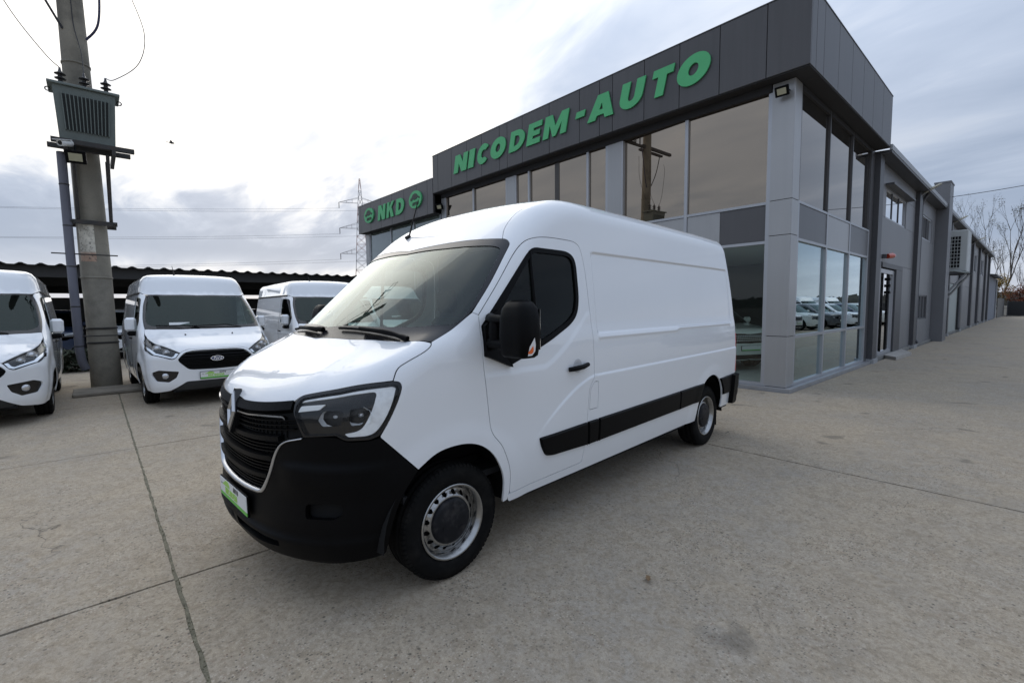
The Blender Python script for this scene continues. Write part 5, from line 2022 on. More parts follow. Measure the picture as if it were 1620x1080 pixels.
    for x in (0.0, -2.933):
        for s in (1, -1):
            make_wheel(root, (x, s * .845, .335), s, rad=.335, width=.21, rim=.21, style='alloy')
            ab = MB()
            n = 14
            vs = []
            for i in range(n + 1):
                a = R(180 * i / n)
                vs += [(x + .42 * math.cos(a), s * .94, .335 + .42 * math.sin(a)), (x + .46 * math.cos(a), s * .62, .335 + .46 * math.sin(a))]
            ab.add(vs, [(2 * i, 2 * i + 1, 2 * i + 3, 2 * i + 2) for i in range(n)], True)
            ab.add([v for v in vs[1::2]], [tuple(range(n + 1))])
            ab.build('wheel_arch_liner', M_DARK, root)
    ub = MB()
    ub.box((.40, -.60, .24), (-.46, .60, .55)).box((-.46, -.90, .26), (-2.5, .90, .42)).box((-2.5, -.55, .26), (-3.4, .55, .5)).box((-3.38, -.9, .28), (-3.9, .9, .45)).box((.85, -.62, .26), (.36, .62, .34))
    ub.build('underbody', M_DARK, root)
    for s in (1, -1):
        m = MB()
        m.cbox((-.30, s * .965, 1.25), (-.42, s * 1.13, 1.49), .035)
        mo = m.build('wing_mirror', paint, root)
        a = MB()
        a.cbox((-.29, s * .88, 1.17), (-.43, s * 1.10, 1.25), .025)
        a.build('mirror_arm', M_BLACKPL, mo)
        h = MB()
        hp = S((-1.03, 1.09), (-1.08, 1.095), (-1.16, 1.10), (-1.20, 1.10))
        h.tube([(p[0], s * (p[1] + k), p[2]) for p, k in zip(hp, (.005, .03, .03, .005))], .015, 6)
        h.build('door_handle', M_BLACKPL, root)

    def on(p, k):
        q = sf.snap([p])
        return tuple((q + sf.grad(q) * k)[0])
    for arm in ([(.24, .55, 1.30), (.245, .30, 1.345), (.265, -.25, 1.345)], [(.27, -.12, 1.30), (.245, -.35, 1.345), (.14, -.74, 1.365)]):
        w = MB()
        w.tube([on(arm[0], .01), on(arm[1], .03), on(arm[2], .02)], .010, 6)
        w.build('wiper', M_BLACKPL, root)
    wn = MB()
    for s in (1, -1):
        wn.tube([on((.42, .36 * s, 1.2), 0), on((.42, .36 * s, 1.2), .012)], .013, 6)
    wn.build('washer_jets', M_BLACKPL, root)
    sh = MB()
    q = on((-.235, -.40, 1.375), -.03)
    sh.add([(.16, -.55, 1.352), (.16, -.25, 1.352), (.13, -.25, 1.395), (.13, -.55, 1.395)], [(0, 1, 2, 3)])
    sh.build('paper_sheet', M_PLATEW, root)
    an = MB()
    an.tube([on((-.95, -.30, 2.27), 0), on((-1.0, -.30, 2.29), .05), (-1.15, -.30, 2.48)], [.02, .008, .004], 6)
    an.build('aerial', M_BLACKPL, root)
    it = MB()
    it.box((-1.30, -.82, .5), (-1.27, .82, 1.9)).box((.1, -.80, .9), (-.1, .80, 1.24))
    for y in (.45, -.12, -.55):
        it.cbox((-.85, y - .2, .9), (-1.0, y + .2, 1.45), .04).cbox((-.88, y - .11, 1.48), (-.96, y + .11, 1.68), .03)
    it.build('cab_interior', M_SEAT, root)
    return root


FORD = build_ford(M_WHITE, 'white high-roof delivery van with oval badge just right of the concrete pole', (-10.30, 1.53, 0), R(1.0))


def clone(o, label, loc, rz, paint=None):
    c = copy_tree(o)
    c['label'] = label
    c.location = loc
    c.rotation_euler = (0, 0, rz)
    if paint:
        for k in CH(c):
            if k.type == 'MESH' and k.material_slots and k.material_slots[0].material == M_WHITE:
                k.material_slots[0].link = 'OBJECT'
                k.material_slots[0].material = paint
    return c


clone(FORD, 'white high-roof delivery van cut off by the left edge of the photo', (-10.33, -1.50, 0), R(0.6))
clone(FORD, 'white high-roof delivery van third in the row, partly hidden by the large van', (-11.0, 4.28, 0), R(-2.0))
F4 = clone(FORD, 'white van at the end of the row with only its roof edge showing', (-12.6, 7.0, 0), R(-1.0))
rk = MB()
for k in range(3):
    rk.tube([(-1.2 - .9 * k, -.75, 2.36), (-1.2 - .9 * k, .75, 2.36)], .02, 6)
for s in (-1, 1):
    rk.tube([(-1.1, .75 * s, 2.36), (-3.1, .75 * s, 2.36)], .02, 6)
rk.build('roof_rack', M_BLACKPL, F4)


# ------------------------------------------------------------------ smaller cars: one sport-utility body in several paints
def suv_f(x, y, z):
    ay = np.abs(y)
    w = .93 - .06 * np.clip((.62 - z) / .35, 0, 1.4) ** 2 - .15 * np.clip((z - .98) / .65, 0, 1.5) ** 1.3 - .06 * np.clip((x + .1) / .9, 0, 2) ** 2 - .05 * np.clip((-2.6 - x) / .9, 0, 2) ** 2
    w = w + .012 * np.exp(-((z - .88) / .05) ** 2)
    for cx in (0.0, -2.70):
        rr = np.sqrt((x - cx) ** 2 + (z - .35) ** 2)
        w = w + .02 * sstep(.58, .42, rr)
    side = ay - w
    nx = .88 - .32 * ay ** 2.6 - .10 * np.clip((z - .75) / .3, 0, 2) ** 2 - .12 * np.clip((.42 - z) / .25, 0, 1.2) ** 2
    t = .80 - x
    hz = .985 + .14 * t - .06 * ay ** 2.2 + .012 * sstep(.60, .48, ay)
    hz = smin(hz, 1.13 + 0 * x, .05)
    low = smax(smax((x - nx) * .9, (z - hz) * .95, .09), side, .09)
    low = smax(low, (z - 1.13), .05)
    zz = np.maximum(z, 1.02)
    wx = .02 - (zz - 1.08) * 1.55 - .20 * ay ** 2.2
    rz = 1.66 - .04 * ay ** 2.2 - .05 * np.clip((x + 1.6) / 1.6, -1.2, 1) ** 2
    up = smax((x - wx) * .55, (z - rz) * .95, .12)
    up = smax(up, side, .10)
    up = smax(up, (-3.50 + .40 * np.clip((z - 1.0), 0, 1)) - x, .10)
    b = smin(low, up, .05)
    return smax(b, -3.52 - x, .10)


def build_suv(paint, label, loc, rz, group=None):
    sf = Surf(suv_f)
    S, Fp = sf.S, sf.F
    root = empty('parked_car', loc, rz)
    tag(root, label, 'car', group)
    hood = Fp((0, .87), (.52, .89), (.70, .93)) + [(.35, .84, 1.0), (-.05, .87, 1.07), (-.10, .80, 1.10), (0.03, .4, 1.105), (.06, 0, 1.105)]
    emit('bonnet', panel(sf, rounded(hood, [0, .04, .06, .1, .04, .05, .1, 0], .06), (.4, .1, .9), half=True, res=.08), paint, root)
    wsT = [(-.70, 0, 1.58), (-.74, .40, 1.575), (-.86, .66, 1.545)]
    ws = wsT + [(-.55, .75, 1.36), (-.22, .82, 1.18), (-.10, .80, 1.102), (0.03, .4, 1.107), (.06, 0, 1.107)]
    emit('windscreen', panel(sf, rounded(ws, [0, .1, .06, .1, .06, .06, .1, 0], .06), (.6, .1, .75), half=True, res=.1, off=-.002, gap=.001, flange=.004), M_FGLASS, root)
    win = rounded(S((-.36, 1.10), (-.90, 1.46), (-1.10, 1.50), (-2.55, 1.47), (-2.90, 1.16), (-2.7, 1.08)), [.03, .08, .06, .1, .05, .04], .06)
    both('side_window', panel(sf, win, (0, 1, .3), res=.12, off=-.004, gap=-.002, flange=0), M_GLASS_SIDE, root)
    arch = S((-.42, .28), (-.40, .50), (-.26, .68), (-.02, .75), (.20, .71), (.36, .58), (.42, .40), (.43, .28))
    archb = S((-3.12, .28), (-3.10, .50), (-2.96, .68), (-2.72, .75), (-2.50, .71), (-2.34, .58), (-2.27, .28))
    side = [(-.86, .66, 1.545), (-.55, .75, 1.36), (-.22, .82, 1.18), (-.10, .83, 1.09), (.35, .84, 1.0)] + Fp((.76, .90), (.80, .72)) + arch[::-1] + archb[::-1] + S((-3.38, .30), (-3.40, .9), (-3.28, 1.2), (-3.05, 1.50), (-2.6, 1.585), (-1.5, 1.60), (-1.0, 1.575))
    both('body_side', panel(sf, rounded(side, .05, .07), (.1, 1, .3), holes=[win], res=.08), paint, root)
    roof = wsT + S((-1.0, 1.578), (-1.5, 1.603), (-2.6, 1.588), (-3.05, 1.503)) + [(-3.12, .5, 1.5), (-3.15, 0, 1.5)]
    emit('roof', panel(sf, rounded(roof, .03, .08), (0, .1, 1), half=True, res=.1), paint, root)
    bm = Fp((0, .66), (.50, .67), (.58, .72), (.80, .70)) + S((.43, .60), (.43, .29)) + Fp((.66, .27), (0, .27))
    emit('front_bumper', panel(sf, rounded(bm, .03, .06), (1, .7, 0), half=True, res=.07), paint, root)
    dk = Fp((0, .40), (.45, .40), (.60, .33), (.60, .29), (0, .29))
    emit('lower_inlet', panel(sf, rounded(dk, .02, .06), (1, .2, 0), half=True, res=.1, off=.006, flange=.01), M_DARK, root)
    gr = Fp((0, .865), (.40, .875), (.43, .80), (.36, .70), (0, .69))
    emit('grille', panel(sf, rounded(gr, .03, .05), (1, .1, 0), half=True, res=.1, off=-.01, gap=0, flange=0), M_DARK, root)
    gm = MB()
    for z in (.835, .795, .755, .72):
        vs, fs = ribbon(sf, Fp(*[(y, z) for y in np.linspace(-.38, .38, 9)]), .014, .02, .004)
        gm.add(vs, fs)
    for y in np.arange(-.36, .361, .06):
        vs, fs = ribbon(sf, Fp((y, .70), (y + .05, .86)), .008, .015, .0, up=(0, 1, 0))
        gm.add(vs, fs)
    tag(gm.build('grille_mesh', M_SILVER, root), kind='stuff')
    hl = Fp((.44, .875), (.46, .80), (.70, .80), (.84, .88)) + [(.46, .86, .95)] + Fp((.70, .92))
    both('headlamp', panel(sf, rounded(hl, .02, .04), (.8, .5, .1), res=.06, off=.003, gap=.001, flange=.01), mat('suv_lamp', (.25, .26, .27), .12, metal=.6, coat=1.0), root)
    rd = [(-3.40, 0, 1.10), (-3.42, .70, 1.05), (-3.45, .78, .80), (-3.48, .75, .35), (-3.48, 0, .33)]
    emit('rear_panel', panel(sf, rounded(rd, .03, .1), (-1, .1, .1), half=True, res=.15), paint, root)
    rs = [(-3.15, 0, 1.48), (-3.14, .5, 1.48), (-3.30, .66, 1.2), (-3.40, .68, 1.10), (-3.40, 0, 1.10)]
    emit('rear_window', panel(sf, rounded(rs, .03, .1), (-1, .1, .4), half=True, res=.15), M_FGLASS, root)
    make_plate(root, (.90, 0, .55), (0, 1, 0), (1, 0, 0), full=False)
    for x in (0.0, -2.70):
        for s in (1, -1):
            make_wheel(root, (x, s * .80, .35), s, rad=.35, width=.23, rim=.24, style='alloy')
    ub = MB()
    ub.box((.40, -.60, .24), (-.44, .60, .6)).box((-.44, -.84, .26), (-2.26, .84, .50)).box((-2.26, -.6, .26), (-3.40, .6, .6))
    ub.box((-.1, -.75, .6), (-2.9, .75, 1.0))
    ub.build('underbody', M_DARK, root)
    for s in (1, -1):
        m = MB()
        m.cbox((-.28, s * .90, 1.10), (-.40, s * 1.08, 1.24), .035)
        m.build('wing_mirror', paint, root)
    return root


def recolor(o, old, new):
    for k in CH(o):
        if k.type == 'MESH' and k.material_slots and k.material_slots[0].material == old:
            k.material_slots[0].link = 'OBJECT'
            k.material_slots[0].material = new


P_CREAM = mat('car_paint_pale', (.66, .69, .65), .4, coat=1.0)
P_BLACK = mat('car_paint_black', (.012, .012, .014), .3, coat=1.0)
P_GREY = mat('car_paint_grey', (.09, .095, .105), .35, metal=.4, coat=1.0)
P_BLUE = mat('car_paint_blue', (.02, .035, .075), .35, coat=1.0)
SUV = build_suv(P_CREAM, 'pale green-white car behind the showroom glass beside the corner column', (-5.2, 11.75, .06), R(-26))


def car(label, loc, rz, paint, group):
    c = copy_tree(SUV)
    c['label'] = label
    c['group'] = group
    c.location = loc
    c.rotation_euler = (0, 0, rz)
    recolor(c, P_CREAM, paint)
    return c


g1 = 'cars under the carport'
car('dark blue car parked under the carport left of the concrete pole', (-21.6, -1.2, 0), 0.02, P_BLUE, g1)
car('white car under the carport seen between the pole and the delivery van', (-20.9, 1.1, 0), 0.0, M_WHITE, g1)
car('black car in the dark of the carport behind the third van', (-21.8, 3.6, 0), -.02, P_BLACK, g1)
car('grey car at the far end of the carport behind the vans', (-21.7, 6.0, 0), .01, P_GREY, g1)
# the row facing the building on the other side of the yard, seen in the glass
g2 = 'cars across the yard mirrored in the side windows'
row = [('black car mirrored in the side window nearest the corner column', P_BLACK), ('white car second from the corner in the mirrored row', M_WHITE), ('silver car third from the corner in the mirrored row', P_CREAM),
       ('dark grey car fourth from the corner in the mirrored row', P_GREY), ('white car fifth from the corner in the mirrored row', M_WHITE), ('blue-black car sixth from the corner in the mirrored row', P_BLUE), ('pale car last in the mirrored row', P_CREAM)]
for k_, (lb, pt) in enumerate(row):
    yy = 28.2 + 2.65 * k_
    car(lb, (3.5 - .16 * (yy - 28.2) + .88, yy, 0), R(188), pt, g2)
g3 = 'vans across the yard mirrored in the side windows'
for lb, p in (('white high-roof van behind the mirrored row, nearest the corner', (7.6, 36.5, 0)), ('white high-roof van behind the mirrored row, second along', (7.4, 42.0, 0)), ('white high-roof van behind the mirrored row, third along', (7.2, 48.0, 0)), ('white high-roof van at the far end behind the mirrored row', (6.8, 54.5, 0))):
    clone(FORD, lb, p, R(206))['group'] = g3

# ------------------------------------------------------------------ warehouse behind the showroom
M_WALLP = mat('sandwich_panel_grey', (.19, .19, .195), .42, spec=.4, var=.06, vscale=.4, objvar=.06, streak=.12)
M_PIL = mat('pilaster_dark', (.065, .065, .07), .45, var=.08, vscale=.6)
M_LGUT = mat('gutter_light', (.32, .33, .34), .45)
M_WGL = glass_mat('hall_glass', (.25, .28, .28), gain=4.5, wobble=.004, body=(.10, .11, .11), body_amt=.5)
M_PALE = mat('pale_board', (.36, .39, .37), .6)


def build_warehouse():
    base = (-3.03, 30, 0)
    root = empty('warehouse', base)
    tag(root, 'long grey panel-clad warehouse running back from the showroom', 'building')

    def B(a, b, name, m, parent=root, c=0.0):
        k = MB(base)
        k.cbox(a, b, c) if c else k.box(a, b)
        return k.build(name, m, parent)
    X = -3.03
    pil = [(15.54, 16.0), (21.70, 22.25), (30.9, 31.3), (36.2, 36.9), (42.4, 43.1), (47.6, 48.3), (53.6, 54.3), (57.6, 58.2)]
    for a, b in pil:
        B((X - .1, a, 0), (X + .12, b, 5.5), 'pilaster', M_PIL, c=.004)
        B((X - .1, a - .02, 0), (X + .16, b + .02, .12), 'pilaster_foot', M_LGUT)
    # wall boards between pilasters, around openings; horizontal joints
    def wall(y0, y1, z0, z1):
        B((X - .12, y0 + .006, z0 + .004), (X, y1 - .006, z1 - .004), 'wall_panel', M_WALLP)
    zr = [.10, 2.05, 4.0, 5.5]
    # bay 1: door 16.9-18.7 (z .1-2.7), window 17.0-20.0 (z 4.1-4.9)
    wall(16.0, 16.80, .10, 2.80)
    wall(19.80, 21.70, .10, 2.80)
    wall(16.0, 21.70, 2.80, 4.06)
    wall(16.0, 17.05, 4.06, 4.92)
    wall(20.05, 21.70, 4.06, 4.92)
    wall(16.0, 21.70, 4.92, 5.5)
    # bay 2: lower window 22.45-25.3 (1.0-1.92), upper 22.6-25.6 (4.05-4.93)
    wall(22.25, 22.5, .1, 4.05)
    wall(22.5, 25.35, .1, 1.0)
    wall(25.35, 26.5, .1, 4.05)
    wall(22.5, 25.35, 1.92, 4.05)
    wall(22.25, 22.65, 4.05, 5.5)
    wall(25.6, 26.5, 4.05, 5.5)
    wall(22.65, 25.6, 4.93, 5.5)
    wall(29.0, 30.9, 3.0, 5.5)
    B((X - .12, 28.2, .1), (X, 29.0, 5.5), 'wall_panel', M_WALLP)
    B((X - .12, 29.0, .1), (X - .04, 30.9, 3.0), 'shutter_door', M_PIL)
    B((X - .12, 31.3, .1), (X - .02, 36.2, 2.6), 'sliding_door', M_PALE)
    wall(31.3, 36.2, 2.62, 5.5)
    for a, b in ((36.9, 42.4), (43.1, 47.6), (48.3, 53.6), (54.3, 57.6)):
        wall(a, b, .1, 2.6)
        wall(a, b, 2.6, 3.7)
        wall(a, a + 1.6, 3.7, 4.9)
        wall(b - 1.2, b, 3.7, 4.9)
        wall(a, b, 4.9, 5.5)
        window(root, base, X, a + 1.6, b - 1.2, 3.7, 4.9, 3)
    window(root, base, X, 17.05, 20.05, 4.06, 4.92, 3)
    window(root, base, X, 22.65, 25.6, 4.05, 4.93, 3)
    window(root, base, X, 22.5, 25.35, 1.0, 1.92, 4)
    k = MB(base)
    k.box((X, 16.85, 4.94), (X + .20, 20.3, 4.985))
    k.build('window_hood', M_PIL, root)
    # door recess
    k = MB(base)
    k.box((X - .10, 16.82, 2.66), (X + .03, 19.78, 2.79)).box((X - .10, 18.8, .1), (X + .03, 19.78, 2.655))
    k.build('door_surround', M_PIL, root)
    k = MB(base)
    k.box((X - .09, 16.83, .1), (X - .02, 16.93, 2.62)).box((X - .09, 18.68, .1), (X - .02, 18.78, 2.62)).box((X - .09, 16.94, 2.5), (X - .02, 18.67, 2.62)).box((X - .09, 16.94, .1), (X - .02, 18.67, .2))
    d = k.build('door', M_ALUF, root)
    k = MB(base)
    k.box((X - .07, 16.94, .2), (X - .06, 18.67, 2.5))
    k.build('door_pane', M_WGL, d)
    for y in (17.35, 18.1):
        k = MB(base)
        k.box((X - .055, y - .03, .2), (X - .03, y + .03, 2.5))
        k.build('door_bar', M_BLACKPL, d)
    for z in (1.95, 2.15, 2.35):
        k = MB(base)
        k.box((X - .03, 18.03, z - .04), (X + .01, 18.17, z + .04))
        k.build('door_lock', M_BLACKPL, d)
    # plinth and roof edge
    B((X - .1, 16.0, -.03), (X + .05, 58.2, .095), 'plinth', mat('plinth_conc', (.22, .215, .20), .8, var=.2, vscale=2))
    B((X - .3, 15.57, 5.50), (X + .33, 27.0, 5.56), 'eaves_soffit', M_PIL)
    B((X + .28, 15.57, 5.565), (X + .34, 27.0, 5.70), 'gutter', M_LGUT)
    B((X - .3, 27.7, 5.50), (X + .33, 58.3, 5.56), 'eaves_soffit', M_PIL)
    B((X + .28, 27.7, 5.565), (X + .34, 58.3, 5.70), 'gutter', M_LGUT)
    k = MB(base)
    k.add([(X + .28, 15.57, 5.57), (X + .28, 58.3, 5.57), (X - 11, 58.3, 6.2), (X - 11, 15.57, 6.2)], [(0, 1, 2, 3)])
    k.build('roof', M_LGUT, root)
    for y in (22.42, 36.05, 48.5):
        k = MB(base)
        k.tube([(X + .25, y, 5.52), (X + .09, y, 5.25), (X + .07, y, 5.1), (X + .07, y, .3), (X + .16, y, .16)], .05, 8)
        k.build('downpipe', M_PIL, root)
    # tall fin wall
    k = MB(base)
    k.box((X - .1, 26.55, 0), (X + .40, 27.62, 6.56))
    k.build('fin_wall', M_PIL2, root)
    B((X - .12, 26.53, 6.562), (X + .42, 27.64, 6.62), 'fin_cap', M_PIL2)
    B((X - 11.2, 58.2, 0), (X, 58.3, 5.5), 'end_wall', M_WALLP)
    B((X - 11.2, 15.57, 0), (X - 11.1, 58.2, 5.5), 'back_wall', M_WALLP)
    return root


def window(root, base, X, y0, y1, z0, z1, n):
    k = MB(base)
    w = .05
    k.box((X - .08, y0, z0), (X - .02, y0 + w, z1)).box((X - .08, y1 - w, z0), (X - .02, y1, z1)).box((X - .08, y0 + w, z0), (X - .02, y1 - w, z0 + w)).box((X - .08, y0 + w, z1 - w), (X - .02, y1 - w, z1))
    wd = k.build('window', M_ALUF if z0 > 2 else M_PIL, root)
    st = (y1 - y0 - 2 * w) / n
    for i in range(n):
        a = y0 + w + st * i
        k = MB(base)
        k.box((X - .06, a + .02, z0 + w), (X - .05, a + st - .02, z1 - w))
        k.build('pane', M_WGL, wd)
        if i:
            k = MB(base)
            k.box((X - .08, a - .025, z0 + w), (X - .03, a + .025, z1 - w))
            k.build('glazing_bar', M_PIL, wd)


M_PIL2 = mat('fin_grey', (.15, .152, .16), .45, var=.08, vscale=.5)
WARE = build_warehouse()

# low shed and boundary at the far end
def shed():
    base = (-3.0, 63, 0)
    root = empty('shed', base)
    tag(root, 'small grey-blue shed with sloping roof at the end of the warehouse', 'shed')
    m = mat('shed_render', (.19, .205, .24), .7, var=.1, vscale=1)
    k = MB(base)
    k.box((-7, 58.6, 0), (-2.95, 68.2, 3.95))
    k.build('wall', m, root)
    k = MB(base)
    k.add([(-2.5, 58.4, 4.05), (-2.5, 68.5, 4.05), (-7.2, 68.5, 4.7), (-7.2, 58.4, 4.7), (-2.5, 58.4, 3.95), (-2.5, 68.5, 3.95), (-7.2, 68.5, 4.6), (-7.2, 58.4, 4.6)], [(0, 1, 2, 3), (7, 6, 5, 4), (0, 4, 5, 1), (1, 5, 6, 2), (2, 6, 7, 3), (3, 7, 4, 0)])
    k.build('roof', M_PIL, root)
    k = MB(base)
    k.tube([(-2.88, 67.9, 3.9), (-2.88, 67.9, .05)], .06, 8)
    k.build('downpipe', M_LGUT, root)
    k = MB(base)
    k.tube([(-4.6, 64, 4.2), (-4.6, 64, 6.2)], .22, 10)
    k.build('flue', M_LGUT, root)


shed()


def boundary():
    r = empty('board_fence', (-2.8, 76, 0))
    tag(r, 'weathered grey board fence past the shed', 'fence')
    m = mat('old_boards', (.15, .145, .135), .85, var=.25, vscale=2)
    for i in range(26):
        k = MB()
        y = -7 + i * .55
        k.cbox((-.02 + random.uniform(-.02, .02), y, 0), (.03, y + .53, 2.05 + random.uniform(-.05, .05)), .004)
        k.build('board', m, r)
    g = empty('yard_gate', (0.5, 80.5, 0))
    tag(g, 'dark sheeted gate closing the far end of the yard', 'gate')
    m2 = mat('gate_dark', (.012, .013, .014), .7)
    for i in range(6):
        k = MB()
        k.cbox((-2.9 + i * 2.0, -.03, .08), (-.92 + i * 2.0, .03, 1.72), .01)
        k.build('gate_panel', m2, g)
        k = MB()
        k.tube([(-2.91 + i * 2.0, 0, 0), (-2.91 + i * 2.0, 0, 1.85)], .045, 8)
        k.build('gate_post', M_PIL, g)


boundary()

# ------------------------------------------------------------------ fittings on the buildings
def ac_unit():
    base = (-2.6, 29.6, 3.0)
    r = empty('cooling_unit', base)
    tag(r, 'large pale cooling unit with square grille on a wall bracket', 'air conditioner')
    m = mat('ac_casing', (.47, .49, .48), .5, var=.06, vscale=1.5)
    k = MB(base)
    k.cbox((-2.98, 29.05, 3.0), (-2.20, 30.4, 4.85), .03)
    k.build('casing', m, r)
    k = MB(base)
    k.box((-2.93, 29.03, 3.18), (-2.43, 29.045, 4.58))
    k.build('grille_backing', M_DARK, r)
    for i in range(6):
        k = MB(base)
        x = -2.93 + .1 * i
        k.box((x - .008, 29.015, 3.18), (x + .008, 29.032, 4.58))
        k.build('grille_bar', m, r)
    for i in range(10):
        k = MB(base)
        z = 3.18 + 1.4 / 9 * i
        k.box((-2.94, 29.005, z - .011), (-2.42, 29.016, z + .011))
        k.build('grille_bar', m, r)
    k = MB(base)
    k.box((-3.0, 28.95, 2.90), (-2.1, 29.03, 2.99)).box((-3.0, 30.3, 2.90), (-2.1, 30.38, 2.99))
    k.build('bracket_rail', M_PIL, r)
    for y in (28.99, 30.34):
        k = MB(base)
        k.tube([(-2.2, y, 2.92), (-3.0, y, 1.75)], .05, 6)
        k.build('bracket_strut', M_LGUT, r)
    k = MB(base)
    k.tube([(-2.6, 28.96, 3.05), (-2.25, 28.9, 2.95), (-2.1, 28.9, 2.94)], .035, 8)
    k.build('drain_pipe', M_PALE, r)


ac_unit()


def street_lamp(y, label):
    base = (-2.75, y, 5.55)
    r = empty('wall_lamp', base)
    tag(r, label, 'lamp', 'lamps on arms along the warehouse eaves')
    k = MB(base)
    k.tube([(-3.0, y, 5.30), (-2.88, y, 5.42), (-2.80, y, 5.46)], .022, 8)
    k.build('arm', M_LGUT, r)
    k = MB(base)
    vs = []
    for t, w, h in ((0, .03, .04), (.08, .08, .055), (.26, .09, .06), (.42, .07, .045), (.47, .02, .02)):
        c = Vector((-2.86 + t, y, 5.43 + t * .55))
        vs += [c + Vector((0, -w, 0)), c + Vector((0, w, 0)), c + Vector((-.3 * h, w * .6, h)), c + Vector((-.3 * h, -w * .6, h))]
    fs = []
    for i in range(4):
        for j in range(4):
            fs.append((i * 4 + j, i * 4 + (j + 1) % 4, i * 4 + 4 + (j + 1) % 4, i * 4 + 4 + j))
    fs += [(3, 2, 1, 0), (16, 17, 18, 19)]
    k.add(vs, fs)
    k.build('lamp_head', mat('lamp_shell', (.36, .34, .27), .5), r)


for y, lb in ((21.95, 'pale lamp on an arm above the first warehouse windows'), (31.0, 'pale lamp on an arm above the cooling unit'), (42.0, 'pale lamp on an arm past the cooling unit'), (53.0, 'pale lamp on an arm farthest along the warehouse eaves')):
    street_lamp(y, lb)


def floodlight(c, d, label, s=1.0, arm=None, lens=(.62, .62, .50)):
    r = empty('floodlight', c)
    tag(r, label, 'floodlight')
    d = Vector(d).normalized()
    x = Vector((0, 0, 1)).cross(d).normalized()
    M = frame((0, 0, 0), x, d.cross(x), d)
    k = MB()
    k.cbox((-.13 * s, -.10 * s, -.03 * s), (.13 * s, .10 * s, .03 * s), .008)
    k.v = [M @ v for v in k.v]
    b = k.build('housing', M_BLACKPL, r)
    k = MB()
    k.box((-.085 * s, -.06 * s, .03 * s), (.085 * s, .06 * s, .034 * s), M)
    k.build('lens', mat('flood_lens', lens, .3), b)
    k = MB()
    for q in range(5):
        k.box((-.10 * s + .045 * s * q, -.08 * s, -.055 * s), (-.09 * s + .045 * s * q, .08 * s, -.03 * s), M)
    k.build('cooling_fins', M_BLACKPL, b)
    k = MB()
    k.tube([(0, 0, 0)] + [Vector(p) - Vector(c) for p in arm], .014 * s, 6)
    k.build('bracket', M_BLACKPL, r)
    return r


floodlight((-3.20, 9.30, 5.37), (.05, -.85, -.45), 'small black floodlight at the top of the corner column', .85, [(-3.12, 9.38, 5.40), (-3.12, 9.46, 5.40)], (.36, .34, .23))
floodlight((-14.2, 9.30, 5.15), (.3, -.85, -.4), 'small black floodlight where the wing meets the showroom', 1.0, [(-14.2, 9.46, 5.2)])


def siren():
    r = empty('alarm_beacon', (-2.95, 16.95, 2.95))
    tag(r, 'small red and orange alarm beacon above the side door', 'alarm')
    k = MB()
    k.cbox((-.08, -.12, -.05), (.02, .06, .06), .01)
    k.build('mount', M_PIL, r)
    k = MB()
    k.tube([(.03, -.04, .0), (.10, .10, .02), (.11, .30, .03)], [.07, .085, .06], 10)
    k.build('lens', mat('beacon_red', (.5, .05, .015), .3, coat=1.0), r)


siren()
st = MB((-2.75, 18.2, 0))
st.prism([[(-3.0, 17.5), (-2.62, 16.95), (-2.55, 18.9), (-3.0, 20.2)]], Matrix.Translation((0, 0, .003)), .09)
tag(st.build('door_step', mat('pale_slab', (.36, .34, .31), .8, var=.15, vscale=4)), 'pale concrete slab in front of the side door', 'step')
bpy.data.objects['door_step'].location = (-2.75, 18.2, 0)


def radiator(y0, y1, label):
    b = (-3.5, (y0 + y1) / 2, .06)
    r = empty('radiator', b)
    tag(r, label, 'radiator', 'radiators behind the side windows')
    m = mat('radiator_white', (.66, .67, .60), .5)
    n = int((y1 - y0) / .09)
    k = MB(b)
    k.cbox((-3.58, y0, .20), (-3.50, y1, .62), .01)
    k.build('body', m, r)
    for i in range(n):
        k = MB(b)
        y = y0 + (y1 - y0) * (i + .5) / n
        k.box((-3.498, y - .03, .24), (-3.485, y + .03, .58))
        k.build('fin', m, r)
    k = MB(b)
    k.box((-3.56, y0 + .1, .06), (-3.52, y0 + .14, .2)).box((-3.56, y1 - .14, .06), (-3.52, y1 - .1, .2))
    k.build('feet', m, r)


radiator(10.1, 11.35, 'white radiator behind the first side window from the corner column')
radiator(11.8, 13.1, 'white radiator behind the middle side window')
radiator(13.6, 14.8, 'white radiator behind the last side window before the end pier')

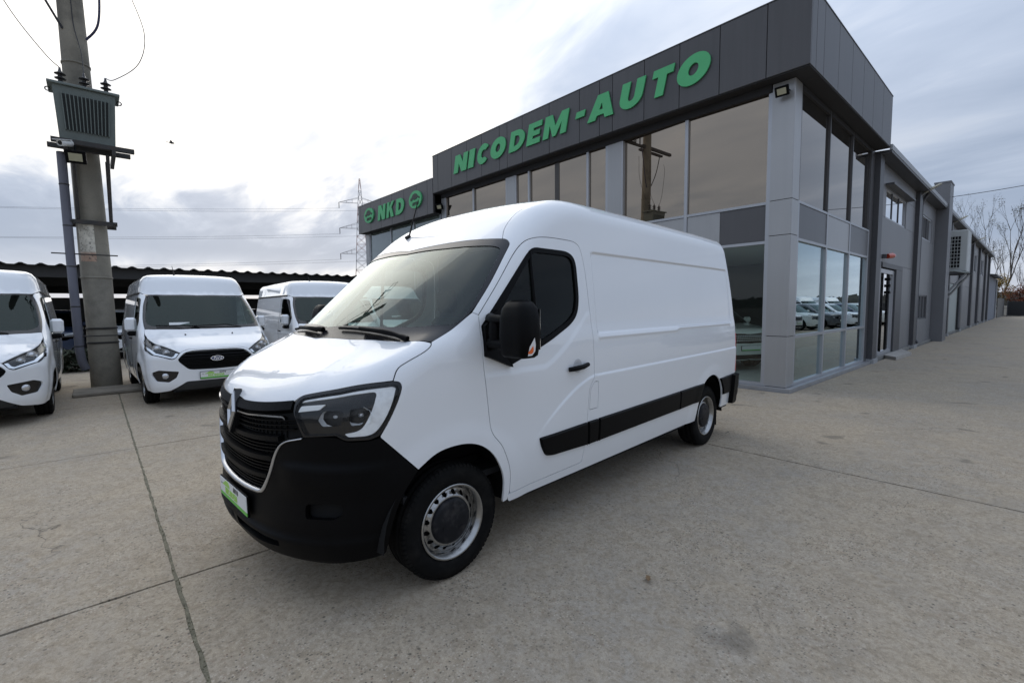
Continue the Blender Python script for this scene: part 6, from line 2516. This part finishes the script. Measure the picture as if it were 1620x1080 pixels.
# ------------------------------------------------------------------ carport
def carport():
    base = (-21, 0, 0)
    root = empty('carport', base)
    tag(root, 'long dark open carport with a corrugated roof edge behind the vans', 'carport')
    M = mat('carport_roof', (.06, .055, .05), .7, var=.3, vscale=1.5)
    y0, y1 = -16.0, 13.0
    per = .43
    n = int((y1 - y0) / per)
    prof = []
    for i in range(n):
        a = y0 + i * per
        prof += [(a, 0), (a + .15, 0), (a + .21, .035), (a + .25, .06), (a + .31, .06), (a + .35, .035)]
    k = MB(base)
    vs = []
    for (x, z) in ((-20.15, 3.02), (-23.3, 2.85), (-26.6, 2.66)):
        for (y, h) in prof:
            vs.append((x, y, z + h))
    for (y, h) in prof:
        vs.append((-20.15, y, 2.99 + h))
    m = len(prof)
    fs = [(r_ * m + i, r_ * m + i + 1, (r_ + 1) * m + i + 1, (r_ + 1) * m + i) for r_ in range(2) for i in range(m - 1)]
    fs += [(i, 3 * m + i, 3 * m + i + 1, i + 1) for i in range(m - 1)]
    k.add(vs, fs)
    k.build('corrugated_roof', M, root)
    for x, z in ((-20.4, 3.002), (-23.3, 2.847), (-26.4, 2.668)):
        k = MB(base)
        k.box((x - .05, y0, z - .34), (x + .05, y1, z))
        k.build('purlin', mat('carport_steel', (.035, .034, .033), .6), root)
    for y in np.arange(y0 + .5, y1, 4.6):
        k = MB(base)
        k.box((-26.4, y - .05, 2.2), (-20.4, y + .05, 2.56))
        k.build('rafter', MATS['carport_steel'], root)
        for x in (-20.5, -26.3):
            k = MB(base)
            k.box((x - .07, y - .07, 0), (x + .07, y + .07, 2.6))
            k.build('post', MATS['carport_steel'], root)
    k = MB(base)
    k.box((-26.75, y0, 0), (-26.65, y1, 2.16))
    k.build('back_wall', mat('carport_wall', (.10, .10, .095), .8, var=.3, vscale=.8), root)


carport()
hd = MB()
rr_ = random.Random(5)
for i in range(5200):
    x, y = -17.2 + rr_.gauss(0, .22), rr_.uniform(-1.2, .35)
    z = rr_.uniform(.02, .62) * (1 - .25 * rr_.random())
    a, b = rr_.uniform(0, 6.3), rr_.uniform(-.6, .6)
    s = rr_.uniform(.03, .06)
    d = Vector((math.cos(a), math.sin(a), b)) * s
    e = Vector((-math.sin(a), math.cos(a), rr_.uniform(-.5, .5))) * s * .5
    c = Vector((x, y, z))
    hd.add([c - d, c + e, c + d, c - e], [(0, 1, 2, 3)])
hs = empty('low_shrub', (-17.2, -.4, 0))
tag(hs, 'low dark green shrub at the foot of the carport left of the pole', 'shrub')
hd.v = [v - Vector((-17.2, -.4, 0)) for v in hd.v]
hd.build('foliage', mat('shrub_leaf', (.022, .032, .014), .8, var=.4, vscale=12), hs)
k = MB()
for i in range(9):
    a = 2 * math.pi * i / 9
    k.tube([(0, .4 * math.sin(a), 0), (.12 * math.cos(a), .6 * math.sin(a), .45)], .01, 4)
k.build('stems', mat('twig', (.08, .06, .045), .8), hs)

# ------------------------------------------------------------------ concrete pole with transformer
PX, PY = -13.18, .139
M_POLE = mat('pole_concrete', (.23, .208, .165), .85, var=.28, vscale=1.2, var2=.10, v2scale=60, dirt=(.07, .062, .05), dirt_amt=.7, dirt_scale=1.6, bump=.25, bscale=40)
M_XF = mat('transformer_green', (.145, .17, .155), .5, var=.12, vscale=3, dirt=(.06, .055, .045), dirt_amt=.4, dirt_scale=3)
M_XFD = mat('transformer_shade', (.028, .034, .032), .6)  # tank colour darkened to stand for shade behind the cooling fins
M_IRON = mat('dark_iron', (.03, .028, .026), .6, dirt=(.10, .055, .03), dirt_amt=.3, dirt_scale=8)


def pole_axis(z):
    return Vector((PX, PY - .0186 * z, z))


def build_pole():
    base = Vector((PX, PY, 0))
    root = empty('concrete_pole', base)
    tag(root, 'weathered tapering concrete power pole carrying a transformer', 'pole')
    k = MB(base)
    pts = [pole_axis(z) for z in (0, 1.2, 1.21, 2.5, 4, 6, 8, 10.6)]
    k.tube(pts, [.262, .252, .242, .25, .238, .22, .20, .17], 40)
    k.build('shaft', M_POLE, root)
    for z, r in ((1.25, .250), (2.3, .250), (6.55, .216), (.95, .256)):
        k = MB(base)
        c = pole_axis(z)
        k.lathe([(r + .0, -.02), (r + .012, -.016), (r + .012, .016), (r, .02)], Matrix.Translation(c), 32)
        k.build('band', M_IRON if z < 2 else M_POLE, root)
    k = MB(base)
    k.cbox((PX + .45, PY - .52, 0.001), (PX + 1.35, PY + .95, .065), .015)
    k.build('footing', mat('footing_conc', (.24, .215, .175), .9, var=.3, vscale=3, bump=.3, bscale=30), root)
    # cross-arms high up, above the frame of the photo, seen mirrored in the windows
    for dz, x0, x1, y0, y1 in ((8.45, -.1, -.1, -1.9, .2),):
        k = MB(base)
        k.box((PX - .06, PY - 2.0, 8.86), (PX + .06, PY + .2, 8.98)).box((PX - .2, PY - 1.5, 8.76), (PX - .08, PY + .2, 8.84))
        k.build('cross_arm', M_IRON, root)
    for i in range(3):
        k = MB(base)
        yy = PY + .35 + .45 * i
        a, b = 8.90, 9.50 - .10 * i
        xx = PX + .12 * i
        k.tube([(xx, yy, a), (xx, yy + .42, a), (xx, yy + .42, b), (xx, yy, b), (xx, yy, a)], .03, 6)
        k.build('fuse_frame', M_IRON, root)
    k = MB(base)
    k.box((PX - .05, PY, 8.84), (PX + .05, PY + 1.4, 8.93))
    k.build('fuse_arm', M_IRON, root)
    # transformer
    t = empty('transformer', (PX + .30, PY - .08, 4.85))
    tag(t, 'grey-green finned transformer with three insulators hung on the pole', 'transformer')
    tb = Vector((PX + .43, PY - .08, 4.85))
    x0, x1 = -.02, .50
    k = MB()
    # tank leans in towards the foot
    vs = [(x0, -.35, 0), (x1 - .10, -.35, 0), (x1 - .10, .46, 0), (x0, .46, 0), (x0, -.40, .98), (x1, -.40, .98), (x1, .50, .98), (x0, .50, .98)]
    k.add(vs, [(0, 3, 2, 1), (4, 5, 6, 7), (0, 1, 5, 4), (1, 2, 6, 5), (2, 3, 7, 6), (3, 0, 4, 7)])
    k.build('tank', M_XF, t)
    k = MB()
    k.cbox((x0 - .05, -.47, .985), (x1 + .05, .57, 1.03), .008)
    k.build('lid', M_XF, t)
    k = MB()
    fx = lambda z: x1 - .10 + .10 * z / .98
    k.add([(fx(.20) + .004, -.25, .20), (fx(.20) + .004, .37, .20), (fx(.84) + .004, .40, .84), (fx(.84) + .004, -.28, .84)], [(0, 1, 2, 3)])
    k.build('fin_shade', M_XFD, t)  # flat sheet on the tank face, shade between the fins put into its colour
    for i in range(13):
        k = MB()
        y = -.25 + .62 * i / 12
        yt = -.28 + .68 * i / 12
        vs = []
        for z, yy in ((.19, y), (.85, yt)):
            vs += [(fx(z), yy - .009, z), (fx(z) + .055, yy - .007, z), (fx(z) + .055, yy + .007, z), (fx(z), yy + .009, z)]
        k.add(vs, [(0, 3, 2, 1), (4, 5, 6, 7)] + [(j, (j + 1) % 4, 4 + (j + 1) % 4, 4 + j) for j in range(4)])
        k.build('cooling_fin', M_XF, t)
    for y in (-.28, .06, .38):
        k = MB()
        pr = [(.07, 0), (.07, .03), (.035, .035)]
        for j in range(3):
            z = .05 + .085 * j
            pr += [(.035, z), (.082, z + .012), (.088, z + .022), (.038, z + .05)]
        pr += [(.022, .31), (.016, .36), (.0005, .365)]
        k.lathe(pr, Matrix.Translation((.24, y, 1.03)), 16)
        k.build('insulator', mat('insulator_brown', (.018, .014, .013), .2), t)
    for y in (-.47, .57):
        k = MB()
        k.lathe([(.035 + .01 * math.cos(a), .01 * math.sin(a)) for a in np.linspace(0, 6.283, 7)[:-1]], frame((.24, y, .95), (0, 1, 0), (0, 0, 1), (1, 0, 0)), 14, closed=True)
        k.build('lifting_eye', M_IRON, t)
    # carrying frame
    fr = empty('carrying_frame', (PX, PY, 4.7))
    fb = Vector((PX, PY, 4.7))
    tag(fr, 'rusty steel carrying frame clamped to the pole below the transformer', 'bracket')
    k = MB(fb)
    k.box((PX + .36, PY - .62, 4.76), (PX + .46, PY + .62, 4.84))
    k.build('bearer', M_IRON, fr)
    k = MB(fb)
    k.box((PX + .80, PY - .55, 4.76), (PX + .90, PY + .66, 4.84))
    k.build('bearer', M_IRON, fr)
    for s in (-.36, .34):
        k = MB(fb)
        k.box((PX - .3, PY - .03 + s, 4.66), (PX + .92, PY + .03 + s, 4.755))
        k.build('bearer', M_IRON, fr)
        k = MB(fb)
        k.tube([(PX + .78, PY + s * .72, 4.68), (PX + .28, PY + s * .72, 3.46)], .03, 6)
        k.build('strut', M_IRON, fr)
        k = MB(fb)
        k.box((PX + .22, PY - .03 + s * .72, 3.40), (PX + .28, PY + .03 + s * .72, 4.66))
        k.build('upright', M_IRON, fr)
    k = MB(fb)
    k.box((PX + .23, PY - .40, 3.36), (PX + .31, PY + .34, 3.44))
    k.build('clamp', M_IRON, fr)
    k = MB(fb)
    k.box((PX - .31, PY - .40, 3.36), (PX - .23, PY + .34, 3.44))
    k.build('clamp', M_IRON, fr)
    for s in (-.36, .30):
        k = MB(fb)
        k.tube([(PX - .37, PY + s, 3.40), (PX + .37, PY + s, 3.40)], .018, 6)
        k.build('clamp_bolt', M_IRON, fr)
    # conduit beside the pole
    cd = empty('conduit', (PX + .28, PY - .40, 0))
    tag(cd, 'blue-grey plastic conduit strapped to the left of the pole', 'pipe')
    cb = Vector((PX + .28, PY - .40, 0))
    k = MB(cb)
    pts = [(PX + .27, -.17, .42), (PX + .28, -.225, .58), (PX + .28, -.245, .80), (PX + .28, -.275, 2.6), (PX + .28, -.295, 4.72)]
    k.tube(rounded(pts, .1, .15, closed=False), .074, 16)
    k.build('pipe', mat('conduit_grey', (.125, .125, .15), .5, var=.12, vscale=2), cd)
    for z in (.9, 1.7, 2.5, 3.3, 4.1):
        k = MB(cb)
        k.lathe([(.075, -.012), (.080, -.01), (.080, .01), (.075, .012)], Matrix.Translation((PX + .28, -.25 - .0115 * (z - .8), z)), 16)
        k.build('strap', M_IRON, cd)
    for z in (1.1, 2.75):
        k = MB(cb)
        k.tube([(PX + .30, -.55, z), (PX + .33, .45, z)], .014, 6)
        k.build('tie_rod', M_IRON, cd)
    # notice on the pole
    nt = MB(base)
    n = 10
    vs = []
    rad = .352
    for i in range(n + 1):
        a = R(-58 + 64 * i / n)
        for z in (2.62, 3.42):
            c = pole_axis(z)
            rr = np.interp(z, [2.5, 4], [.25, .238]) + .004
            vs.append((c.x + rr * math.cos(a), c.y + rr * math.sin(a), z))
    nt.add(vs, [(2 * i, 2 * i + 2, 2 * i + 3, 2 * i + 1) for i in range(n)], True)
    nb = nt.build('torn_notice', notice_mat())
    nb.location = base
    tag(nb, 'faded torn paper notice pasted on the pole', 'notice')
    return root


def notice_mat():
    m = mat('faded_paper', (.58, .54, .45), .85, var=.2, vscale=6, dirt=(.20, .17, .13), dirt_amt=.8, dirt_scale=9)
    nt = m.node_tree
    b = nt.nodes['Principled BSDF']
    N, L = nt.nodes.new, nt.links.new
    src = b.inputs['Base Color'].links[0].from_socket
    tc = N('ShaderNodeTexCoord')
    sep = N('ShaderNodeSeparateXYZ')
    L(tc.outputs['Object'], sep.inputs[0])
    mr = N('ShaderNodeMapRange')
    mr.inputs['From Min'].default_value = 2.78
    mr.inputs['From Max'].default_value = 2.83
    mr.inputs['To Min'].default_value = .6
    mr.inputs['To Max'].default_value = 0
    L(sep.outputs['Z'], mr.inputs['Value'])
    mx = N('ShaderNodeMix')
    mx.data_type = 'RGBA'
    L(mr.outputs[0], mx.inputs['Factor'])
    L(src, mx.inputs['A'])
    mx.inputs['B'].default_value = (.38, .17, .09, 1)
    # ink: broken dark strokes
    wv = N('ShaderNodeTexNoise')
    wv.inputs['Scale'].default_value = 26
    wv.inputs['Detail'].default_value = 2
    L(tc.outputs['Object'], wv.inputs['Vector'])
    gt = N('ShaderNodeMapRange')
    gt.inputs['From Min'].default_value = .60
    gt.inputs['From Max'].default_value = .66
    gt.inputs['To Max'].default_value = .7
    L(wv.outputs['Fac'], gt.inputs['Value'])
    m2 = N('ShaderNodeMix')
    m2.data_type = 'RGBA'
    L(gt.outputs[0], m2.inputs['Factor'])
    L(mx.outputs['Result'], m2.inputs['A'])
    m2.inputs['B'].default_value = (.09, .085, .08, 1)
    L(m2.outputs['Result'], b.inputs['Base Color'])
    return m


build_pole()
floodlight((PX + .98, PY - .22, 4.50), (.9, -.15, -.35), 'grey floodlight with frosted lens below the transformer', 1.15, [(PX + .9, PY - .22, 4.74)], (.30, .36, .36))


def cctv():
    c = Vector((PX + 1.0, PY - .36, 4.72))
    r = empty('security_camera', c)
    tag(r, 'white bullet security camera under the transformer', 'camera')
    d = Vector((.75, -.55, -.25)).normalized()
    x = Vector((0, 0, 1)).cross(d).normalized()
    M = frame((0, 0, 0), x, d.cross(x), d)
    k = MB()
    k.lathe([(.0005, -.16), (.05, -.155), (.055, -.14), (.055, .12), (.048, .125), (.044, .10), (.0005, .10)], M, 18)
    w = mat('camera_white', (.66, .66, .64), .4)
    k.build('body', w, r)
    k = MB()
    k.lathe([(.040, .101), (.02, .106), (.0005, .107)], M, 14)
    k.build('lens', M_BLACKGL, r)
    k = MB()
    k.box((-.06, .05, -.12), (.06, .062, .19), M)
    k.build('sun_shield', w, r)
    k = MB()
    k.tube([(0, 0, 0), (-.12, .05, .05), (-.15, .06, .1)], .022, 8)
    k.build('mount', w, r)


cctv()


def cable(pts, rad, name, label, m=None, sag=0.0, n=14, cat='cable'):
    pts = [Vector(p) for p in pts]
    if len(pts) == 2:
        a, b = pts
        q = [a.lerp(b, i / n) - Vector((0, 0, sag * 4 * (i / n) * (1 - i / n))) for i in range(n + 1)]
    else:
        # Catmull-Rom through the points
        P = [pts[0]] + pts + [pts[-1]]
        q = []
        for i in range(1, len(P) - 2):
            for j in range(8):
                t = j / 8
                q.append(.5 * ((2 * P[i]) + (-P[i - 1] + P[i + 1]) * t + (2 * P[i - 1] - 5 * P[i] + 4 * P[i + 1] - P[i + 2]) * t * t + (-P[i - 1] + 3 * P[i] - 3 * P[i + 1] + P[i + 2]) * t ** 3))
        q.append(pts[-1])
    o0 = q[0].copy()
    k = MB(o0)
    k.tube(q, rad, 5)
    o = k.build(name, m or mat('cable_black', (.015, .015, .018), .5))
    o.location = o0
    tag(o, label, cat)
    return o


tx = PX + .54
cable([(tx, PY - .36, 6.24), (tx - .05, PY - .55, 6.45), (tx - .2, PY - .95, 7.1), (tx - .4, PY - 1.35, 8.0), (tx - .6, PY - 1.55, 8.4)], .008, 'transformer_lead', 'thin wire curving up from the left insulator of the transformer')
cable([(tx, PY + .30, 6.24), (tx, PY + .45, 6.26), (tx, PY + .85, 6.7), (tx - .1, PY + .98, 7.4), (tx - .3, PY + .75, 8.3)], .008, 'transformer_lead', 'thin wire looping up from the right insulator of the transformer')
cable([(tx, PY - .02, 6.24), (tx - .2, PY - .03, 6.7), (PX + .22, PY - .12, 7.3), (PX + .20, PY - .13, 8.3)], .008, 'transformer_lead', 'thin wire rising along the pole from the middle insulator')
cable([(PX + .15, PY - .28, 7.15), (PX + .2, PY - .6, 7.8), (PX + .1, PY - 1.0, 8.7)], .022, 'thick_cable', 'thick dark cable leaving the pole to the upper left')
cable([(PX + .15, PY + .06, 7.05), (PX + .22, PY + .26, 7.4), (PX + .15, PY + .31, 8.2), (PX, PY + .25, 8.9)], .022, 'thick_cable', 'thick blue-black cable curving up the right side of the pole', mat('cable_blue', (.02, .02, .06), .5))
cable([(-2.6, 26.9, 6.0), (6.0, 24.0, 6.6)], .012, 'overhead_wire', 'single wire running from the tall fin wall out over the yard', sag=.25)

# ------------------------------------------------------------------ lattice pylon and power lines
def pylon():
    D = 130.0
    c = Vector((-.912 * D, .41 * D, 0))
    r = empty('lattice_pylon', c)
    tag(r, 'tall red and white lattice pylon behind the showroom wing', 'pylon')
    m = mat('pylon_steel', (.42, .39, .38), .6)
    mr = mat('pylon_red', (.45, .24, .19), .6)
    u = Vector((.41, .912, 0))
    v = Vector((.912, -.41, 0))

    def hw(z):
        return float(np.interp(z, [0, 12, 24, 35], [2.5, 1.5, .9, .12]))
    zs = [0, 3.2, 6.2, 9, 11.6, 14, 16.2, 18.3, 20.3, 22.2, 24, 26, 28, 30, 32, 35]
    for s in range(len(zs) - 1):
        k = MB()
        z0, z1 = zs[s], zs[s + 1]
        a, b = hw(z0), hw(z1)
        cor = [(1, 1), (1, -1), (-1, -1), (-1, 1)]
        P0 = [u * (i * a) + v * (j * a) + Vector((0, 0, z0)) for i, j in cor]
        P1 = [u * (i * b) + v * (j * b) + Vector((0, 0, z1)) for i, j in cor]
        for i in range(4):
            j = (i + 1) % 4
            k.tube([P0[i], P1[i]], .06, 4, False)
            k.tube([P0[i], P1[j]], .032, 4, False)
            k.tube([P0[j], P1[i]], .032, 4, False)
            k.tube([P1[i], P1[j]], .032, 4, False)
        k.build('lattice_section', mr if (s // 2) % 2 == 1 else m, r)
    arms = []
    for z in (28.8, 22.3, 15.8):
        for s in (-1, 1):
            k = MB()
            tip = v * 0 + u * (s * 5.2) + Vector((0, 0, z))
            h = hw(z)
            for j in (-1, 1):
                k.tube([u * (s * h) + v * (j * h) + Vector((0, 0, z)), tip], .04, 4, False)
                k.tube([u * (s * h) + v * (j * h) + Vector((0, 0, z + 1.3)), tip], .04, 4, False)
                for t in (.3, .6):
                    k.tube([(u * (s * h) + v * (j * h) + Vector((0, 0, z))).lerp(tip, t), (u * (s * h) + v * (j * h) + Vector((0, 0, z + 1.3))).lerp(tip, t)], .035, 4, False)
            k.build('cross_arm', m, r)
            k = MB()
            k.tube([tip, tip - Vector((0, 0, 1.5))], .09, 5)
            k.build('insulator_string', M_IRON, r)
            arms.append(c + tip - Vector((0, 0, 1.5)))
    wm = mat('line_wire', (.10, .10, .11), .5)
    nxt = Vector((-205, -118, 0)) - c
    names = ['upper', 'middle', 'lower']
    for i, a in enumerate(arms):
        b = a + nxt
        cable([a, b], .024, 'power_line', '%s power line from the pylon, %s one of the pair' % (names[i // 2], ('left' if i % 2 == 0 else 'right')), wm, sag=3.0, n=24, cat='power line')['group'] = 'power lines strung from the pylon'


pylon()
# bird
def bird():
    c = Vector((-.99, -0.0, 0))
    k = MB()
    k.lathe([(.0005, -.10), (.03, -.07), (.05, 0), (.04, .06), (.03, .09), (.0005, .13)], frame((0, 0, 0), (0, 0, 1), (1, 0, 0), (0, 1, 0)), 10)
    k.add([(0, .04, .01), (.02, -.05, .02), (.10, -.06, .09), (.06, .02, .07)], [(0, 1, 2, 3)])
    k.add([(0, .04, .01), (-.02, -.05, .02), (-.10, -.06, .07), (-.06, .02, .05)], [(3, 2, 1, 0)])
    k.add([(-.03, -.08, 0), (.03, -.08, 0), (.05, -.19, .0), (-.05, -.19, 0)], [(0, 1, 2, 3)])
    o = k.build('bird', mat('bird_dark', (.03, .03, .032), .7))
    D = 27.0
    o.location = (-.9934 * D, .115 * D, 1.613 + .283 * D)
    tag(o, 'tiny dark bird in flight against the white cloud', 'bird')


bird()

# ------------------------------------------------------------------ trees
def bare_tree(loc, h, spread, label, seed, leaves=0, leaf_m=None, lean=0.0):
    r = random.Random(seed)
    root = empty('tree', loc)
    tag(root, label, 'tree', 'trees beyond the yard gate')
    k = MB()
    tips = []

    def grow(p, d, l, rad, depth):
        pts = [p]
        q = p
        dd = d.copy()
        for i in range(4):
            dd = (dd + Vector((r.gauss(0, .08), r.gauss(0, .08), .05))).normalized()
            q = q + dd * l / 4
            pts.append(q)
        k.tube(pts, [rad * (1 - .12 * i) for i in range(5)], 5 if depth < 2 else 3, False)
        if depth >= 5 or rad < .006:
            tips.append((pts[-1], dd))
            tips.append((pts[-2], dd))
            return
        n = 3 if depth == 0 else r.choice((2, 3))
        for i in range(n):
            a = r.uniform(0, 6.28)
            sp = spread * r.uniform(.5, 1.2)
            nd = (dd + Vector((math.cos(a) * sp, math.sin(a) * sp, r.uniform(0, .3)))).normalized()
            grow(pts[r.choice((3, 4))] if i else pts[-1], nd, l * r.uniform(.62, .82), rad * .58, depth + 1)
        if depth == 0:
            for z in (2, 3):
                for _ in range(2):
                    a = r.uniform(0, 6.28)
                    grow(pts[z], Vector((math.cos(a) * spread, math.sin(a) * spread, .6)).normalized(), l * .5, rad * .4, depth + 2)
    grow(Vector((0, 0, 0)), Vector((lean, 0, 1)), h * .36, h * .0095, 0)
    k.build('trunk', mat('bark', (.09, .075, .062), .9, var=.2, vscale=4), root)
    if leaves:
        lf = MB()
        for i in range(leaves):
            p, d = r.choice(tips)
            c = p - d * r.uniform(0, h * .06) + Vector((r.gauss(0, .15), r.gauss(0, .15), r.gauss(0, .15)))
            a = r.uniform(0, 6.28)
            s = r.uniform(.05, .11)
            u = Vector((math.cos(a), math.sin(a), r.uniform(-.6, .6))) * s
            w = Vector((-math.sin(a), math.cos(a), r.uniform(-.6, .6))) * s * .7
            lf.add([c - u, c + w, c + u, c - w], [(0, 1, 2, 3)])
        lf.build('crown', leaf_m, root)
    return root


M_YEL = mat('leaf_yellow', (.30, .20, .03), .7, var=.35, vscale=2)
M_OLV = mat('leaf_olive', (.12, .10, .035), .7, var=.35, vscale=2)
M_REDL = mat('leaf_red', (.22, .07, .03), .7, var=.35, vscale=2)
bare_tree((-6.0, 100, 0), 15.5, .42, 'tall nearly bare grey tree left of the slim poplar', 1, 500, M_OLV)
bare_tree((-3.7, 92, 0), 14.5, .22, 'slim upright tree with sparse brown leaves beyond the gate', 2, 900, M_OLV)
bare_tree((-1.0, 88, 0), 10.0, .40, 'bare tree at the right edge of the photo beyond the gate', 3, 60, M_OLV)


def shrub(loc, rx, rz, n, m, label, seed):
    r = random.Random(seed)
    root = empty('autumn_shrub', loc)
    tag(root, label, 'shrub')
    lf = MB()
    lobes = [(r.gauss(0, rx * .45), r.gauss(0, rx * .45), r.uniform(.25, .85) * rz, r.uniform(.25, .45) * rx) for _ in range(14)]
    for i in range(n):
        L_ = r.choice(lobes)
        v = Vector((r.gauss(0, 1), r.gauss(0, 1), r.gauss(0, 1))).normalized() * L_[3] * r.uniform(.55, 1.1)
        c = Vector((L_[0], L_[1], L_[2])) + v
        if c.z < .05:
            continue
        a = r.uniform(0, 6.28)
        s = r.uniform(.06, .12)
        u = Vector((math.cos(a), math.sin(a), r.uniform(-.7, .7))) * s
        w = Vector((-math.sin(a), math.cos(a), r.uniform(-.7, .7))) * s * .6
        lf.add([c - u, c + w, c + u, c - w], [(0, 1, 2, 3)])
    lf.build('foliage', m, root)
    k = MB()
    for L_ in lobes:
        k.tube([(L_[0] * .2, L_[1] * .2, 0), (L_[0], L_[1], L_[2])], .03, 4)
    k.build('branches', MATS['bark'], root)


shrub((-4.2, 86, 0), 2.0, 5.6, 3600, M_YEL, 'yellow autumn shrub rising behind the board fence', 4)
shrub((-1.6, 84, 0), 1.6, 3.9, 2600, M_REDL, 'rusty red autumn shrub behind the dark gate', 5)
shrub((1.5, 85, 0), 2.2, 4.2, 2600, M_OLV, 'olive brown shrub behind the gate at the right edge', 6)

# far belt of woodland closing the horizon
def treeline():
    r = random.Random(9)
    k = MB()
    for i in range(5200):
        a = r.uniform(0, 2 * math.pi)
        d = r.uniform(190, 230)
        c = Vector((d * math.cos(a), d * math.sin(a), 0))
        h = 3.4 + 1.0 * math.sin(a * 9) + .8 * math.sin(a * 23 + 1)
        c.z = r.uniform(.3, 1.0) * max(1.8, h)
        s = r.uniform(.8, 1.8)
        t = Vector((-math.sin(a), math.cos(a), 0))
        n = Vector((math.cos(a), math.sin(a), 0))
        b = r.uniform(0, 3.1)
        u = (t * math.cos(b) + Vector((0, 0, 1)) * math.sin(b)) * s
        w = (-t * math.sin(b) + Vector((0, 0, 1)) * math.cos(b) + n * r.uniform(-.6, .6)) * s
        k.add([c - u, c - w, c + u, c + w], [(0, 1, 2, 3)])
    tag(k.build('treeline', mat('far_wood', (.12, .115, .10), .9, var=.3, vscale=.05)), 'far-off belt of trees along the horizon', 'woodland', kind='stuff')


treeline()
leaf(-.98, .92, .03, .5, 'dry brown leaf on the concrete in front of the van bumper')
leaf(-1.45, 2.35, .03, 2.1, 'dry brown leaf on the concrete beside the van door')
